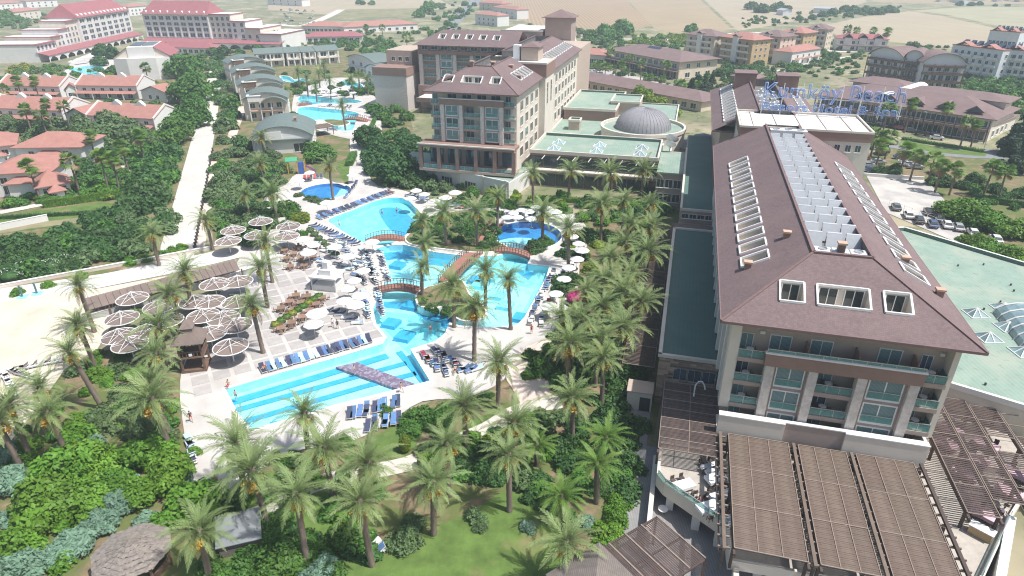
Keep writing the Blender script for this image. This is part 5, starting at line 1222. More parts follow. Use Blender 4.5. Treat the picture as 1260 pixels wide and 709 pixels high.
for x, y, h in [(30,135,9),(55,128,10),(50,142,9),(78,130,9),(36,205,9),(86,198,9),(121,192,10),(178,83,8),(136,195,9),(150,180,8),(170,168,8),(4,110,8),(20,100,9),(42,100,9),(110,168,8)]:
    fan_palm(x, y, h, 'fan palm with slender grey trunk among the red roofed villas', GF, 1.6)
for x, y, h in [(1094,133,9),(1122,128,10),(1168,133,10),(1191,149,9),(1203,154,8)]: fan_palm(x, y, h, 'tall fan palm on the verge before the brown roofed shopping arcade', 'fan palms before the shopping arcade', 1.5)
for x, y, h in [(1078,165,7),(1096,168,7),(1115,185,7),(1128,192,7),(1160,205,7),(1178,208,7),(1222,205,8),(1240,212,8),(1085,178,7),(1150,196,7)]: fan_palm(x, y, h, 'fan palm in the roadside garden behind the hotel', 'fan palms in the roadside garden', 1.7)
for x, y, h in [(722,62,7),(735,80,5),(745,82,5),(755,84,5),(765,80,7),(790,78,9),(775,72,9),(800,96,5),(815,98,5),(838,104,5),(858,106,5),(870,95,6),(752,64,9),(820,80,8),(700,70,5),(715,76,5)]: fan_palm(x, y, h, 'small fan palm on the street before the brown roofed shop building', 'fan palms on the shopping street', 1.6)
for x, y, h in [(1043,36,9),(1055,38,9),(1075,38,9),(1092,40,9),(870,42,8),(880,44,8),(905,45,8),(340,42,8),(500,44,7),(470,34,7),(450,34,7)]: fan_palm(x, y, h, 'far fan palm between the distant apartment houses', 'far fan palms', 2.2)
# broadleaf crowns
def blob_crown(name, m, seed, nblob=24, nleaf=3400, s=.085, shape='round', flat=.78):
    r_ = np.random.RandomState(seed); cs = []; rs = []
    for i in range(nblob):
        d_ = r_.normal(0, 1, 3); d_ /= np.linalg.norm(d_); rad = r_.uniform(.25, .68)
        c = d_*rad; c[2] = abs(c[2])*flat*1.1-.12
        r0 = r_.uniform(.26, .42)
        if shape == 'cone': h_ = r_.uniform(0, 1); a = r_.uniform(0, 6.28); w = (1-h_)*.55; c = np.array([w*math.cos(a), w*math.sin(a), h_*2.4-.6]); r0 = .16+.24*(1-h_)
        if shape == 'spray': c = d_*r_.uniform(.15, .62); c[2] = abs(c[2])*1.0-.1; r0 = r_.uniform(.22, .36)
        cs.append(c); rs.append(r0)
    cs = np.array(cs); rs = np.array(rs); pk = r_.choice(nblob, nleaf, p=rs**2/np.sum(rs**2))
    d_ = r_.normal(0, 1, (nleaf, 3)); d_ /= np.linalg.norm(d_, axis=1)[:, None]; d_[:, 2] = np.where(d_[:, 2] < -.35, -d_[:, 2], d_[:, 2])
    P = cs[pk] + d_*(rs[pk]*r_.uniform(.72, 1.08, nleaf))[:, None]
    nrm = d_*.9 + r_.normal(0, .55, (nleaf, 3)) + [0, 0, .25]; nrm /= np.linalg.norm(nrm, axis=1)[:, None]
    t1 = np.cross(nrm, r_.normal(0, 1, (nleaf, 3))); t1 /= np.linalg.norm(t1, axis=1)[:, None]; t2 = np.cross(nrm, t1)
    w = s*r_.uniform(.6, 1.25, nleaf)[:, None]; el = 1.0 if shape != 'spray' else 1.7
    V = np.stack([P-t1*w*el, P-t2*w*.62, P+t1*w*el+nrm*w*.2, P+t2*w*.62], 1).reshape(-1, 3)
    F = np.arange(nleaf*4).reshape(-1, 4)
    # inner mass that closes the view through the middle of each clump
    n = len(V); iv = []; jf = []
    for c, r0 in zip(cs, rs):
        k = len(iv)+n; q = r0*.66
        iv += [c+[q,0,0], c+[0,q,0], c+[-q,0,0], c+[0,-q,0], c+[0,0,q], c-[0,0,q*.6]]
        for a in range(4): jf += [[k+a, k+(a+1) % 4, k+4, k+4], [k+(a+1) % 4, k+a, k+5, k+5]]
    me = bpy.data.meshes.new(name); V = np.vstack([V, np.array(iv)]); fl = [list(f) for f in F] + [[a, b, c] for a, b, c, d_ in jf]
    me.from_pydata(V.tolist(), [], fl); me.materials.append(M[m]); me.update(); return me
CR = {}
def crown_for(kind, seed):
    if (kind, seed) not in CR:
        m = {'bright': 'leaf_bright', 'mid': 'leaf_mid', 'dark': 'leaf_dark', 'olive': 'leaf_olive', 'silver': 'leaf_silver', 'lime': 'leaf_lime', 'yellow': 'leaf_yellow', 'conifer': 'leaf_conifer'}[kind.split('_')[0]]
        sh = 'cone' if 'conifer' in kind else ('spray' if kind in ('silver', 'lime') else 'round')
        if 'far' in kind: CR[(kind, seed)] = blob_crown('crown', m, seed+50, 14, 700, .15, sh)
        else: CR[(kind, seed)] = blob_crown('crown', m, seed, 26, 3600, .078, sh)
    return CR[(kind, seed)]
tm = MB(); tm.tube([(0,0,0),(.02,0,.5),(0,.02,1)], [.075,.055,.045], 7)
for a in range(5):
    az = a*1.257; tm.tube([(0,0,.7),(.16*math.cos(az),.16*math.sin(az),1.0),(.42*math.cos(az),.42*math.sin(az),1.35)], [.035,.028,.012], 5)
TREE_TRUNK = tm.mesh('trunk', 'bark')
NT = [0]; CS = 1.28
NAMES = {'bright': 'round_tree', 'mid': 'leafy_tree', 'dark': 'dark_tree', 'olive': 'olive_tree', 'silver': 'tamarisk', 'lime': 'feathery_shrub', 'yellow': 'yellow_shrub', 'conifer': 'conifer'}
def tree(x, y, rp, kind, label, group, trunk=.5, far=False, shrub=False, flat=1.0):
    k = NT[0]; NT[0] += 1; r_ = random.Random(k); zc = 2.0
    for _ in range(3):
        v = (y-354.5)/FPX; t = (CAM_H-zc)/(math.sin(PITCH)+v*math.cos(PITCH)); r0 = rp*t/FPX; zc = r0*((.35 if shrub else .55)+ (0 if shrub else trunk*.8))
    p = at(x, y, zc); kd = kind+('_far' if far else '')
    o = thing('shrub' if shrub else NAMES[kind], label, 'shrub' if shrub else 'tree', (p.x, p.y, 0), r_.random()*6.28, group)
    zb = zc - r0*.30
    put('crown', crown_for(kd, k % 3), o, (0, 0, zb), 0, (r0*CS, r0*CS, r0*CS*r_.uniform(.85, 1.1)*flat))
    if not shrub: put('trunk', TREE_TRUNK, o, (0, 0, 0), 0, (r0*1.1, r0*1.1, max(.4, zb)))
    else: put('stem', TREE_TRUNK, o, (0, 0, 0), 0, (r0*.6, r0*.6, max(.2, zb)))
    return o
def grove(lst, kind, label, group, **kw):
    for q in lst: tree(*q, kind, label, group, **kw)
grove([(75,568,36),(112,562,30),(58,610,38),(100,612,30),(180,553,28),(206,578,30),(236,610,32),(212,634,22),(16,668,30),(140,590,22),(38,640,24),(255,632,20),(175,600,22)], 'bright', 'round bright green shade tree in the garden near the thatched hut', 'bright green trees by the thatched hut', trunk=.4)
grove([(150,618,21),(124,640,20),(86,666,26),(112,650,18),(28,694,28),(6,590,24),(4,556,20),(62,684,18)], 'silver', 'blue grey feathery tamarisk near the thatched hut', 'tamarisks by the thatched hut', trunk=.2)
grove([(140,520,20),(165,500,18),(156,456,14),(150,480,16),(172,528,18),(206,536,14),(134,500,14)], 'olive', 'grey green shrub behind the beach edge palms', 'grey green shrubs behind the beach', shrub=True)
grove([(122,460,16),(112,448,11),(98,514,15),(120,436,9),(132,470,9),(35,545,17),(66,500,14),(84,524,13),(150,436,9)], 'bright', 'clipped bright green shrub at the beach edge', 'bright shrubs at the beach edge', shrub=True)
grove([(515,512,22),(536,520,20),(505,528,14),(548,506,14)], 'mid', 'large leafy shrub with yellow tips beside the sunbathing deck', 'leafy shrubs beside the deck', shrub=True)
grove([(495,662,24),(508,640,15),(586,636,14),(590,648,10)], 'olive', 'grey green bush standing on the sunny lawn', 'bushes on the sunny lawn', shrub=True)
grove([(350,690,30),(300,692,22),(330,664,22),(424,656,24),(378,668,20),(404,630,15),(460,604,16),(292,612,18),(345,642,18),(280,640,13),(262,700,20),(445,598,14),(336,600,14),(410,700,16),(350,570,12),(425,545,12),(475,505,10)], 'mid', 'dense green shrub under the date palms below the lane pool', 'shrubs under the garden palms', shrub=True)
grove([(400,694,20),(382,706,16),(315,650,10),(650,648,12),(720,642,13)], 'silver', 'silvery shrub among the green garden shrubs', 'silvery garden shrubs', shrub=True)
grove([(560,574,18),(600,582,22),(612,532,15),(660,532,24),(690,548,24),(640,578,18),(704,568,20),(664,592,18),(580,560,14),(652,610,12),(675,616,16),(700,600,16),(586,492,10),(598,486,9),(700,640,14)], 'dark', 'dark green shrub along the winding stone path', 'dark shrubs along the stone path', shrub=True)
grove([(748,655,18),(756,638,18),(735,690,16),(745,672,15),(762,618,17),(722,690,14)], 'bright', 'bright green shrub at the edge of the boardwalk', 'bright shrubs at the boardwalk', shrub=True)
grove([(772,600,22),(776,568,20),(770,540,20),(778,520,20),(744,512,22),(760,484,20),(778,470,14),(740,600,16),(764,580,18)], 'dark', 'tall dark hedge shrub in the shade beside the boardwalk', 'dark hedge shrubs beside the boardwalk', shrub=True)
random.seed(2)
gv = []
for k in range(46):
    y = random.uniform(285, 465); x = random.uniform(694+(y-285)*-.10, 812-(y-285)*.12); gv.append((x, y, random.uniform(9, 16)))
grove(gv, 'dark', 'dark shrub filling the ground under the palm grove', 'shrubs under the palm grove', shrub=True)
grove([(668,450,18),(655,436,12),(690,470,16),(720,462,16),(650,460,10),(676,430,12)], 'mid', 'green shrub beside the curving pink path', 'shrubs beside the pink path', shrub=True)
for k, (x, y, r) in enumerate([(700,300,10),(716,312,11),(725,330,12),(712,290,9),(735,300,10),(708,346,9),(760,296,9)]): tree(x, y, r, 'lime', 'bright lime shrub at the edge of the palm grove', 'lime shrubs by the palm grove', shrub=True)
isl = [(512,283),(524,290),(538,288),(552,292),(566,284),(578,290),(590,284),(600,290),(544,276),(560,272),(530,278),(574,276),(604,300),(588,272),(596,304),(512,294),(608,280)]
grove([(x, y, 9.5) for x, y in isl], 'dark', 'glossy dark leafed plant on the large pool island', 'plants on the large pool island', shrub=True)
grove([(520,374,7),(532,376,8),(545,374,7),(556,376,6),(528,366,6),(580,384,6),(566,390,6)], 'olive', 'low planting at the rim of the palm island', 'plants on the palm island', shrub=True)
grove([(386,246,7),(394,248,7),(378,244,6),(402,248,6),(368,240,6)], 'olive', 'tall leafy plant at the rim of the oval paddling pool', 'plants at the paddling pool', shrub=True)
tree(660, 304, 14, 'dark', 'dark leafy bush beside the round pool bridge', None, shrub=True)
tree(672, 296, 10, 'mid', 'tall leafy plant between the round pool and the lagoon', None, shrub=True)
grove([(490,202,30),(470,186,22),(512,216,16),(455,168,20),(500,180,20),(462,204,14),(530,195,14)], 'dark', 'large dark green tree beside the white path to the bungalows', 'dark trees beside the white path', trunk=.2)
grove([(395,186,18),(384,178,12)], 'mid', 'rounded green tree behind the playground', 'trees behind the playground', trunk=.2)
grove([(352,256,15),(340,262,12),(362,266,11)], 'mid', 'rounded green shrub beside the oval pool', 'shrubs beside the oval pool', shrub=True)
grove([(372,268,14),(360,276,9)], 'lime', 'bright lime bush in front of the oval pool', 'lime bushes by the oval pool', shrub=True)
grove([(572,222,13),(594,216,15),(610,230,13),(625,226,12),(582,236,11),(604,240,9)], 'mid', 'dense dark green tree before the white podium', 'trees before the white podium', trunk=.1)
tree(550, 230, 12, 'olive', 'reddish olive shrub before the podium window', None, shrub=True)
grove([(612,240,15),(632,238,10),(690,248,8),(720,252,8),(655,246,8)], 'lime', 'low lime green shrub before the hotel podium', 'lime shrubs before the podium', shrub=True)
rd = [(274,268,18),(290,250,15),(300,262,15),(283,282,12),(268,246,13),(280,232,14),(266,225,11),(276,205,13),(268,192,11),(290,210,14),(285,188,12),(276,172,11),(280,155,11),(272,160,9),(276,140,9),(280,126,9),(274,114,8),(280,104,8),(272,92,8),(276,82,7),(318,262,13),(310,225,14),(340,222,13),(312,195,11),(335,190,11),(300,180,9),(350,205,10),(330,275,10)]
grove(rd, 'olive', 'grey green oleander shrub beside the pink walk', 'oleanders beside the pink walk', shrub=True)
grove([(226,80,20),(233,106,26),(228,138,24),(212,160,22),(240,124,16)], 'mid', 'big dense tree at the top of the service road', 'big trees at the top of the road', trunk=.25)
lb = [(196,190,22),(186,214,27),(180,240,28),(204,210,16),(166,256,22),(150,290,25),(120,288,24),(100,304,22),(60,312,22),(20,312,22),(40,298,18),(85,288,18),(182,276,16),(8,338,14),(50,332,16),(92,326,15),(174,306,12),(130,312,16),(150,312,14),(208,186,14),(70,300,18),(0,325,16),(30,325,16),(110,268,13)]
grove(lb, 'dark', 'dense green shrub in the thicket left of the service road', 'thicket left of the service road', shrub=True)
grove([(198,312,9),(212,308,9),(224,304,8),(160,322,9),(178,318,9),(100,340,8),(60,350,8),(20,360,8)], 'bright', 'bright low hedge shrub along the promenade', 'low hedge along the promenade', shrub=True)
grove([(140,152,24),(112,160,20),(168,166,20),(60,162,16),(128,176,16),(88,176,14),(100,148,14),(190,172,14),(30,155,14),(5,150,14)], 'olive', 'olive green tree before the red roofed terrace houses', 'trees before the terrace houses', trunk=.15)
grove([(105,226,19),(72,238,14),(86,226,13),(22,248,12),(55,246,9),(148,214,12),(150,240,11)], 'mid', 'rounded shrub in the white villa garden', 'shrubs in the villa garden', shrub=True)
grove([(18,86,10),(33,84,9)], 'yellow', 'yellow green shrub on the terrace of the white hotel', 'yellow shrubs at the white hotel', shrub=True)
grove([(130,62,14),(122,74,10),(140,85,9),(152,88,8),(275,62,9),(268,70,9),(280,52,8),(262,62,8)], 'dark', 'dark tree beside the white hall with wine red roof', 'trees by the white hall', trunk=.2, far=True)
grove([(1180,254,26),(1222,266,25),(1258,278,24)], 'bright', 'great round bright green tree beside the parked cars', 'round trees beside the parked cars', trunk=.1, flat=.8)
grove([(1198,296,14),(1216,302,16),(1240,308,15),(1262,314,14),(1206,304,10),(1186,294,8)], 'bright', 'bright green bush along the green roofed hall', 'bushes along the green roofed hall', shrub=True)
grove([(1254,176,24),(1240,196,17),(1262,204,17)], 'conifer', 'dark conifer at the bend of the street', 'dark conifers at the street bend', trunk=.1)
grove([(1100,209,10),(1084,207,10),(1070,172,10),(1086,184,9),(1128,196,9),(1154,208,10),(1165,222,11),(1200,218,11),(1185,226,9),(1225,230,10),(1255,236,10),(1072,160,8),(1148,222,8)], 'dark', 'dark roadside tree behind the parking lot', 'roadside trees behind the parking lot', trunk=.2)
grove([(1142,148,11)], 'mid', 'single round street tree before the shopping arcade', None, trunk=.5)
grove([(850,120,12),(866,116,11),(858,108,10),(876,108,9)], 'conifer', 'dark pointed conifer beside the far hotel roof', 'conifers beside the far hotel roof', trunk=.1)
grove([(790,118,17),(768,124,13),(812,128,15),(800,110,13),(828,136,11),(752,128,10),(700,98,8)], 'lime', 'feathery lime green bamboo behind the dome', 'bamboo behind the dome', trunk=.1)
grove([(746,38,13),(766,32,15),(728,40,10),(758,42,10),(745,50,8),(726,48,8),(850,34,8),(700,36,5)], 'mid', 'broad tree at the edge of the ochre field', 'trees at the edge of the field', trunk=.1, far=True)
grove([(x, 48+random.uniform(-4, 5), random.uniform(5, 8)) for x in range(778, 850, 7)], 'lime', 'pale green reed clump behind the shop building', 'reeds behind the shop building', shrub=True, far=True)
fr = [(925,6,9),(938,9,10),(955,8,9),(968,10,8),(1040,10,7),(1052,12,8),(1066,11,8),(1078,13,8),(1090,11,7),(1025,14,7),(1012,17,6),(1100,12,6),(1045,17,6),(1000,20,5),(985,22,5),(1182,4,5),(1196,4,5),(1206,4,4),(1225,6,3),(1240,6,3),(1126,55,6),(1155,57,3),(1165,57,3)]
grove(fr, 'dark', 'far dark tree in the line across the fields', 'far tree line across the fields', trunk=.1, far=True)
grove([(524,10,9),(516,16,8),(528,4,7),(444,2,6),(458,3,5),(540,6,5),(566,12,6),(572,4,5),(560,20,5),(552,28,6),(6,18,12),(20,22,9)], 'mid', 'far green tree beside the country road', 'far trees beside the country road', trunk=.1, far=True)
rt = [(1200,116,13),(1226,110,14),(1250,116,13),(1180,116,11),(1160,120,9),(1238,124,11),(1215,124,9),(1190,104,8),(1205,130,9),(1255,132,10),(1170,98,6),(1150,98,6),(1240,98,9)]
grove(rt, 'mid', 'green tree behind the brown roofed shopping arcade', 'trees behind the shopping arcade', trunk=.2, far=True)
bt_ = [(955,72,6),(935,78,7),(915,84,6),(900,92,8),(885,88,8),(870,82,7),(895,76,6),(875,70,7),(925,62,6),(862,66,8),(900,60,7),(945,62,6),(1000,76,4),(1015,74,4),(1030,72,4),(1045,74,4),(990,70,5),(960,62,5),(905,100,8),(930,100,6),(888,106,8),(1110,112,7),(1122,108,7),(980,60,6),(1010,60,6)]
grove(bt_, 'dark', 'small tree in the gardens between the far apartment houses', 'trees between the apartment houses', trunk=.2, far=True)
bq = [(372,108,6),(388,112,5),(408,108,6),(420,112,5),(440,112,6),(452,110,6),(366,112,6),(362,142,7),(360,158,9),(372,168,8),(455,130,6),(462,160,7),(470,142,8),(480,150,9),(486,132,9),(478,165,9),(500,142,9),(450,64,6),(430,58,6),(468,62,6),(455,50,7),(480,52,7),(350,52,6),(380,48,6),(400,50,6),(420,50,6),(330,54,6),(315,58,6)]
grove(bq, 'mid', 'small green tree round the bungalow pools', 'small trees round the bungalow pools', trunk=.15, far=True)
# planting that fills the beds
BED = {}
def fill_bed(poly, n, lo, hi, kinds, seed, grow=1.25, leaves=900):
    """collect small growth for the undergrowth, sorted by leaf kind"""
    r_ = random.Random(seed); k = 0; xs = [p[0] for p in poly]; ys = [p[1] for p in poly]; tries = 0
    while k < n and tries < 9000:
        tries += 1; x, y = r_.uniform(min(xs), max(xs)), r_.uniform(min(ys), max(ys))
        if not inside((x, y), poly): continue
        k += 1; rp = r_.uniform(lo, hi); v = (y-354.5)/FPX; zc = 1.0; t = (CAM_H-zc)/(math.sin(PITCH)+v*math.cos(PITCH)); r0 = rp*t/FPX; p = at(x, y, r0*.35)
        BED.setdefault(r_.choice(kinds), []).append((p.x, p.y, r0*grow, r_.uniform(.8, 1.15), leaves, r_.randrange(10**6)))
fill_bed([(264,296),(268,200),(284,110),(305,190),(345,195),(340,225),(318,250),(330,280),(300,298)], 52, 9, 15, ['olive', 'dark', 'mid', 'olive'], 1)
fill_bed([(0,300),(100,280),(160,250),(205,180),(214,200),(200,300),(100,322),(0,352)], 46, 10, 18, ['dark', 'mid', 'mid', 'olive'], 2)
fill_bed([(0,155),(90,150),(110,168),(200,168),(195,185),(150,200),(110,185),(0,165)], 26, 8, 13, ['olive', 'mid', 'dark'], 3)
fill_bed([(270,700),(300,640),(420,600),(470,620),(455,700)], 26, 9, 17, ['mid', 'dark', 'bright'], 4)
fill_bed([(480,560),(600,530),(690,500),(760,520),(780,600),(700,640),(640,590),(560,600)], 44, 8, 17, ['mid', 'dark', 'olive', 'bright'], 5)
fill_bed([(10,535),(60,470),(130,440),(230,470),(232,530),(180,560),(60,560)], 26, 8, 14, ['olive', 'mid', 'bright'], 6)
fill_bed([(1195,228),(1262,236),(1262,262),(1205,250)], 16, 6, 9, ['dark', 'mid'], 7)
fill_bed([(1066,166),(1096,170),(1100,178),(1068,182)], 8, 6, 9, ['dark', 'mid', 'olive'], 77)
fill_bed([(456,128),(474,128),(520,180),(540,230),(500,228),(470,170)], 26, 8, 14, ['mid', 'dark', 'olive'], 8)
fill_bed([(700,430),(790,420),(788,490),(720,500),(690,470)], 20, 9, 16, ['dark', 'mid'], 9)
fill_bed([(880,70),(960,58),(1020,62),(1010,80),(930,104),(895,110)], 34, 3.5, 7, ['mid', 'dark', 'olive'], 10)
fill_bed([(1170,100),(1260,104),(1260,135),(1215,132),(1165,118)], 24, 5, 9, ['mid', 'dark'], 11)
fill_bed([(345,44),(500,46),(470,58),(350,62)], 30, 3.5, 6, ['mid', 'olive', 'dark'], 12)
fill_bed([(0,84),(60,84),(90,96),(140,92),(140,100),(0,104)], 24, 3.5, 7, ['mid', 'olive', 'bright'], 13)
fill_bed([(520,36),(560,30),(580,44),(530,50)], 30, 2.5, 4.5, ['mid', 'dark'], 36, leaves=240)
fill_bed([(640,30),(720,34),(780,50),(860,56),(850,66),(700,66),(650,60)], 110, 2.5, 5, ['mid', 'olive', 'dark'], 14, leaves=260)
fill_bed([(690,66),(760,84),(860,106),(860,112),(740,88),(690,76)], 50, 2.5, 4.5, ['mid', 'olive', 'dark'], 15, leaves=260)
fill_bed([(850,62),(1010,60),(1060,70),(1000,90),(880,124),(860,112)], 170, 2.5, 5.5, ['mid', 'olive', 'dark'], 16, leaves=260)
fill_bed([(1000,60),(1060,66),(1060,96),(1000,100)], 40, 2.5, 4.5, ['mid', 'dark', 'olive'], 35, leaves=260)
fill_bed([(1010,48),(1100,52),(1170,60),(1170,104),(1120,112),(1060,76)], 110, 2.0, 4.5, ['mid', 'olive', 'dark'], 17, leaves=260)
fill_bed([(1165,92),(1262,100),(1262,138),(1220,134),(1165,116)], 70, 4, 7.5, ['mid', 'dark', 'olive'], 18, leaves=320)
fill_bed([(320,38),(520,38),(500,56),(330,60)], 80, 2.2, 4.5, ['mid', 'olive', 'dark'], 19, leaves=260)
fill_bed([(520,10),(560,2),(590,4),(560,34),(540,36)], 40, 2.0, 4.0, ['mid', 'dark'], 20, leaves=240)
fill_bed([(0,14),(60,18),(40,34),(0,36)], 40, 3.0, 5.5, ['mid', 'olive'], 21, leaves=260)
fill_bed([(0,82),(60,80),(140,88),(210,96),(215,116),(100,108),(0,104)], 60, 3.0, 6, ['mid', 'olive', 'bright'], 22, leaves=320)
fill_bed([(0,122),(200,126),(205,140),(110,140),(0,132)], 46, 3.5, 6.5, ['mid', 'olive', 'dark'], 23, leaves=320)
fill_bed([(240,64),(300,64),(292,100),(268,130),(262,120)], 40, 4, 7, ['mid', 'dark', 'olive'], 24, leaves=320)
fill_bed([(410,52),(470,50),(500,60),(470,70),(430,60)], 36, 3, 6, ['mid', 'dark', 'olive'], 25, leaves=320)
fill_bed([(345,90),(470,86),(470,116),(440,118),(360,112)], 40, 3, 5.5, ['mid', 'olive', 'dark'], 26, leaves=320)
fill_bed([(905,22),(1000,14),(1110,8),(1110,16),(1010,26),(915,34)], 90, 1.6, 3.2, ['dark', 'mid'], 27, leaves=200)
fill_bed([(770,42),(860,44),(850,58),(790,56)], 60, 2.5, 5, ['lime', 'mid', 'olive'], 28, leaves=260)
fill_bed([(300,250),(340,246),(370,262),(360,288),(330,288)], 20, 6, 10, ['mid', 'dark', 'olive'], 29)
fill_bed([(500,266),(612,264),(608,300),(520,302)], 40, 6, 10, ['dark', 'mid', 'olive'], 30)
fill_bed([(512,366),(560,378),(590,380),(570,396),(520,378)], 22, 4, 6, ['olive', 'dark', 'bright'], 31)
fill_bed([(0,545),(60,520),(240,545),(250,640),(170,660),(60,700),(0,700)], 40, 10, 17, ['bright', 'bright', 'mid', 'silver'], 32)
fill_bed([(300,560),(420,545),(470,560),(430,600),(330,620),(290,620)], 24, 7, 12, ['mid', 'bright', 'olive'], 33)
fill_bed([(95,170),(215,172),(200,230),(165,262),(105,240)], 44, 8, 14, ['mid', 'bright', 'dark'], 38)
fill_bed([(0,236),(60,236),(110,222),(150,244),(60,252),(0,258)], 20, 6, 10, ['bright', 'mid', 'lime'], 39)
fill_bed([(520,236),(560,240),(640,240),(640,256),(560,252)], 22, 5, 8, ['bright', 'mid', 'olive'], 37)
fill_bed([(640,236),(830,250),(800,300),(720,270),(640,256)], 36, 6, 10, ['bright', 'mid', 'dark'], 34)
def bed_mesh(kind, items):
    m = {'bright': 'leaf_bright', 'mid': 'leaf_mid', 'dark': 'leaf_dark', 'olive': 'leaf_olive', 'silver': 'leaf_silver', 'lime': 'leaf_lime', 'conifer': 'leaf_conifer'}[kind]; VV = []; FF = []; off = 0; base = {}
    for x, y, r0, hs, lv, sd in items:
        for_key = (lv, sd % 4)
        if for_key not in base:
            me = blob_crown('tmp', m, 100+sd % 4+lv, 16, lv, .078*(3600/lv)**.42, 'round'); co = np.zeros(len(me.vertices)*3, np.float32); me.vertices.foreach_get('co', co); base[for_key] = co.reshape(-1, 3)[:lv*4].copy(); bpy.data.meshes.remove(me)
        V = rot_z(base[for_key], sd % 628/100)*[r0, r0, r0*hs]+[x, y, r0*.22]; V[:, 2] = np.maximum(V[:, 2], .06); VV.append(V); FF.append(np.arange(len(V)).reshape(-1, 4)+off); off += len(V)
    return np.vstack(VV), np.vstack(FF), m
ub = None; mats_ = []; VV = []; FF = []; MI = []; off = 0
for kd, items in BED.items():
    V, F, m = bed_mesh(kd, items); VV.append(V); FF.append(F+off); MI += [len(mats_)]*len(F); mats_.append(m); off += len(V)
o = put('undergrowth', quads_mesh('undergrowth', np.vstack(VV), np.vstack(FF), mats_, MI)); tag(o, 'mixed low greenery filling the garden beds and plots', 'greenery', None, 'stuff')
# clipped topiary and hedges
def leafy_box(name, x0, x1, y0, y1, h, m, label, cat='hedge', group=None, loc=None, rz=0, dens=26, s=.13, ell=False):
    r_ = np.random.RandomState(int(abs(x0*7+y0*3+h*11)) % 9999); w, d_ = x1-x0, y1-y0
    area = 2*(w+d_)*h+w*d_; n = min(9000, int(area*dens)); P = np.zeros((n,3)); N_ = np.zeros((n,3))
    if ell:
        q = r_.normal(0,1,(n,3)); q /= np.linalg.norm(q, axis=1)[:,None]; P = q*[w/2,d_/2,h/2]*r_.uniform(.93,1.02,(n,1))+[(x0+x1)/2,(y0+y1)/2,h/2]; N_ = q
    else:
        a = r_.uniform(0, area, n); f1 = w*h; f2 = 2*w*h; f3 = f2+d_*h; f4 = f2+2*d_*h; u_ = r_.uniform(0,1,n); v_ = r_.uniform(0,1,n)
        for lo, hi, ax, sg in ((0,f1,1,-1),(f1,f2,1,1),(f2,f3,0,-1),(f3,f4,0,1),(f4,area+1,2,1)):
            k = (a >= lo) & (a < hi); N_[k, ax] = sg
            P[k,0] = x0+u_[k]*w; P[k,1] = y0+u_[k]*d_ if ax == 0 else y0+v_[k]*d_; P[k,2] = v_[k]*h
            if ax == 1: P[k,1] = y0 if sg < 0 else y1
            if ax == 0: P[k,0] = x0 if sg < 0 else x1
            if ax == 2: P[k,2] = h
        P += r_.normal(0,.09,(n,3)); P[:,2] = np.maximum(P[:,2], .05)
    nr = N_+r_.normal(0,.5,(n,3)); nr /= np.linalg.norm(nr, axis=1)[:,None]; t1 = np.cross(nr, r_.normal(0,1,(n,3))); t1 /= np.linalg.norm(t1, axis=1)[:,None]; t2 = np.cross(nr, t1); q = s*r_.uniform(.7,1.3,(n,1))
    V = np.stack([P-t1*q, P-t2*q*.7, P+t1*q, P+t2*q*.7], 1).reshape(-1,3); F = np.arange(n*4).reshape(-1,4)
    o = thing(name, label, cat, loc or (0,0,0), rz, group); put('foliage', quads_mesh('foliage', V, F, m), o)
    c = MB()
    if ell: c.lathe([(w*.44*math.sin(R(a)), h/2-h*.44*math.cos(R(a))) for a in range(4, 180, 16)], 10); c.build('inner_branches', m, o)
    else: c.box(x0+.12, x1-.12, y0+.12, y1-.12, 0, h-.12); c.build('inner_branches', m, o)
    return o
def hedge(p, q, w, h, m, label, group=None, **kw):
    a, b = at(*p), at(*q); L_ = (b-a).length
    return leafy_box('hedge', -L_/2, L_/2, -w/2, w/2, h, m, label, 'hedge', group, (a+b)/2, math.atan2((b-a).y, (b-a).x), **kw)
c = at(499, 556); leafy_box('topiary', -.75, .75, -.75, .75, 2.6, 'leaf_lime', 'tall egg shaped clipped topiary on the lawn', 'topiary', None, c, ell=True, dens=60, s=.09)
c = at(599, 547); leafy_box('topiary', -.75, .75, -.75, .75, 1.4, 'leaf_lime', 'round clipped topiary ball beside the stone path', 'topiary', None, c, ell=True, dens=60, s=.09)
c = at(520, 575); leafy_box('topiary', -.6, .6, -.6, .6, 2.2, 'leaf_lime', 'narrow clipped topiary column at the path bend', 'topiary', None, c, ell=True, dens=60, s=.09)
hedge((54,256), (150,243), 1.2, 2.0, 'leaf_bright', 'long clipped hedge along the villa garden path')
hedge((0,270), (148,262), .8, .9, 'leaf_dark', 'low dark hedge beside the grassy track')
hedge((430,205), (436,192), 2.0, 1.6, 'leaf_mid', 'clipped hedge block beside the white path')
hedge((352,292), (380,290), 1.0, 1.2, 'leaf_mid', 'short hedge behind the ring parasols')
hedge((590,236), (640,246), 2.0, 1.0, 'leaf_lime', 'low hedge under the podium windows')
hedge((655,246), (760,252), 1.5, 1.2, 'leaf_bright', 'bright hedge before the restaurant hall windows', dens=20)
hedge((1195,246), (1262,256), 1.4, 1.6, 'leaf_dark', 'dark clipped hedge along the street garden')
hedge((1110,172), (1210,188), 1.6, .9, 'leaf_mid', 'low hedge along the shop front verge', dens=14, s=.2)
hedge((438,112), (470,120), 1.2, 1.2, 'leaf_mid', 'small hedge at the edge of the far pool deck', s=.2, dens=14)
hedge((452,168), (466,140), 1.2, 1.2, 'leaf_mid', 'curved hedge along the far pool path', s=.2, dens=14)
hedge((0,396), (70,374), .6, .6, 'leaf_mid', 'thin green hedge line at the promenade kerb') if False else None
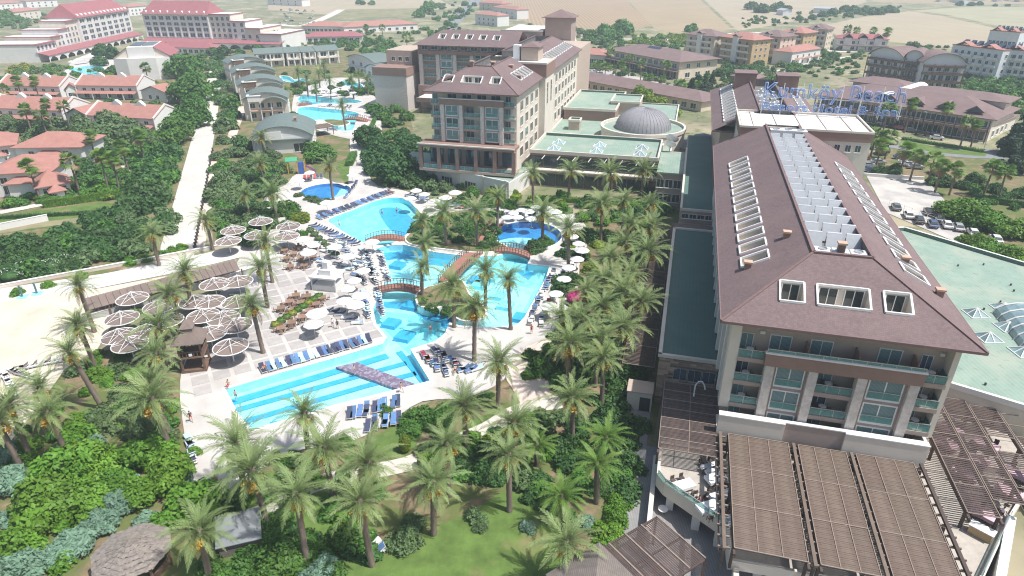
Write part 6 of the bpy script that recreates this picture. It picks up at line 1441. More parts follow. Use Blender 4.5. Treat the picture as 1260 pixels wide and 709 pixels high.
# flowering shrubs
for x, y, lb in ((708,365,'magenta bougainvillea at the edge of the palm grove'),(104,140,'magenta bougainvillea on the terrace house wall'),(180,150,'small magenta bougainvillea beside the terrace house')):
    p = at(x, y, 1.5); o = leafy_box('bougainvillea', -1.6, 1.6, -1.2, 1.2, 2.6, 'bloom_pink', lb, 'shrub', None, (p.x, p.y, 0), ell=True, dens=30)
for x, y in ((30,330),(48,328),(64,326),(80,322),(14,338)):
    p = at(x, y, 1.2); o = leafy_box('oleander', -2.2, 2.2, -1.5, 1.5, 2.4, 'leaf_dark', 'white flowering oleander bush at the promenade edge', 'shrub', 'white oleanders at the promenade', (p.x, p.y, 0), ell=True, dens=20)
    V = []; r_ = np.random.RandomState(x)
    for k in range(60):
        d_ = r_.normal(0,1,3); d_ /= np.linalg.norm(d_); d_[2] = abs(d_[2]); c = d_*[2.25,1.55,1.25]+[0,0,1.25]; V += [c+[-.12,0,0], c+[0,-.1,.08], c+[.12,0,0], c+[0,.1,.08]]
    put('blossom', quads_mesh('blossom', np.array(V), np.arange(240).reshape(-1,4), 'bloom_white'), o)
# ---------------------------------------------------------------- houses, bungalows, far hotels and shops
def frame2(p0, p1):
    a, b = at(*p0), at(*p1); d_ = b-a
    return a, math.atan2(d_.y, d_.x), d_.length
def barrel(mb, x0, x1, y0, y1, z, rise, n=10, th=.25, ov=.6):
    x0 -= ov; x1 += ov; y0 -= ov; y1 += ov; w = (x1-x0)/2; rad = (w*w+rise*rise)/(2*rise); cz = z+rise-rad; a0_ = math.asin(min(1, w/rad)); pts = []
    for i in range(n+1):
        a = -a0_+2*a0_*i/n; pts.append(((x0+x1)/2+rad*math.sin(a), cz+rad*math.cos(a)))
    for i in range(n):
        (xa, za), (xb, zb) = pts[i], pts[i+1]
        mb.add([(xa,y0,za),(xb,y0,zb),(xb,y1,zb),(xa,y1,za),(xa,y0,za+th),(xb,y0,zb+th),(xb,y1,zb+th),(xa,y1,za+th)], [(0,3,2,1),(4,5,6,7),(0,1,5,4),(2,3,7,6)])
    return pts
def house(name, label, p0, p1, D_, h, wall, roof, kind='hip', rise=2.5, cat='house', wins=None, group=None, ov=.6, z0=0.0, flip=False, extra=None):
    a, rz, W_ = frame2(p0, p1); o = thing(name, label, cat, a, rz, group)
    b = MB(); b.box(0, W_, 0, D_, 0, h); b.build('wall', wall, o)
    r_ = MB()
    if kind == 'hip': hip(r_, 0, W_, 0, D_, h+.003, 0, rise, ov)
    elif kind == 'gable_x': gable(r_, 0, W_, 0, D_, h+.003, rise, 'x', ov)
    elif kind == 'gable_y': gable(r_, 0, W_, 0, D_, h+.003, rise, 'y', ov)
    elif kind == 'barrel':
        pts = barrel(r_, 0, W_, 0, D_, h+.003, rise, 12, .25, ov)
        for y in (.02, D_-.02):
            t_ = MB(); t_.add([(min(max(x,0),W_), y, z) for x, z in pts] + [(W_,y,h-.1),(0,y,h-.1)], [tuple(range(len(pts)+2))]); t_.build('arched_gable', wall, o)
    else: r_.box(-.2, W_+.2, -.2, D_+.2, h+.003, h+.35)
    if kind.startswith('gable'):
        t_ = MB()
        if kind == 'gable_y':
            for y in (.03, D_-.03): t_.add([(0,y,h),(W_,y,h),(W_/2,y,h+rise*.95)], [(0,1,2)])
        else:
            for x in (.03, W_-.03): t_.add([(x,0,h),(x,D_,h),(x,D_/2,h+rise*.95)], [(0,1,2)])
        t_.build('gable_wall', wall, o)
    r_.build('roof', roof, o)
    for (face, s0, s1, n, z, w, hh, gl) in (wins or []):
        L_ = W_ if face in ('front', 'back') else D_
        win_row(o, face, W_, D_, s0*L_, s1*L_, n, z, window_mesh(w, hh, gl, 'frame_white', 1 if w > 1 else 0, 0))
    o['w'] = W_
    return o, W_
def balcony_strip(o, W_, z, y=0.0, n=3, m='plaster_white', d_=1.4):
    for k in range(n):
        xa, xb = W_*(k+.12)/n, W_*(k+.88)/n; b = MB(); b.box(xa, xb, -d_, -.005, z-.15, z); b.build('balcony_slab', m, o)
        b = MB(); b.box(xa, xb, -d_-.08, -d_, z-.1, z+.85); b.build('balcony_front', m, o)
GD = 'glass_dark'
# green roofed bungalows
o, w = house('bungalow', 'large bungalow with wide green barrel roof and white end wall', (313,191), (386,187), 19, 5.2, 'plaster_white', 'barrel_green', 'barrel', 3.2, wins=[('front',.62,.92,1,.4,3.2,2.6,GD),('front',.1,.3,1,.4,1.6,2.0,GD),('right',.1,.9,4,1,1.6,1.8,GD)])
b = MB(); b.box(w*.22, w*.5, -.5, -.01, 4.6, 7.0); b.build('sign_box', 'plaster_white', o)
b = MB(); b.box(w*.02, w*.98, -.9, -.02, 4.2, 4.6); b.build('eave_canopy', 'barrel_green', o); chimney(o, w*.72, 8, 8.3, .8, 1.2)
for i, (p, q, hh, lb) in enumerate([((303,149),(357,146),7.5,'barrel roofed bungalow block right behind the large bungalow'),((297,131),(352,127),8.0,'second barrel roofed bungalow block in the stepped row'),((291,115),(342,111),8.5,'third barrel roofed bungalow block with a white dormer'),((285,101),(330,97),8.5,'last barrel roofed bungalow block of the stepped row')]):
    o, w = house('bungalow', lb, p, q, 12, hh, 'plaster_cream', 'barrel_green', 'barrel', 2.6, wins=[('front',.1,.9,4,1,1.6,1.7,GD),('front',.1,.9,4,4.6,1.8,1.7,GD),('right',.1,.9,3,4.4,1.6,1.7,GD),('left',.1,.9,3,4.4,1.6,1.7,GD)])
    b = MB(); b.box(w*.12, w*.88, -1.8, -.02, 3.6, 3.85); b.build('balcony_slab', 'terracotta', o)
    for k in range(4): b = MB(); b.box(w*(.13+.245*k), w*(.13+.245*k)+.35, -1.8, -1.45, 0, hh-.6); b.build('pillar', 'plaster_white', o)
    r2 = MB(); barrel(r2, w*.42, w*.98, -2.6, 5, hh-.9, 2.0, 8, .2, .3); r2.build('roof', 'barrel_green', o)
    b = MB(); b.box(w*.12, w*.4, -1.6, -.3, hh-.4, hh+1.6); b.build('dormer', 'brown_wood' if i else 'plaster_white', o)
    b = MB(); b.box(w*.1, w*.42, -1.8, 2, hh+1.603, hh+1.8); b.build('dormer_roof', 'plaster_white', o)
for p, q, lb in [((317,83),(351,81),'bungalow unit with low green roof at the corner of the far row'),((354,81),(371,80),'second narrow bungalow unit of the far row'),((374,80),(389,79),'third narrow bungalow unit of the far row'),((392,79),(417,77),'wide bungalow unit closing the far row')]:
    o, w = house('bungalow', lb, p, q, 11, 7.0, 'plaster_cream', 'barrel_green', 'gable_x', 2.4, ov=.9, wins=[('front',.08,.92,max(1,int(w_/5)) if (w_ := frame2(p, q)[2]) else 1,4.2,3.2,2.2,GD),('front',.1,.9,2,.8,2,2,GD)])
    for k in range(3): b = MB(); b.box(w*(.02+.46*k), w*(.02+.46*k)+.6, -1.9, -1.2, 0, 6.7); b.build('pillar', 'plaster_white', o)
    b = MB(); b.box(0, w, -2.0, -.01, 3.2, 3.9); b.build('balcony_slab', 'plaster_cream', o)
for p, q, lb in [((430,88),(463,97),'bungalow with low green barrel roof right of the far pools'),((452,103),(474,110),'bungalow with green roof beside the stone stair tower')]:
    o, w = house('bungalow', lb, p, q, 13, 7.5, 'plaster_white', 'barrel_green', 'barrel', 2.4, wins=[('front',.05,.95,3,4.4,2.2,1.9,GD),('front',.05,.95,3,.6,2.2,2.3,GD),('left',.1,.9,3,4.4,2,1.9,GD)])
    b = MB(); b.box(0, w, -1.6, -.01, 3.5, 3.8); b.build('balcony_slab', 'plaster_white', o)
# white arcaded hotels
def arcade_hotel(label, p0, p1, cols, rows, fh, steps, z0, dleft=False, dormers=9):
    a, rz, W_ = frame2(p0, p1); o = thing('arcaded_hotel', label, 'hotel', a, rz); D_ = 20; top = z0+rows*fh+.6
    b = MB(); b.box(0, W_, 0, D_, 0, top); b.build('wall', 'plaster_white', o)
    wm = window_mesh(W_/cols*.62, fh*.66, 'glass_blue', 'plaster_white', 1, 0, True, False)
    wa = window_mesh(W_/cols*.62, fh*.55, 'glass_blue', 'plaster_white', 1, 0, True, True)
    for r_ in range(rows): win_row(o, 'front', W_, D_, .5, W_-.5, cols, z0+r_*fh+.6, wa if r_ == rows-2 else wm)
    for k in range(cols+1):
        x = .5+(W_-1)*k/cols; b = MB(); b.box(x-.3, x+.3, -.45, -.01, z0, top-.4); b.build('pilaster', 'plaster_white', o)
    rf = MB(); rf.add([(-.6,-1.2,top),(W_+.6,-1.2,top),(W_-3,10,top+8),(3,10,top+8),(W_+.6,D_+1,top),(-.6,D_+1,top)], [(0,1,2,3),(1,4,2),(0,3,5),(3,2,4,5),(0,5,4,1)]); rf.build('roof', 'wine_tile', o)
    for k in range(dormers):
        x = (k+.5)*W_/dormers; d_ = MB(); d_.add([(x-.9,0,top+.9),(x+.9,0,top+.9),(x,0,top+2.2),(x,3.0,top+2.2)], [(0,1,2),(0,2,3),(1,3,2)]); d_.build('dormer', 'plaster_white', o)
    x = W_ if not dleft else 0.0
    for i, (w, drop, sh) in enumerate(steps):
        xa, xb = (x, x+w) if not dleft else (x-w, x); t_ = top-drop
        b = MB(); b.box(xa+.003, xb-.003, sh, sh+16+6*i, 0, t_); b.build('wall', 'plaster_white' if i % 2 else 'plaster_cream', o)
        r_ = MB(); r_.box(xa-.3, xb+.3, sh-.9, sh+17+6*i, t_+.003, t_+.5); r_.build('terrace_roof', 'wine_tile', o)
        r_ = MB(); r_.box(xa+.8, xb-.8, sh+1.5, sh+16+6*i, t_+.503, t_+.58); r_.build('terrace_floor', 'plaster_white', o)
        nn = max(1, int(w/4)); rr = int((t_-z0)/fh)
        for r_ in range(rr):
            for k in range(nn): put('window', window_mesh(2.0, fh*.62, 'glass_blue', 'plaster_white', 1, 0, True, r_ == rr-2), o, (xa+w*(k+.5)/nn, sh-.012, z0+r_*fh+.6))
        x = xb if not dleft else xa
    # arcade along the foot
    xs0, xs1 = (0, W_) if not steps else ((0, x) if not dleft else (x, W_))
    L_ = xs1-xs0; n = max(3, int(L_/9)); g = MB()
    r_ = MB(); r_.add([(xs0-.5,-7,z0-2.2),(xs1+.5,-7,z0-2.2),(xs1+.5,-.02,z0-.3),(xs0-.5,-.02,z0-.3),(xs0-.5,-7,z0-2.5),(xs1+.5,-7,z0-2.5)], [(0,1,2,3),(4,5,1,0)]); r_.build('arcade_roof', 'wine_tile', o)
    for k in range(n):
        xa, xb = xs0+L_*k/n, xs0+L_*(k+1)/n; w = xb-xa; q = MB(); zt = z0-2.5; pts = [(xa+w*.1+w*.8*i/8, zt-2.2+1.6*math.sin(math.pi*i/8)) for i in range(9)]
        q.add([(xa,-6.6,0),(xa+w*.1,-6.6,0)]+[(x_,-6.6,z_) for x_, z_ in pts]+[(xb-w*.1,-6.6,0),(xb,-6.6,0),(xb,-6.6,zt),(xa,-6.6,zt)], [tuple(range(15))]); q.build('arch', 'plaster_white', o)
        put('window', window_mesh(w*.7, max(1.5, z0-4.6), 'glass_dark', 'plaster_white', 3, 0), o, ((xa+xb)/2, -.6, .4))
    return o
arcade_hotel('white hotel with wine red roof and arcades beyond the service road', (184,56.5), (263,58.5), 9, 4, 3.6, [(16,0,1),(11,4.2,0),(11,8.4,-1),(16,11.5,-3)], 6.0)
arcade_hotel('white hotel with stepped wine red terraces at the end of the villas', (106,63), (166,48.5), 8, 4, 3.5, [(13,1.5,1.5),(11,5.5,1.0),(10,8.8,.5),(20,11,-1)], 6.0, dleft=True, dormers=14)
a, rz, w = frame2((146,99), (216,96)); o = thing('white_hall', 'tall white hall with wine red roof and rooftop solar panels', 'hall', a, rz)
b = MB(); b.prism([(0,0),(w*.25,-3),(w*.75,-3),(w,0),(w,26),(0,26)], 0, 10.5); b.build('wall', 'plaster_white', o)
b = MB(); b.add([(-.6,-.6,10.5),(w*.27,-.6,15.5),(w*.27,26.6,15.5),(-.6,26.6,10.5)], [(0,1,2,3)]); b.add([(w+.6,-.6,10.5),(w*.73,-.6,15.5),(w*.73,26.6,15.5),(w+.6,26.6,10.5)], [(0,1,2,3)]); b.build('roof', 'wine_tile', o)
b = MB(); b.box(w*.27, w*.73, -.5, 26.4, 10.5, 15.5); b.build('upper_wall', 'plaster_white', o); b = MB(); b.add([(0,-.02,10.5),(w*.27,-.02,10.5),(w*.27,-.02,15.4)], [(0,1,2)]); b.add([(w,-.02,10.5),(w*.73,-.02,10.5),(w*.73,-.02,15.4)], [(0,1,2)]); b.build('gable_wall', 'plaster_cream', o)
for k in range(2): b = MB(); b.box(w*(.29+.22*k), w*(.49+.22*k), 5, 22, 15.55, 15.8); b.build('solar_panel', 'solar' if k == 0 else 'glass_blue', o)
# red roofed terrace houses
for p, q, lb in [((98,121),(172,122),'red roofed terrace house row before the white hall'),((4,121),(78,123),'red roofed terrace house row beside the yellow shrubs'),((113,161),(194,166),'red roofed terrace house row with white end wall beside the big trees'),((-6,151),(82,155),'red roofed terrace house row behind the fan palms')]:
    o, w = house('terrace_house', lb, p, q, 13, 5.4, 'plaster_white', 'red_tile', 'gable_x', 3.4, ov=.5, wins=[('front',.05,.95,6,3.0,1.6,1.5,GD),('front',.05,.95,5,.4,2.2,2.0,GD),('right',.3,.7,2,2.8,1.2,1.4,GD)])
    for k in range(2):
        x = w*(.3+.36*k); d_ = MB(); d_.prism([(x-2.6,5.2),(x+2.6,5.2),(x+2.6,6.6),(x-2.6,6.6)], 5.4, 8.2); d_.add([(x-2.6,5.2,8.2),(x+2.6,5.2,8.2),(x,5.2,10.2),(x-2.6,6.6,8.2),(x+2.6,6.6,8.2),(x,6.6,10.2)], [(0,1,2),(3,5,4),(0,2,5,3),(1,4,5,2)]); d_.build('party_wall', 'plaster_white', o)
    r_ = MB(); r_.add([(0,-3,2.6),(w,-3,2.6),(w,-.02,3.4),(0,-.02,3.4)], [(0,1,2,3)]); r_.build('porch_roof', 'red_tile', o)
    for x in (-.35, w+.0): e_ = MB(); e_.add([(x,-.6,0),(x,13.6,0),(x,13.6,6.0),(x,6.5,9.6),(x,-.6,6.0),(x+.35,-.6,0),(x+.35,13.6,0),(x+.35,13.6,6.0),(x+.35,6.5,9.6),(x+.35,-.6,6.0)], [(0,1,2,3,4),(9,8,7,6,5),(4,3,8,9),(3,2,7,8),(0,4,9,5),(1,6,7,2)]); e_.build('end_wall', 'plaster_white', o)
    for k in range(4): e_ = MB(); e_.box(w*(k+.2)/4, w*(k+.2)/4+.3, -3.0, -2.7, 0, 2.62); e_.build('porch_post', 'plaster_white', o)
for p, q, h, lb in [((176,124),(206,126),4,'little red gabled house at the end of the terrace row'),((84,122),(97,121),4,'narrow red roofed link house between two terrace rows'),((86,156),(112,158),4.5,'white link house with red roof between terrace rows')]:
    house('link_house', lb, p, q, 8, h, 'plaster_white', 'red_tile', 'gable_y', 2.4, wins=[('front',.2,.8,2,1.0,1.4,1.6,GD)])
for p, q, D_, h, lb in [((-30,212),(26,205),14,6.5,'white villa with low red hip roof beside the turquoise pool'),((26,206),(105,205),13,5.8,'long white villa with stepped red hip roofs'),((-6,243),(70,238),13,6.0,'white villa with red hip roof facing the garden path'),((52,247),(90,240),7,3.4,'small red roofed villa wing with white porch')]:
    o, w = house('villa', lb, p, q, D_, h, 'plaster_white', 'red_tile', 'hip', 3.0, ov=.9, wins=[('front',.1,.9,3,.6,1.5,2.2,GD),('front',.1,.9,3,h-2.6,1.5,1.5,GD),('right',.2,.8,2,1,1.4,1.6,GD)])
    r_ = MB(); hip(r_, w*.3, w*.75, -2.2, 4, h*.62, 0, 1.6, .5); r_.build('porch_roof', 'red_tile', o)
    b = MB(); b.box(w*.32, w*.73, -2.0, -.01, 0, h*.62); b.build('porch_wall', 'plaster_white', o)
# far red roofed halls and houses at the top of the picture
for p, q, D_, h, rf, lb in [((372,40),(421,41),22,5,'red_tile','orange roofed market hall in front of the pale field'),((424,42),(514,37),22,5,'red_tile','long red roofed market hall beside the country road'),((322,52),(372,54),14,4,'wine_tile','wine red low roof beside the white arcaded hotel'),((376,53),(446,52),12,4,'wine_tile','wine red low roof behind the bungalow row'),((196,66),(262,68),10,4,'wine_tile','wine red hip roof behind the white hall')]:
    house('market_hall', lb, p, q, D_, h, 'plaster_white', rf, 'hip', 3.0, cat='hall', wins=[('front',.03,.97,9,1,2.6,2,GD)])
for p, q, h, m, lb in [((585,30),(612,33),9,'plaster_white','white house with red roof beside the country road'),((606,20),(636,24),9,'plaster_white','white house behind the country road corner'),((590,12),(618,14),8,'beige_wall','beige far house beyond the country road'),((0,14),(30,12),8,'plaster_white','far white house behind the green trees'),((34,10),(72,8),8,'plaster_white','far white house behind the stepped hotel'),((20,26),(52,22),8,'plaster_cream','cream house behind the stepped hotel'),((160,20),(182,18),9,'plaster_white','white block between the two arcaded hotels'),((330,6),(372,8),8,'plaster_white','white building behind the arcaded hotel'),((650,52),(690,56),6,'plaster_white','low white building behind the hotel tower')]:
    house('far_house', lb, p, q, 14, h, m, 'red_tile', 'hip', 2.5, wins=[('front',.08,.92,4,1,1.8,1.8,GD),('front',.08,.92,4,4.4,1.8,1.8,GD)], group=None)
random.seed(12)
for k in range(26):
    x = random.uniform(1150, 1262); y = random.uniform(-2, 3.4); r0 = random.choice(['plaster_white', 'blue_white', 'beige_wall'])
    house('far_house', 'tiny pale house on the far edge of the plain', (x, y), (x+7, y+.05), 14, random.uniform(5, 9), r0, random.choice(['wine_tile', 'red_tile', 'ac_grey']), 'hip', 2.2, group='far houses on the plain')
for x, y, w, lb in [(1000,16,24,'long grey shed at the edge of the fields'),(955,18,8,'small blue shed beside the dark trees'),(1170,3,14,'far white shed on the plain')]: house('far_shed', lb, (x,y), (x+w,y+1.2), 10, 5, 'blue_white', 'ac_grey', 'gable_x', 1.6, cat='shed')
# brown roofed shop building and its neighbours
o, w = house('shop_building', 'two storey shop building with long brown hip roof and rooftop solar panels', (748,80), (834,98), 26, 8.5, 'beige_wall', 'shingle_far', 'hip', 3.4, cat='shop', ov=1.6, wins=[('front',.02,.98,12,5.2,3.2,2.2,'glass_teal'),('front',.02,.98,12,.5,3.6,3.2,GD),('right',.1,.9,3,5.2,2.4,2.0,'glass_teal'),('right',.1,.9,3,.6,3.0,2.4,GD)])
b = MB(); b.box(-.5, w+.5, -4, -.02, 3.9, 4.3); b.build('arcade_canopy', 'shingle_far', o)
for k in range(13): b = MB(); b.box(w*k/12-.15, w*k/12+.15, -3.9, -3.6, 0, 3.9); b.build('arcade_post', 'frame_dark', o)
for k in range(6): b = MB(); b.add([(w*.38+k*1.7,8,10.6),(w*.38+k*1.7+1.5,8,10.6),(w*.38+k*1.7+1.5,11,12.2),(w*.38+k*1.7,11,12.2),(w*.38+k*1.7,8,10.4),(w*.38+k*1.7+1.5,8,10.4),(w*.38+k*1.7+1.5,11,12.0),(w*.38+k*1.7,11,12.0)], [(0,1,2,3),(7,6,5,4),(0,4,5,1),(2,6,7,3),(1,5,6,2),(3,7,4,0)]); b.build('solar_panel', 'solar', o)
house('shop_building', 'low shop with orange tiled roof beside the brown roofed shop building', (706,78), (744,81), 16, 5.5, 'plaster_cream', 'red_tile', 'hip', 2.6, cat='shop', wins=[('front',.05,.95,6,.6,2.6,2.6,GD)])
o, w = house('gallery_building', 'very long low brown roofed gallery behind the dome', (700,106), (862,138), 15, 4.0, 'beige_wall', 'shingle_far', 'hip', 2.6, cat='building', ov=1.2, wins=[('front',.02,.98,16,.8,2.6,2.0,GD)])
house('gallery_building', 'small brown roofed entrance block at the end of the gallery', (898,104), (930,108), 9, 4, 'band_brown', 'shingle_far', 'hip', 2, cat='building')
ap = [((842,72),(876,76),'beige_wall'),((884,76),(922,82),'ochre'),((926,73),(956,77),'beige_wall'),((958,68),(984,71),'ochre'),((986,63),(1013,65),'beige_wall')]
lbs = ['beige apartment block behind the shop building','ochre apartment block behind tall palms','beige apartment block in the middle of the row','ochre apartment block beside the red white house','beige apartment block closing the row']
for (p, q, m), lb in zip(ap, lbs):
    o, w = house('apartment_block', lb, p, q, 15, 14, m, 'shingle_far' if m == 'beige_wall' else 'red_tile', 'hip', 3.0, cat='apartments', ov=1.0, wins=[('front',.06,.94,4,z,1.5,1.7,GD) for z in (.9, 4.4, 7.9, 11.2)]+[('right',.1,.9,3,z,1.3,1.6,GD) for z in (.9,4.4,7.9,11.2)])
    for z in (3.6, 7.1, 10.5): balcony_strip(o, w, z, 0, 2, 'plaster_white')
    b = MB(); b.box(w*.42, w*.58, -1.6, -.01, 0, 15.2); b.build('stair_bay', 'plaster_white', o); r_ = MB(); gable(r_, w*.42, w*.58, -1.6, 2, 15.203, 1.2, 'y', .4); r_.build('bay_roof', 'shingle_far', o)
o, w = house('villa', 'white and pink house with red roofs among the apartment blocks', (972,82), (1007,76), 12, 7.5, 'plaster_white', 'red_tile', 'hip', 2.4, wins=[('front',.1,.9,4,z,1.4,1.5,GD) for z in (.9,4.2)]); balcony_strip(o, w, 3.6, 0, 3, 'terracotta')
o, w = house('guest_house', 'guest house with three little red gables behind fan palms', (1028,62), (1090,64), 16, 7.5, 'plaster_white', 'wine_tile', 'hip', 2.4, wins=[('front',.03,.97,8,.6,2.2,2.2,GD),('front',.03,.97,8,4.3,1.8,1.8,GD)])
for k in range(3): r_ = MB(); gable(r_, w*(.12+.3*k), w*(.28+.3*k), -1.5, 6, 8.2, 2.4, 'y', .5); r_.build('gable_roof', 'wine_tile', o); b = MB(); b.box(w*(.13+.3*k), w*(.27+.3*k), -1.2, -.01, 0, 8.2); b.build('bay', 'plaster_white', o)
b = MB(); b.box(-.5, w+.5, -4, -1.21, 3.4, 3.8); b.build('porch_roof', 'shingle_far', o)
for p, q, lb in [((1064,98),(1104,105),'unfinished looking house with brown barrel roof and timber balconies'),((1106,105),(1126,107),'narrow house under a big brown arch'),((1128,110),(1178,112),'pair of barrel roofed houses beside the dry grass plot')]:
    o, w = house('arched_house', lb, p, q, 14, 12.0, 'blue_white', 'shingle_far', 'barrel', 4.2, ov=1.0, wins=[('front',.05,.95,5,.8,2.0,2.2,GD),('front',.05,.95,5,4.4,2.0,2.2,'glass_blue'),('front',.1,.9,4,8.4,1.8,2.0,GD),('right',.1,.9,3,4.4,1.8,2.0,GD)])
    for z in (3.6, 7.2, 10.4): b = MB(); b.box(0, w, -1.7, -.01, z-.2, z+.75); b.build('balcony_front', 'brown_wood', o)
    for k in range(5): b = MB(); b.box(w*k/4-.15, w*k/4+.15, -1.72, -1.4, 0, 11.7); b.build('post', 'brown_wood', o)
for p, q, h, lb in [((1162,92),(1222,102),15,'blue white apartment block with rooftop solar panels beside the arched houses'),((1224,100),(1282,106),15,'long blue white apartment block behind green trees'),((1206,78),(1242,82),18,'taller blue white apartment block at the back')]:
    o, w = house('apartment_block', lb, p, q, 14, h, 'blue_white', 'red_tile', 'flat', 1, cat='apartments', wins=[('front',.04,.96,7,z,1.5,1.6,GD) for z in (.9,4.4,7.9,11.4)]+[('right',.1,.9,3,z,1.3,1.6,GD) for z in (.9,4.4,7.9,11.4)])
    for z in (3.6, 7.1, 10.6): balcony_strip(o, w, z, 0, 4, 'plaster_white')
    for k in range(2): r_ = MB(); gable(r_, w*(.1+.5*k), w*(.38+.5*k), -.8, 3, h+.36, 1.8, 'y', .3); r_.build('gable_roof', 'red_tile', o)
    for k in range(7): b = MB(); b.add([(w*(k+.3)/7,4,h+.9),(w*(k+.9)/7,4,h+.9),(w*(k+.9)/7,7,h+2.6),(w*(k+.3)/7,7,h+2.6),(w*(k+.3)/7,7,h+.4),(w*(k+.9)/7,7,h+.4)], [(0,1,2,3),(2,3,4,5)]); b.build('solar_panel', 'solar', o)
# shopping arcade right of the letters
o, w = house('shopping_arcade', 'long two storey shopping arcade with brown roof and triangular dormers', (1003,141), (1213,175), 26, 7.5, 'plaster_cream', 'shingle_far', 'hip', 4.2, cat='shop', ov=1.4, wins=[('front',.02,.98,18,4.6,3.2,2.0,'glass_blue'),('front',.02,.98,18,.4,3.4,2.7,GD),('right',.1,.9,4,1,2.4,2.0,GD)])
b = MB(); b.box(0, w, -2.6, -.02, 3.6, 4.4); b.build('gallery_floor', 'band_brown', o)
for k in range(19): b = MB(); b.box(w*k/18-.15, w*k/18+.15, -2.6, -2.3, 0, 7.4); b.build('gallery_post', 'frame_dark', o)
for k in range(5):
    x = w*(.28+.155*k); d_ = MB(); d_.add([(x-3,.5,9.0),(x+3,.5,9.0),(x,.5,11.0),(x,7,11.0)], [(0,1,2),(0,2,3),(1,3,2)]); d_.build('dormer', 'shingle_far', o); d_ = MB(); d_.add([(x-2.2,.45,9.15),(x+2.2,.45,9.15),(x,.45,10.6)], [(0,1,2)]); d_.build('dormer_glass', 'glass_blue', o)
b = MB(); b.box(w*.45, w*.98, 16, 24, 7.5, 10.6); b.build('upper_wall', 'plaster_cream', o); r_ = MB(); hip(r_, w*.45, w*.98, 16, 30, 10.603, 0, 1.6, 1.0); r_.build('upper_roof', 'shingle_far', o)
b = MB(); b.box(w*.0, w*.36, 30, 38, 0, 9.6); b.build('upper_wall', 'plaster_cream', o); r_ = MB(); hip(r_, w*.0, w*.36, 28, 40, 9.603, 0, 2.0, 1.0); r_.build('upper_roof', 'shingle_far', o)
v_ = MB(); barrel(v_, w*.345, w*.425, 2, 40, 9.6, 1.0, 10, .2, .1); v_.build('white_vault', 'canvas_white', o)
house('annex', 'low brown roofed annex at the street end of the shopping arcade', (1216,172), (1246,158), 10, 4.5, 'plaster_cream', 'shingle_far', 'hip', 1.8, cat='building')
# lean-to shade roof along the promenade wall
a, rz, w = frame2((112,396), (300,344)); o = thing('shade_roof', 'long brown tiled lean-to roof along the promenade wall', 'shelter', a, rz)
n = int(w/1.1); tmh = MB(); tmh.add([(.02,0,2.2),(1.06,0,2.2),(1.06,2.4,3.4),(.02,2.4,3.4),(.02,0,2.12),(1.06,0,2.12),(1.06,2.4,3.32),(.02,2.4,3.32)], [(0,1,2,3),(7,6,5,4),(0,4,5,1),(1,5,6,2),(2,6,7,3),(3,7,4,0)]); tme = tmh.mesh('roof_tile', 'mesh_brown')
for k in range(n): put('roof_tile', tme, o, (k*1.1, 0, random.uniform(0, .03)))
b = MB(); b.box(0, w, 2.2, 2.5, 0, 3.3); b.build('back_wall', 'plaster_tan', o)
for k in range(9): b = MB(); b.box(w*k/8-.1, w*k/8+.1, .1, .3, 0, 2.15); b.build('post', 'brown_wood', o)
# ---------------------------------------------------------------- things on the deck, terraces and streets
DZ = 0.165
# sun loungers
fm = MB(); fm.box(-.34,.34,-.95,.95,.26,.32); fm.box(-.34,-.29,-.95,.95,.2,.36); fm.box(.29,.34,-.95,.95,.2,.36)
for x in (-.31, .31):
    for y in (-.8, .75): fm.box(x-.03, x+.03, y-.03, y+.03, 0, .27)
fm.add([(-.33,.30,.33),(.33,.30,.33),(.33,.92,.70),(-.33,.92,.70),(-.33,.33,.28),(.33,.33,.28),(.33,.95,.65),(-.33,.95,.65)], [(0,1,2,3),(7,6,5,4),(0,4,5,1),(1,5,6,2),(2,6,7,3),(3,7,4,0)])
LF = fm.mesh('frame', 'plastic_white')
def mattress(m):
    q = MB(); q.box(-.31,.31,-.93,.30,.325,.41); q.add([(-.31,.29,.34),(.31,.29,.34),(.31,.90,.715),(-.31,.90,.715),(-.31,.27,.42),(.31,.27,.42),(.31,.86,.79),(-.31,.86,.79)], [(3,2,1,0),(4,5,6,7),(0,1,5,4),(1,2,6,5),(2,3,7,6),(3,0,4,7)]); return q.mesh('mattress', m)
MT = {m: mattress(m) for m in ('cushion_blue', 'cushion_navy', 'cushion_pale', 'towel_red', 'plastic_white', 'mesh_brown')}
COL = {'cushion_blue': 'blue', 'cushion_navy': 'dark', 'cushion_pale': 'pale blue', 'towel_red': 'red towelled', 'plastic_white': 'white', 'mesh_brown': 'brown'}
def lounger(p, rz, where, group, m, z=DZ):
    o = thing('sun_lounger', COL[m]+' sun lounger '+where, 'sun lounger', (p.x, p.y, z), rz, group); o.scale = (1.12, 1.12, 1.12)
    put('frame', LF, o); put('mattress', MT[m], o)
def lounger_row(p, q, n, where, group, ms, turn=90, jit=.12, pairs=True, z=DZ, rows=1, back=2.4):
    a, b = at(*p), at(*q); dd = (b-a); base = math.atan2(dd.y, dd.x); r_ = random.Random(int(p[0]*3+p[1]))
    nv = Vector((-dd.y, dd.x, 0)).normalized()
    for j in range(rows):
        for k in range(n):
            t = (k+.5+(.22 if pairs and k % 2 else 0))/n
            pos = a+dd*t+nv*back*j+Vector((r_.uniform(-jit,jit), r_.uniform(-jit,jit), 0)); lounger(pos, base+R(turn-90)+r_.uniform(-.12,.12), where, group, r_.choice(ms), z)
random.seed(9)
BL, NV, PL, RD, WH, BR = 'cushion_blue', 'cushion_navy', 'cushion_pale', 'towel_red', 'plastic_white', 'mesh_brown'
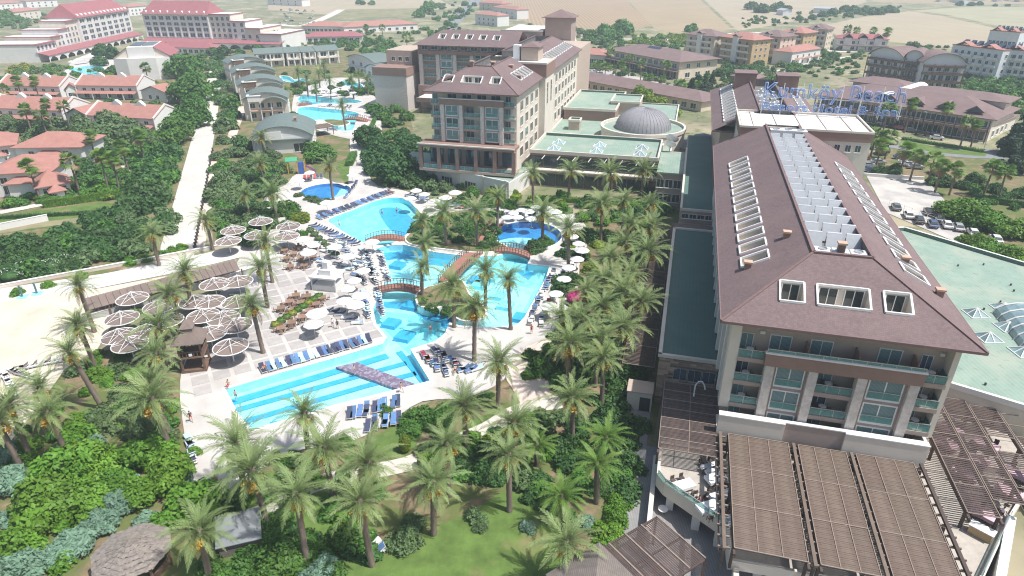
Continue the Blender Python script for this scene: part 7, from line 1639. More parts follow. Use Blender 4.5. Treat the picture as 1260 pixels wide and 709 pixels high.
lounger_row((322,458), (456,420), 24, 'in the row along the far edge of the lane pool', 'loungers along the lane pool', [BL, PL, BL, PL, NV], turn=90)
lounger_row((392,271), (482,238), 26, 'along the curved edge of the fan shaped pool', 'loungers along the fan shaped pool', [NV, NV, BL, NV], turn=90)
lounger_row((384,279), (440,303), 16, 'on the terrace side of the fan shaped pool', 'loungers on the terrace side of the pool', [NV, BL, NV], turn=60)
lounger_row((452,312), (462,352), 9, 'on the deck left of the lagoon neck', 'loungers left of the lagoon neck', [NV, WH, NV], turn=20, rows=2)
lounger_row((448,360), (452,392), 8, 'on the deck beside the arched island bridge', 'loungers beside the island bridge', [NV, BL, NV, PL], turn=20, rows=2)
lounger_row((520,440), (552,462), 9, 'with red towels on the deck behind the pool steps', 'loungers behind the pool steps', [NV, BL, RD, NV], turn=-20, rows=2, jit=.4)
lounger_row((568,458), (586,458), 4, 'standing free on the white deck', 'loungers standing free on the deck', [BL, PL, BL], turn=30, jit=.5)
lounger_row((428,514), (490,498), 11, 'along the near edge of the lane pool', 'loungers along the near pool edge', [NV, BL, NV, BL], turn=70, jit=.3)
lounger_row((450,528), (492,516), 7, 'on the lower deck near the leafy shrubs', 'loungers on the lower deck', [BL, NV], turn=70, jit=.3)
lounger_row((694,335), (664,402), 16, 'on the narrow deck right of the lagoon', 'loungers right of the lagoon', [NV, WH, RD, NV, BL], turn=10, rows=2, back=-1.9, jit=.3)
lounger_row((694,292), (704,330), 8, 'beside the date palm near the round pool', 'loungers beside the round pool palm', [WH, NV], turn=0)
lounger_row((500,241), (590,262), 16, 'on the deck behind the pool island', 'loungers behind the pool island', [NV, BL, RD], turn=70, jit=.3)
lounger_row((618,268), (690,266), 18, 'under the white parasols of the round pool', 'loungers at the round pool', [NV, WH, NV], turn=90, jit=.3)
lounger_row((425,245), (440,226), 7, 'on the deck beside the oval paddling pool', 'loungers beside the paddling pool', [NV, BL], turn=0)
lounger_row((374,221), (396,219), 6, 'between playground and paddling pool', 'loungers at the playground', [NV, RD], turn=90, jit=.3)
lounger_row((234,540), (238,570), 6, 'on the deck beside the round shade trees', 'loungers beside the shade trees', [PL, NV], turn=10)
for j in range(4): lounger_row((-4+j*9,462-j*2), (-4+j*26,512-j*22), 9, 'standing in lines on the sand', 'beach loungers in lines', [BR, WH], turn=0, z=.12)
for x, y, m, w in ((172,598,BL,'under the round trees near the thatched hut'),(176,606,BL,'under the round trees near the thatched hut'),(118,616,BL,'under the round trees near the thatched hut'),(4,690,BL,'under the round trees near the thatched hut')): lounger(at(x, y), R(40), w, 'blue loungers under the round trees', m, .1)
lounger(at(462,682), R(-60), 'standing under the grey green bush on the lawn', None, BL, .1); lounger(at(458,676), R(-50), 'with white cover under the grey green bush on the lawn', None, WH, .1)
lounger_row((374,304), (424,352), 10, 'among the white parasols of the terrace', 'loungers among the terrace parasols', [NV, WH, BL, PL], turn=30, rows=3, back=3.2, jit=.7)
lounger_row((430,310), (446,352), 8, 'between terrace parasols and lagoon', 'loungers between parasols and lagoon', [NV, WH, NV, PL], turn=15, rows=2, jit=.4)
lounger_row((404,384), (440,400), 6, 'on the open paving beside the planted strip', 'loungers beside the planted strip', [NV, WH, PL], turn=40, rows=1, jit=.6)
# far sun deck of the bungalow pools
lounger_row((385,116), (430,114), 14, 'on the far bungalow pool deck', 'loungers on the far pool deck', [WH, NV], turn=90, z=.18, rows=2)
lounger_row((392,131), (432,133), 12, 'between the two far pools', 'loungers between the far pools', [NV, WH], turn=90, z=.18)
# white parasols
cn = MB(); cn.lathe([(1.35,1.98),(1.36,2.05),(.7,2.38),(.04,2.62)], 8); CAN = cn.mesh('canopy', 'canvas_white')
pl = MB(); pl.tube([(0,0,0),(0,0,2.66)], .035, 6); POL = pl.mesh('pole', 'plastic_white'); bs = MB(); bs.lathe([(.32,0),(.32,.12),(.06,.16)], 8); PBS = bs.mesh('base', 'grey_wall')
def parasol(x, y, where, group, s=1.0, z=DZ):
    s *= random.uniform(.88, 1.12); p = at(x, y, 2.2); o = thing('parasol', 'white octagonal parasol '+where, 'parasol', (p.x, p.y, z), random.random(), group); o.scale = (s, s, s)
    put('canopy', CAN, o); put('pole', POL, o); put('base', PBS, o)
for x, y in [(624,268),(632,262),(641,258),(650,262),(660,256),(666,264),(674,258),(684,262),(692,266),(637,268),(654,270)]: parasol(x, y, 'in the cluster behind the round pool', 'parasols behind the round pool', 1.05)
for x, y in [(704,292),(712,300),(716,310),(710,320),(700,330),(694,344),(684,362),(676,380)]: parasol(x, y, 'on the deck between the round pool and the palm grove', 'parasols by the palm grove', 1.1)
for x, y in [(372,296),(386,302),(380,314),(412,306),(428,318),(447,334),(436,346),(428,356),(444,366),(424,372),(438,378),(458,300)]: parasol(x, y, 'on the terrace between the table sets and the lagoon', 'parasols on the terrace', 1.15)
for x, y in [(391,391),(386,402)]: parasol(x, y, 'at the planted strip beside the wooden table sets', 'parasols at the planted strip', 1.35)
for x, y in [(381,214),(433,216),(402,252),(368,224)]: parasol(x, y, 'beside the oval paddling pool', 'parasols beside the paddling pool', 1.1)
for x, y in [(512,236),(522,240),(548,246),(560,240),(505,246),(534,250)]: parasol(x, y, 'on the deck behind the planted island', 'parasols behind the planted island', 1.2)
for x, y in [(395,112),(404,114),(414,113),(424,112),(434,116),(410,118)]: parasol(x, y, 'on the far bungalow pool deck', 'parasols on the far pool deck', 1.3)
for x, y in [(88,78),(96,75),(104,74),(112,72),(120,76)]: parasol(x, y, 'beside the pool of the white arcaded hotel', 'parasols at the white hotel pool', 1.5)
# big ring parasols
RR = 2.55
rg = MB(); rg.tube([(RR*math.cos(6.2832*k/28), RR*math.sin(6.2832*k/28), 2.75) for k in range(28)], .075, 6, closed=True); RING = rg.mesh('ring', 'plastic_white')
ds = MB(); ds.lathe([(RR-.06,2.73),(1.3,2.86),(.06,3.0)], 28); DISC = ds.mesh('shade_mesh', 'mesh_brown')
ms = MB(); ms.tube([(0,0,0),(0,0,4.15)], [.11,.07], 8); MAST = ms.mesh('mast', 'plastic_white')
st = MB()
for k in range(6): st.tube([(0,0,4.1),((RR)*math.cos(k*1.0472),(RR)*math.sin(k*1.0472),2.78)], .035, 4)
STAY = st.mesh('stay', 'plastic_white')
sp = MB()
for k in range(6): sp.tube([(.05,0,3.04),((RR)*math.cos(k*1.0472),(RR)*math.sin(k*1.0472),2.80)], .035, 4)
SPOKE = sp.mesh('spoke', 'plastic_white')
fbm = MB(); fbm.lathe([(.55,0),(.55,.12),(.15,.2)], 12); FOOT = fbm.mesh('foot', 'grey_wall')
def ring_parasol(x, y, lb, gp):
    p = at(x, y, 2.8); o = thing('ring_parasol', lb, 'parasol', (p.x, p.y, .1), random.random(), gp)
    for n_, m_ in (('ring', RING), ('shade_mesh', DISC), ('mast', MAST), ('stay', STAY), ('spoke', SPOKE), ('foot', FOOT)): put(n_, m_, o)
for x, y in [(163,368),(150,392),(147,414),(160,424),(196,378),(182,408),(205,395)]: ring_parasol(x, y, 'brown mesh parasol with white ring between palms and beach hedge', 'ring parasols near the beach')
for x, y in [(264,350),(258,372),(250,389),(290,401),(284,427),(258,411),(293,347),(292,372),(275,392),(240,372)]: ring_parasol(x, y, 'brown mesh parasol with white ring round the timber lookout tower', 'ring parasols round the lookout tower')
for x, y in [(287,284),(281,297),(321,273),(316,290),(355,279),(353,291)]: ring_parasol(x, y, 'brown mesh parasol with white ring at the end of the service road', 'ring parasols at the service road')
# wooden tables and chairs
tt = MB(); tt.box(-.55,.55,-.55,.55,.70,.75); TTOP = tt.mesh('table_top', 'table_wood'); tl = MB()
for x in (-.45,.45):
    for y in (-.45,.45): tl.box(x-.04,x+.04,y-.04,y+.04,0,.70)
TLEG = tl.mesh('legs', 'table_wood')
ch = MB(); ch.box(-.24,.24,-.24,.24,.42,.47); ch.box(-.24,.24,.20,.25,.47,.92)
for x in (-.21,.21):
    for y in (-.21,.21): ch.box(x-.025,x+.025,y-.025,y+.025,0,.42)
CHR = {m: None for m in ('table_wood', 'chair_dark', 'plastic_white')}
for m in CHR: CHR[m] = ch.mesh('chair', m)
def chair(p, rz, lb, gp, m, z): o = put('chair', CHR[m], None, (p[0], p[1], z), rz); tag(o, lb, 'chair', gp); return o
def table_set(x, y, lbt, gpt, lbc, gpc, n=4, rz=.3, z=DZ+.03):
    p = at(x, y); o = thing('dining_table', lbt, 'table', (p.x, p.y, z), rz, gpt); put('table_top', TTOP, o); put('legs', TLEG, o); o.scale = (1.25, 1.25, 1)
    for k in range(n):
        a = rz+k*6.2832/n+R(90); chair((p.x+1.05*math.cos(a), p.y+1.05*math.sin(a)), a-R(90), lbc, gpc, 'table_wood', z)
for x, y in [(365,368),(357,376),(347,384),(379,369),(371,377),(363,385),(354,393),(397,371),(390,379),(382,387),(373,395),(360,402),(347,409)]: table_set(x, y, 'square wooden table beside the planted strip near the lane pool', 'wooden tables beside the planted strip', 'wooden chair at the tables beside the planted strip', 'wooden chairs beside the planted strip')
for x, y in [(351,312),(358,332),(371,322),(375,331),(386,320),(368,308),(354,322),(362,316),(388,308)]: table_set(x, y, 'square wooden table near the white bar kiosk', 'wooden tables near the kiosk', 'wooden chair at the tables near the white bar kiosk', 'wooden chairs near the kiosk')
pl_ = [(at(348,410), at(407,370))]
a, b = pl_[0]; o = thing('planter', 'long planted strip between the wooden tables and white parasols', 'planter', (a+b)/2+Vector((0,0,DZ)), math.atan2((b-a).y, (b-a).x)); L_ = (b-a).length
q = MB(); q.box(-L_/2, L_/2, 1.4, 2.6, 0, .35); q.build('kerb', 'deck_white', o)
for k in range(9):
    p = a+(b-a)*((k+.5)/9)+Vector((-(b-a).y, (b-a).x, 0)).normalized()*2.0; leafy_box('shrub', -.8, .8, -.6, .6, 1.1, 'leaf_mid' if k % 3 else 'leaf_yellow', 'low shrub in the planted strip beside the wooden tables', 'shrub', 'shrubs in the planted strip', (p.x, p.y, .3), ell=True, dens=30)
for k in range(7):
    p = at(382+k*5.2, 286+k*5); leafy_box('shrub', -.9, .9, -.8, .8, 1.1, 'leaf_olive', 'low shrub in the bed beside the fan shaped pool', 'shrub', 'shrubs in the bed by the fan shaped pool', (p.x, p.y, .1), ell=True, dens=26)
# white bar kiosk
p = at(405, 354); o = thing('bar_kiosk', 'white bar kiosk with stepped roof on the terrace', 'kiosk', (p.x, p.y, DZ), R(-12))
for n_, bx, m in (('counter', (-2.2,2.2,-1.8,1.8,0,1.1), 'plaster_white'), ('roof', (-2.6,2.6,-2.2,2.2,2.5,2.8), 'plaster_white'), ('roof_box', (-1.2,1.2,-1.0,1.0,2.803,3.8), 'canvas_white'), ('side_panel', (-3.6,-2.7,-2.0,1.4,0,.9), 'grey_wall')):
    q = MB(); q.box(*bx); q.build(n_, m, o)
for x in (-2.3, 2.3):
    for y in (-1.9, 1.9): q = MB(); q.box(x-.1,x+.1,y-.1,y+.1,0,2.5); q.build('post', 'plaster_white', o)
q = MB(); q.box(-.5,.5,-.5,.5,3.803,5.2); q.build('turret', 'canvas_white', o)
# timber lookout tower
p = at(243, 452); o = thing('lookout_tower', 'two storey brown timber lookout tower with pagoda roof beside the deck', 'tower', (p.x, p.y, .1), R(12))
q = MB(); q.box(-1.7,1.7,-1.7,1.7,0,.5); q.build('plinth', 'brown_wood', o)
for x in (-1.5,1.5):
    for y in (-1.5,1.5): q = MB(); q.box(x-.13,x+.13,y-.13,y+.13,.5,5.2); q.build('post', 'brown_wood', o)
q = MB(); q.box(-1.75,1.75,-1.75,1.75,2.5,2.7); q.build('upper_floor', 'brown_wood', o)
for s in (-1, 1):
    for k in range(7): q = MB(); q.box(-1.6+k*.5,-1.5+k*.5,s*1.6-.05,s*1.6+.05,2.7,3.5); q.build('baluster', 'brown_wood', o)
    q = MB(); q.box(-1.7,1.7,s*1.6-.07,s*1.6+.07,3.5,3.6); q.build('handrail', 'brown_wood', o); q = MB(); q.box(s*1.6-.07,s*1.6+.07,-1.7,1.7,3.5,3.6); q.build('handrail', 'brown_wood', o); q = MB(); q.box(s*1.6-.04,s*1.6+.04,-1.6,1.6,2.7,3.5); q.build('side_panel', 'brown_wood', o)
q = MB(); q.lathe([(3.1,5.0),(3.1,5.1),(1.3,6.3),(1.2,6.3)], 4); q.build('roof', 'mesh_brown', o, rz=R(45)); q = MB(); q.lathe([(1.2,6.3),(1.0,7.0),(1.35,7.0),(.05,8.2)], 4); q.build('lantern_roof', 'mesh_brown', o, rz=R(45))
q = MB(); q.box(-.2,.25,-1.74,-1.66,2.9,3.3); q.build('notice', 'plastic_white', o)
# thatched octagonal hut and shed
p = at(160, 673, 3.2); o = thing('thatched_hut', 'octagonal hut with grey thatched roof under the trees', 'hut', (p.x, p.y, 0), R(10))
for k in range(8):
    a0_, a1_ = k*R(45), (k+1)*R(45); q = MB(); n = 7
    for j in range(n):
        r0, r1 = 3.75-3.6*j/n, 3.75-3.6*(j+1.12)/n; z0, z1 = 2.5+1.5*j/n+.10, 2.5+1.5*(j+1.12)/n
        r1 = max(.05, r1)
        for i in range(10):
            b0, b1 = a0_+(a1_-a0_)*i/10, a0_+(a1_-a0_)*(i+1)/10; f0 = math.cos(R(22.5))/math.cos((b0 % R(45))-R(22.5)); f1 = math.cos(R(22.5))/math.cos(((b1-1e-5) % R(45))-R(22.5)); dz = random.uniform(-.05,.05); dr = random.uniform(-.08,.08)
            q.quad(((r0+dr)*f0*math.cos(b0),(r0+dr)*f0*math.sin(b0),z0+dz),((r0+dr)*f1*math.cos(b1),(r0+dr)*f1*math.sin(b1),z0+dz),(r1*f1*math.cos(b1),r1*f1*math.sin(b1),z1),(r1*f0*math.cos(b0),r1*f0*math.sin(b0),z1))
    q.build('thatch_panel', 'thatch', o)
    q = MB(); a = k*R(45); q.box(3.2*math.cos(a)-.1,3.2*math.cos(a)+.1,3.2*math.sin(a)-.1,3.2*math.sin(a)+.1,0,2.55); q.build('post', 'brown_wood', o)
q = MB(); q.lathe([(3.4,2.30),(3.4,2.5),(3.2,2.5)], 8); q.build('eave_beam', 'brown_wood', o); q = MB(); q.lathe([(2.9,0),(2.9,.9),(2.7,.9),(2.7,0)], 8); q.build('counter', 'brown_wood', o)
p = at(272, 688); o = thing('garden_shed', 'small timber shed with grey sheet roof beside a date palm', 'shed', (p.x, p.y, 0), R(18))
q = MB(); q.box(0,4.0,0,2.6,0,1.7); q.build('wall', 'brown_wood', o)
for k in range(7): q = MB(); q.box(0,4.0,-.05,-.003,.02+k*.24,.23+k*.24); q.build('plank', 'grey_wood', o)
q = MB(); q.add([(-.2,-.3,1.72),(4.2,-.3,1.72),(4.2,3.0,2.9),(-.2,3.0,2.9),(-.2,-.3,1.80),(4.2,-.3,1.80),(4.2,3.0,2.98),(-.2,3.0,2.98)], [(3,2,1,0),(4,5,6,7),(0,1,5,4),(1,2,6,5),(2,3,7,6),(3,0,4,7)]); q.build('roof', 'shed_roof', o)
# reed shelter by the far pool
a, rz, w = frame2((386,170), (412,166)); o = thing('reed_shelter', 'brown reed roofed shelter beside the curved far pool', 'shelter', a, rz)
q = MB(); q.box(0,w,0,6,2.8,3.0); q.build('roof', 'mat_reed', o)
for k in range(7): q = MB(); q.box(w*k/6-.06,w*k/6+.06,0,6,3.003,3.1); q.build('batten', 'batten', o)
for x in (.2, w-.2):
    for y in (.3, 5.7): q = MB(); q.box(x-.1,x+.1,y-.1,y+.1,0,2.8); q.build('post', 'brown_wood', o)
# playground
p = at(372, 213); o = thing('playground_tower', 'playground tower with green roof, blue box and purple slide', 'playground', (p.x, p.y, .1), R(10)); o.scale = (1.5, 1.5, 1.5)
q = MB(); q.box(-.7,.7,-.7,.7,1.2,1.3); q.build('platform', 'paint_yellow', o); q = MB(); gable(q, -2.6,-.6,-.7,.7,2.4,.6,'x',.1,.08); q.build('roof', 'paint_green', o); q = MB(); q.box(-.5,.5,-.75,-.1,0,2.2); q.build('panel', 'paint_blue', o)
for x in (-2.4,-.65,.65):
    for y in (-.65,.65): q = MB(); q.box(x-.06,x+.06,y-.06,y+.06,0,2.4); q.build('post', 'paint_yellow', o)
q = MB(); q.add([(.7,-.4,1.3),(.7,.2,1.3),(2.6,.2,.15),(2.6,-.4,.15),(.7,-.4,1.5),(.7,.2,1.5),(2.6,.2,.35),(2.6,-.4,.35)], [(0,1,2,3),(0,3,7,4),(1,5,6,2)]); q.build('slide', 'paint_purple', o)
# terrace tables with cloths
clm = MB(); clm.box(-.9,.9,-.5,.5,.72,.76); clm.box(-.92,.92,-.52,-.505,.38,.755); clm.box(-.92,.92,.505,.52,.38,.755); clm.box(-.92,-.905,-.5,.5,.38,.755); clm.box(.905,.92,-.5,.5,.38,.755)
CLW = clm.mesh('tablecloth', 'cloth_white'); CLP = clm.mesh('tablecloth', 'cloth_pink')
def cloth_table(u, v, rz, lb, gp, m, n=4, z=3.12, s=1.25):
    p = uv(u, v); o = thing('dining_table', lb, 'table', (p.x, p.y, z), rz, gp); o.scale = (s, s, 1); put('table_top', TTOP, o, (0,0,-.03), 0, (1.5,.85,1)); put('tablecloth', m, o); put('legs', TLEG, o, (0,0,0), 0, (1.4,.8,1))
    for k in range(n):
        sd = -1 if k % 2 else 1; off = (-.45 if k < 2 else .45)*s; c_, s_ = math.cos(rz), math.sin(rz); lx, ly = off, sd*.95*s
        chair((p.x+lx*c_-ly*s_, p.y+lx*s_+ly*c_), rz+(0 if sd > 0 else math.pi), 'dark wicker chair at the '+('white' if m == CLW else 'pink')+' clothed terrace tables', 'wicker chairs at the '+('white' if m == CLW else 'pink')+' tables', 'chair_dark', z)
for u, v in [(56.2,4.4),(53.6,6.9),(55.5,8.3),(58.2,7.8),(52.4,9.4),(59.8,7.4)]: cloth_table(u, v, R(20), 'white clothed dining table at the open corner of the terrace', 'white tables on the terrace corner', CLW)
for u, v in [(64.0,38.0),(59.8,34.4),(66,34.5),(69,36.5),(72,38.5),(71,34),(74,35.5),(67.5,40)]: cloth_table(u, v, R(-50), 'long pink clothed table under the open pergola', 'pink tables under the open pergola', CLP, s=1.4)
p = uv(57.2, 33.2); o = thing('serving_counter', 'orange timber serving counter on the sunny terrace corner', 'counter', (p.x, p.y, 3.12), R(-50)); q = MB(); q.box(-1,1,-.45,.45,0,1.0); q.build('body', 'ochre', o); q = MB(); q.box(-1.1,1.1,-.55,.55,1.003,1.08); q.build('worktop', 'cloth_white', o)
# balcony tables
bt2 = MB(); bt2.lathe([(.02,.70),(.42,.70),(.42,.735),(.02,.735)], 12); bt2.tube([(0,0,0),(0,0,.7)], .03, 6); bt2.lathe([(.24,0),(.24,.03),(.03,.05)], 10); BTB = bt2.mesh('balcony_table', 'plastic_white')
for z, fl in ((15.2,'top'),(12.1,'third'),(9.0,'second')):
    for v, w_ in ((9.9,'boardwalk side'),(28.0,'pergola side'),(18.6,'middle')):
        if fl == 'top' and w_ == 'middle': continue
        p = uv(66.2, v, z); o = put('balcony_table', BTB, None, p); tag(o, 'round white balcony table on the '+fl+' floor, '+w_+' of the hotel front', 'table')
        for s in (-1, 1):
            if w_ == 'middle' or s == 1: q = uv(66.3, v+s*.75, z); chair((q.x, q.y), R(60*s), 'dark balcony chair on the '+fl+' floor, '+w_+' of the hotel front', 'balcony chairs on the '+fl+' floor '+w_, 'chair_dark', z+.01)
# curved white pipe and lamps on the dark pergola
p = uv(70.5, 5.0, 5.8); o = thing('hook_lamp', 'white hooked lamp arm over the dark pergola', 'lamp', p, -AX); q = MB(); q.tube([(0,-.4,-.1),(0,-.2,.2),(0,0,.5),(.05,.2,1.2),(.35,.3,1.75),(.8,.3,1.8),(1.1,.2,1.4),(1.25,0,.9)], .10, 6); q.build('arm', 'plastic_white', o)
# cars
def car_meshes():
    W2, out = .88, {}
    prof = [(-2.15,.45),(-2.15,.78),(-1.95,.92),(-1.15,.98),(1.55,1.0),(2.0,.9),(2.15,.70),(2.15,.42)]
    def loft(mb, pr, w0, w1, z0):
        n = len(pr); vs = [(x,-w0,z) for x, z in pr]+[(x,w0,z) for x, z in pr]; mb.add(vs, [tuple(range(n)), tuple(range(2*n-1, n-1, -1))]+[(i, i+n, (i+1) % n+n, (i+1) % n) for i in range(n)])
    for c in ('white','silver','black','blue','red','grey'):
        mb = MB(); loft(mb, prof, W2, W2, 0); b_ = [(-1.75,.97),(-1.05,1.44),(.55,1.46),(1.25,1.0)]
        mb.add([(x*.97,-W2*.72 if z > 1.2 else -W2*.92,z) for x, z in b_]+[(x*.97,W2*.72 if z > 1.2 else W2*.92,z) for x, z in b_], [(0,1,5,4),(1,2,6,5),(2,3,7,6),(0,3,2,1),(4,5,6,7)]); out[c] = mb.mesh('body', 'car_'+c)
    g = MB(); g.add([(.60,-.60,1.42),(.60,.60,1.42),(1.20,.74,1.06),(1.20,-.74,1.06)], [(0,1,2,3)]); g.add([(-1.06,-.60,1.41),(-1.06,.60,1.41),(-1.66,.74,1.04),(-1.66,-.74,1.04)], [(0,1,2,3)])
    for s in (-1, 1): g.add([(-1.0,s*.655,1.40),(.5,s*.655,1.41),(1.05,s*.815,1.06),(-1.5,s*.815,1.04)], [(0,1,2,3)])
    gm = g.mesh('window_glass', 'glass_dark')
    for v in gm.vertices: v.co = v.co*Vector((1.012,1.02,1.008)) if False else v.co + Vector((0.03 if v.co.x > .55 else (-.03 if v.co.x < -1.0 else 0), 0, .012))
    t = MB(); t.tube([(0,-.11,0),(0,.11,0)], .31, 14); tm_ = t.mesh('tyre', 'rubber'); r_ = MB(); r_.tube([(0,-.125,0),(0,.125,0)], .19, 10); rm = r_.mesh('rim', 'steel'); h = MB(); h.box(-.03,.03,-.16,.16,-.07,.07); hm = h.mesh('headlight', 'lamp_lens'); tl_ = MB(); tl_.box(-.03,.03,-.14,.14,-.08,.08); tlm = tl_.mesh('tail_light', 'car_red')
    return out, gm, tm_, rm, hm, tlm
CB, CG, CT, CRM, CHL, CTL = car_meshes()
def car(p, rz, c, where, group=None, z=.13, parts=True):
    o = thing('car', c+' car '+where, 'car', (p.x, p.y, z), rz, group); put('body', CB[c], o); put('window_glass', CG, o)
    if parts:
        for x in (-1.3, 1.35):
            for y in (-.8, .8): w = put('tyre', CT, o, (x, y, .31)); put('rim', CRM, w)
        for y in (-.62, .62): put('headlight', CHL, o, (2.13, y, .68)); put('tail_light', CTL, o, (-2.14, y, .74))
    else:
        for x in (-1.3, 1.35):
            for y in (-.8, .8): put('tyre', CT, o, (x, y, .31))
random.seed(4)
for (x, y, c) in [(1102,258,'grey'),(1117,268,'white'),(1130,274,'black'),(1147,279,'blue'),(1164,280,'white'),(1178,283,'silver'),(1142,264,'black'),(1155,272,'grey'),(1196,290,'white'),(1224,298,'white')]:
    car(at(x, y), R(70), c, 'parked in the row between hotel roof and round tree', 'cars parked behind the hotel')
for (x, y, c) in [(1067,206,'white'),(1073,212,'blue'),(1080,202,'silver'),(1108,196,'blue'),(1118,205,'white'),(1126,208,'silver'),(1114,202,'white'),(1060,196,'red')]: car(at(x, y), R(-15), c, 'parked under the roadside trees', 'cars under the roadside trees')
for (x, y, c) in [(1086,154,'white'),(1100,158,'black'),(1108,160,'red'),(1120,163,'grey'),(1132,166,'black'),(1070,148,'silver'),(1152,172,'white')]: car(at(x, y), R(-30), c, 'standing in front of the shopping arcade', 'cars before the shopping arcade', parts=False)
for k in range(22):
    t = k/21; x = 718+t*140; y = 88+t*36+random.uniform(-1.5,1.5); car(at(x, y), R(-25)+random.choice((0, math.pi)), random.choice(['white','white','silver','grey','black']), 'parked along the street before the shop building', 'cars along the shopping street', parts=False)
for k in range(26): car(at(random.uniform(340,392), random.uniform(12,30)), random.random()*3, random.choice(['white','silver','white','grey','black']), 'in the far yard behind the arcaded hotel', 'cars in the far yard', parts=False)
for k in range(10): car(at(random.uniform(655,700), random.uniform(44,58)), random.random()*3, random.choice(['white','silver','white']), 'in the white yard behind the hotel tower', 'cars in the white yard', parts=False)
# street lamps
lm = MB(); lm.tube([(0,0,0),(0,0,7),(.3,0,7.6),(1.4,0,7.9)], [.09,.07,.06,.05], 6); LPO = lm.mesh('post', 'steel'); lh = MB(); lh.box(1.2,2.0,-.14,.14,7.82,7.95); LHD = lh.mesh('lamp_head', 'lamp_lens')
for x, y, lb in [(1070,152,'tall street lamp at the arcade end near the letters'),(1126,165,'tall street lamp in front of the arcade dormers'),(1210,185,'tall street lamp at the arcade street corner'),(752,80,'tall street lamp before the orange roofed shop'),(800,92,'tall street lamp before the shop canopy'),(834,104,'tall street lamp at the shop corner'),(1104,208,'street lamp beside the parking lot gate')]:
    p = at(x, y); o = thing('street_lamp', lb, 'street lamp', (p.x, p.y, 0), R(-70)); put('post', LPO, o); put('lamp_head', LHD, o)
# bollards along the walk
bo = MB(); bo.lathe([(.16,0),(.16,.75),(.22,.78),(.18,.95),(.02,1.0)], 8); BOL = bo.mesh('bollard', 'frame_dark')
for k in range(30):
    t = k/29; p = at(262-t*22, 186+t*122); o = put('bollard', BOL, None, (p.x, p.y, .1)); tag(o, 'dark bollard in the line between service road and pink walk', 'bollard', 'bollards beside the service road'); o.scale = (1.6, 1.6, 1)
# promenade kerb wall, villa fence and parking fence
def low_wall(p, q, w, h, m, name, lb, cat='wall'):
    a, b = at(*p), at(*q); L_ = (b-a).length; o = thing(name, lb, cat, (a+b)/2, math.atan2((b-a).y, (b-a).x)); k_ = MB(); k_.box(-L_/2, L_/2, -w/2, w/2, 0, h); k_.build('wall', m, o); c_ = MB(); c_.box(-L_/2-.05, L_/2+.05, -w/2-.06, w/2+.06, h+.003, h+.08); c_.build('coping', 'coping', o)
low_wall((0,355), (320,296), .4, .7, 'plaster_cream', 'garden_wall', 'low cream wall along the planted side of the promenade')
low_wall((0,296-12), (60,276-4), .3, 1.6, 'plaster_white', 'garden_wall', 'white garden wall beside the grassy track')
low_wall((100,398), (312,336), .3, 1.2, 'grey_wall', 'retaining_wall', 'grey retaining wall under the promenade edge')
low_wall((1062,217), (1136,222), .3, .9, 'plaster_white', 'garden_wall', 'white wall with pillars between parking lot and street')
a, b = at(1094,252), at(1150,274); L_ = (b-a).length; o = thing('chain_fence', 'thin white fence along the parking lot', 'fence', (a+b)/2, math.atan2((b-a).y, (b-a).x))
for k in range(7): q = MB(); q.box(-L_/2+L_*k/6-.04,-L_/2+L_*k/6+.04,-.04,.04,0,1.3); q.build('post', 'plastic_white', o)
for z in (.5, 1.2): q = MB(); q.box(-L_/2,L_/2,-.02,.02,z,z+.05); q.build('rail', 'plastic_white', o)
# beach showers
for x, y, lb in ((46,362,'teal beach shower at the promenade'),(28,366,'second teal beach shower beside the promenade step')):
    p = at(x, y); o = thing('beach_shower', lb, 'shower', (p.x, p.y, .1), R(15)); q = MB(); q.box(-.12,.12,-.12,.12,0,2.2); q.build('column', 'glass_teal', o); q = MB(); q.box(-.5,.5,-.06,.06,2.0,2.1); q.build('arm', 'steel', o); q = MB(); q.box(-.8,.8,-.8,.8,0,.08); q.build('tray', 'pool_tile', o)
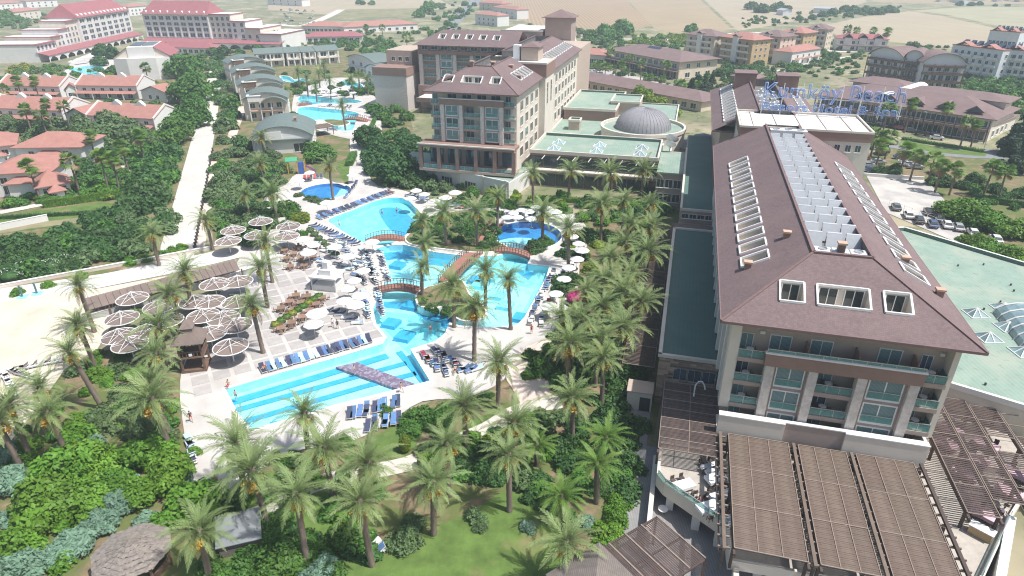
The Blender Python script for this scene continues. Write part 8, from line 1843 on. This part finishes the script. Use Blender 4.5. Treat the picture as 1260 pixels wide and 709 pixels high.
# people
def person(p, rz, pose, top, bottom, label, z=DZ+.04):
    key = (pose, top, bottom)
    if key not in PM: PM[key] = person_mesh(*key)
    me, hr, hd = PM[key]; o = put('person', me, None, (p.x, p.y, z), rz); tag(o, label, 'person'); put('hair', hr, o, (hd[0], hd[1]+.015, hd[2]+.03))
T = 'paint_'
for x, y, rz, pose, top, bot, lb in [(410,404,20,'walk',T+'white',T+'blue','person in white top and blue shorts walking beside the planted strip'),(416,406,200,'stand',T+'black',T+'black','person in black standing beside the planted strip'),(282,478,0,'sit',None,T+'red','person in red swimwear sitting on the corner of the lane pool'),(290,487,40,'stand',None,T+'black','person in black swimwear standing in the lane pool corner'),(436,456,90,'stand',None,T+'blue','swimmer in blue standing at the purple mosaic shelf'),(494,484,60,'walk',None,T+'white','person in white swimwear walking the pool edge near the mosaic shelf'),(530,412,10,'stand',None,T+'red','person in red swimwear on the lagoon steps'),(418,281,0,'walk',T+'white',T+'red','person in white top at the rim of the fan shaped pool'),(488,260,30,'stand',None,T+'black','swimmer in black in the fan shaped pool'),(470,262,0,'stand',None,T+'blue','swimmer in blue trunks in the fan shaped pool'),(480,240,60,'sit',T+'red',T+'red','person in red sitting behind the fan shaped pool'),(654,412,30,'stand',T+'red',T+'black','person in red top at the end of the pink path'),(440,205,0,'walk',T+'white',T+'black','person walking up the white path to the bungalows'),(236,520,40,'walk',T+'black',T+'red','person in black top on the deck corner near the shade trees'),(600,298,0,'stand',T+'sky',T+'white','person in pale blue on the island walkway'),(268,600,0,'stand',T+'yellow',T+'blue','person in yellow top at the deck end'),(326,455,0,'lie',None,T+'red','person lying on a lounger at the lane pool'),(700,362,0,'lie',None,T+'purple','person in purple lying on the deck right of the lagoon'),(560,460,0,'lie',None,T+'black','person in black lying behind the pool steps')]:
    wz = -.75 if 'swimmer' in lb or 'in the lane' in lb else DZ+.04
    person(at(x, y), R(rz), pose, top, bot, lb, wz)
for u, v, pose, top, bot, lb in [(54.4,6.0,'sit',T+'red',T+'black','person in red top sitting at a white terrace table'),(52.9,7.8,'sit',T+'sky',T+'black','person in pale blue top sitting at a white terrace table'),(58.6,8.6,'sit',T+'white',T+'blue','person in white top at the table beside the awning'),(60.2,36.0,'walk',T+'white',T+'black','waiter in white walking beside the pink tables')]:
    person(uv(u, v), random.random()*6, pose, top, bot, lb, 3.12)
for k, (x, y) in enumerate([(832,618),(815,632)]):
    p = at(x, y); o = thing('side_table', ['blue topped side table on the boardwalk','round white side table beside the timber pavilion'][k], 'table', (p.x, p.y, .1)); q = MB(); q.lathe([(.02,.6),(.55,.6),(.55,.66),(.02,.66)], 14); q.build('top', ['cushion_blue','plastic_white'][k], o); q = MB(); q.tube([(0,0,0),(0,0,.6)], .06, 6); q.build('leg', 'steel', o)
# ---------------------------------------------------------------- summer haze
hz = MB(); hz.box(-2500, 2500, -280, 6400, -2.5, 58.0); ho = hz.build('haze', 'frame_white'); ho.data.materials.clear()
hm = bpy.data.materials.new('haze_air'); hm.use_nodes = True; hn = hm.node_tree.nodes; hn.remove(hn['Principled BSDF'])
pv_ = hn.new('ShaderNodeVolumePrincipled'); pv_.inputs['Color'].default_value = (0.74, 0.87, 1.0, 1); pv_.inputs['Density'].default_value = 0.0003; pv_.inputs['Anisotropy'].default_value = 0.0
hm.node_tree.links.new(pv_.outputs[0], hn['Material Output'].inputs['Volume']); ho.data.materials.append(hm)
tag(ho, 'pale summer haze over the whole resort', 'haze', None, 'stuff')
# ---------------------------------------------------------------- look-alikes are told apart by counting from something one can find
ORD = ['first','second','third','fourth','fifth','sixth','seventh','eighth','ninth','tenth','eleventh','twelfth','thirteenth','fourteenth','fifteenth','sixteenth','seventeenth','eighteenth','nineteenth','twentieth','twenty-first','twenty-second','twenty-third','twenty-fourth','twenty-fifth','twenty-sixth','twenty-seventh','twenty-eighth','twenty-ninth','thirtieth']
def count_from(group, p, text):
    """text holds {} where the ordinal goes; members are numbered by distance from the landmark p"""
    ms = sorted([o for o in C.objects if o.get('group') == group], key=lambda o: (Vector(o.location[:2])-Vector(p[:2])).length)
    for i, o in enumerate(ms):
        if i < len(ORD): o['label'] = text.format(ORD[i])
HUT, TOWER, DOMEP = at(160,690), at(243,452), uv(203.5,-12.3)
count_from('date palms in the garden below the pools', HUT, '{} date palm from the thatched hut, in the garden below the lane pool')
count_from('date palms standing on the pool deck', at(413,446), '{} date palm from the mosaic strip, standing on the white deck')
count_from('date palms along the beach edge', at(46,362), '{} date palm from the teal beach shower, at the sandy beach edge')
count_from('date palms among the ring parasols', TOWER, '{} date palm from the timber lookout tower, among the ring parasols')
count_from('date palms on the pool islands', at(450,299), '{} date palm on the pool islands from the fan shaped pool bridge')
count_from('date palms by the round pool', at(606,309), '{} date palm at the round pool, counted from the arched bridge')
count_from('palm row before the restaurant hall', uv(160,-41), '{} palm from the white podium in the row before the restaurant hall')
count_from('date palms in the dense grove beside the hotel', uv(74,-1.9), '{} date palm from the cream service hut, in the dense grove')
count_from('date palms beside the service road', at(214,325), '{} date palm beside the service road, counted from the promenade')
count_from('date palms between the bungalows', at(350,188), '{} date palm from the large bungalow, among the far pools')
count_from('fan palms among the villas', at(9,200), '{} fan palm from the villa pool, among the red roofed villas')
count_from('fan palms before the shopping arcade', at(1003,141), '{} tall fan palm from the roof letters, before the shopping arcade')
count_from('fan palms in the roadside garden', at(1065,215), '{} fan palm from the parking lot gate, in the roadside garden')
count_from('bright green trees by the thatched hut', HUT, '{} bright green shade tree from the thatched hut')
count_from('tamarisks by the thatched hut', HUT, '{} blue grey feathery tamarisk from the thatched hut')
count_from('big trees at the top of the road', at(221,297), '{} big dense tree along the service road, counted from the promenade')
count_from('dark trees beside the white path', at(436,224), '{} large dark tree beside the white path, counted from the pools')
count_from('trees before the white podium', uv(152,-41), '{} dense tree before the white podium, counted from the skylit hall')
count_from('round trees beside the parked cars', at(1102,258), '{} great round bright tree, counted from the parking lot fence')
count_from('ring parasols near the beach', TOWER, '{} ring parasol from the lookout tower, in the beach side cluster')
count_from('ring parasols round the lookout tower', TOWER, '{} brown ring parasol from the timber lookout tower')
count_from('ring parasols at the service road', at(244,310), '{} brown ring parasol from the end of the pink walk')
count_from('parasols behind the round pool', at(606,309), '{} white parasol in the cluster behind the round pool, from the bridge')
count_from('parasols by the palm grove', at(649,273), '{} white parasol along the palm grove, counted from the round pool')
count_from('parasols on the terrace', at(405,354), '{} white parasol from the bar kiosk on the terrace')
count_from('parasols beside the paddling pool', at(372,213), '{} white parasol from the playground, beside the paddling pool')
count_from('parasols at the planted strip', at(348,410), '{} large white parasol along the planted strip, from its lower end')
count_from('cars parked behind the hotel', at(1094,252), '{} car from the thin white fence, parked behind the hotel')
count_from('cars under the roadside trees', at(1065,215), '{} car from the white pillared wall, under the roadside trees')
count_from('air units on the near roof', uv(75,16), '{} white air unit from the pipes, at the front of the trough')
count_from('air units below the roof letters', uv(134.5,16), '{} large white air unit from the pipes, below the lettered block')
count_from('wooden tables beside the planted strip', at(348,410), '{} wooden table from the lower end of the planted strip')
count_from('wooden tables near the kiosk', at(405,354), '{} wooden table from the white bar kiosk')
count_from('white tables on the terrace corner', uv(51,9), '{} white clothed table from the awning corner of the terrace')
count_from('pink tables under the open pergola', uv(57.2,33.2), '{} pink clothed table from the orange serving counter')
for g, p, t in [('shrubs under the garden palms', HUT, '{} dense green shrub from the thatched hut, under the garden palms'), ('dark hedge shrubs beside the boardwalk', uv(74,-1.9), '{} dark hedge shrub beside the boardwalk, counted from the service hut'), ('bright shrubs at the boardwalk', uv(50,1.5), '{} bright green shrub at the boardwalk, counted from the timber pavilion'), ('dark shrubs along the stone path', at(690,496), '{} dark shrub along the stone path, counted from the pink path'), ('shrubs beside the pink path', at(640,432), '{} green shrub beside the pink path, counted from the pool deck'), ('silvery garden shrubs', HUT, '{} silvery garden shrub, counted from the thatched hut'), ('thicket left of the service road', at(0,345), '{} dense shrub of the roadside thicket, counted from the beach end'), ('oleanders beside the pink walk', at(244,310), '{} grey green oleander beside the pink walk, from its lower end'), ('bright shrubs at the beach edge', at(46,362), '{} clipped bright shrub from the beach showers'), ('grey green shrubs behind the beach', at(46,362), '{} grey green shrub behind the beach palms, from the showers'), ('plants on the large pool island', at(450,299), '{} glossy plant on the large island, counted from the arched bridge'), ('leafy shrubs beside the deck', at(499,556), '{} large leafy shrub beside the deck, counted from the egg topiary'), ('open pergola bays', uv(60,28), '{} bay of the open dark pergola, counted from the hotel corner'), ('bushes along the green roofed hall', at(1094,252), '{} bright bush along the green roofed hall, from the fence'), ('loungers behind the pool steps', at(527,470), '{} lounger from the lane pool corner, on the deck behind the steps'), ('blue loungers under the round trees', HUT, '{} blue lounger from the thatched hut, under the round trees'), ('wicker chairs at the white tables', uv(51,9), '{} wicker chair from the awning corner, at the white terrace tables')]: count_from(g, p, t)
for o in [o for o in C.objects if o.get('group') == 'solar collectors in the roof trough']:
    i = int(o.name.split('.')[1]) if '.' in o.name else 0
    o['label'] = 'solar collector in the '+ORD[i//3]+' row from the roof front, '+('beside the pipes', 'middle of three', 'far from the pipes')[i % 3]
count_from('white oleanders at the promenade', at(0,345), '{} white flowering oleander along the promenade, from the beach end')
count_from('bushes on the sunny lawn', at(462,682), '{} grey green bush on the lawn, counted from the blue lounger')
count_from('loungers standing free on the deck', at(527,470), '{} free standing lounger on the deck, counted from the pool corner')
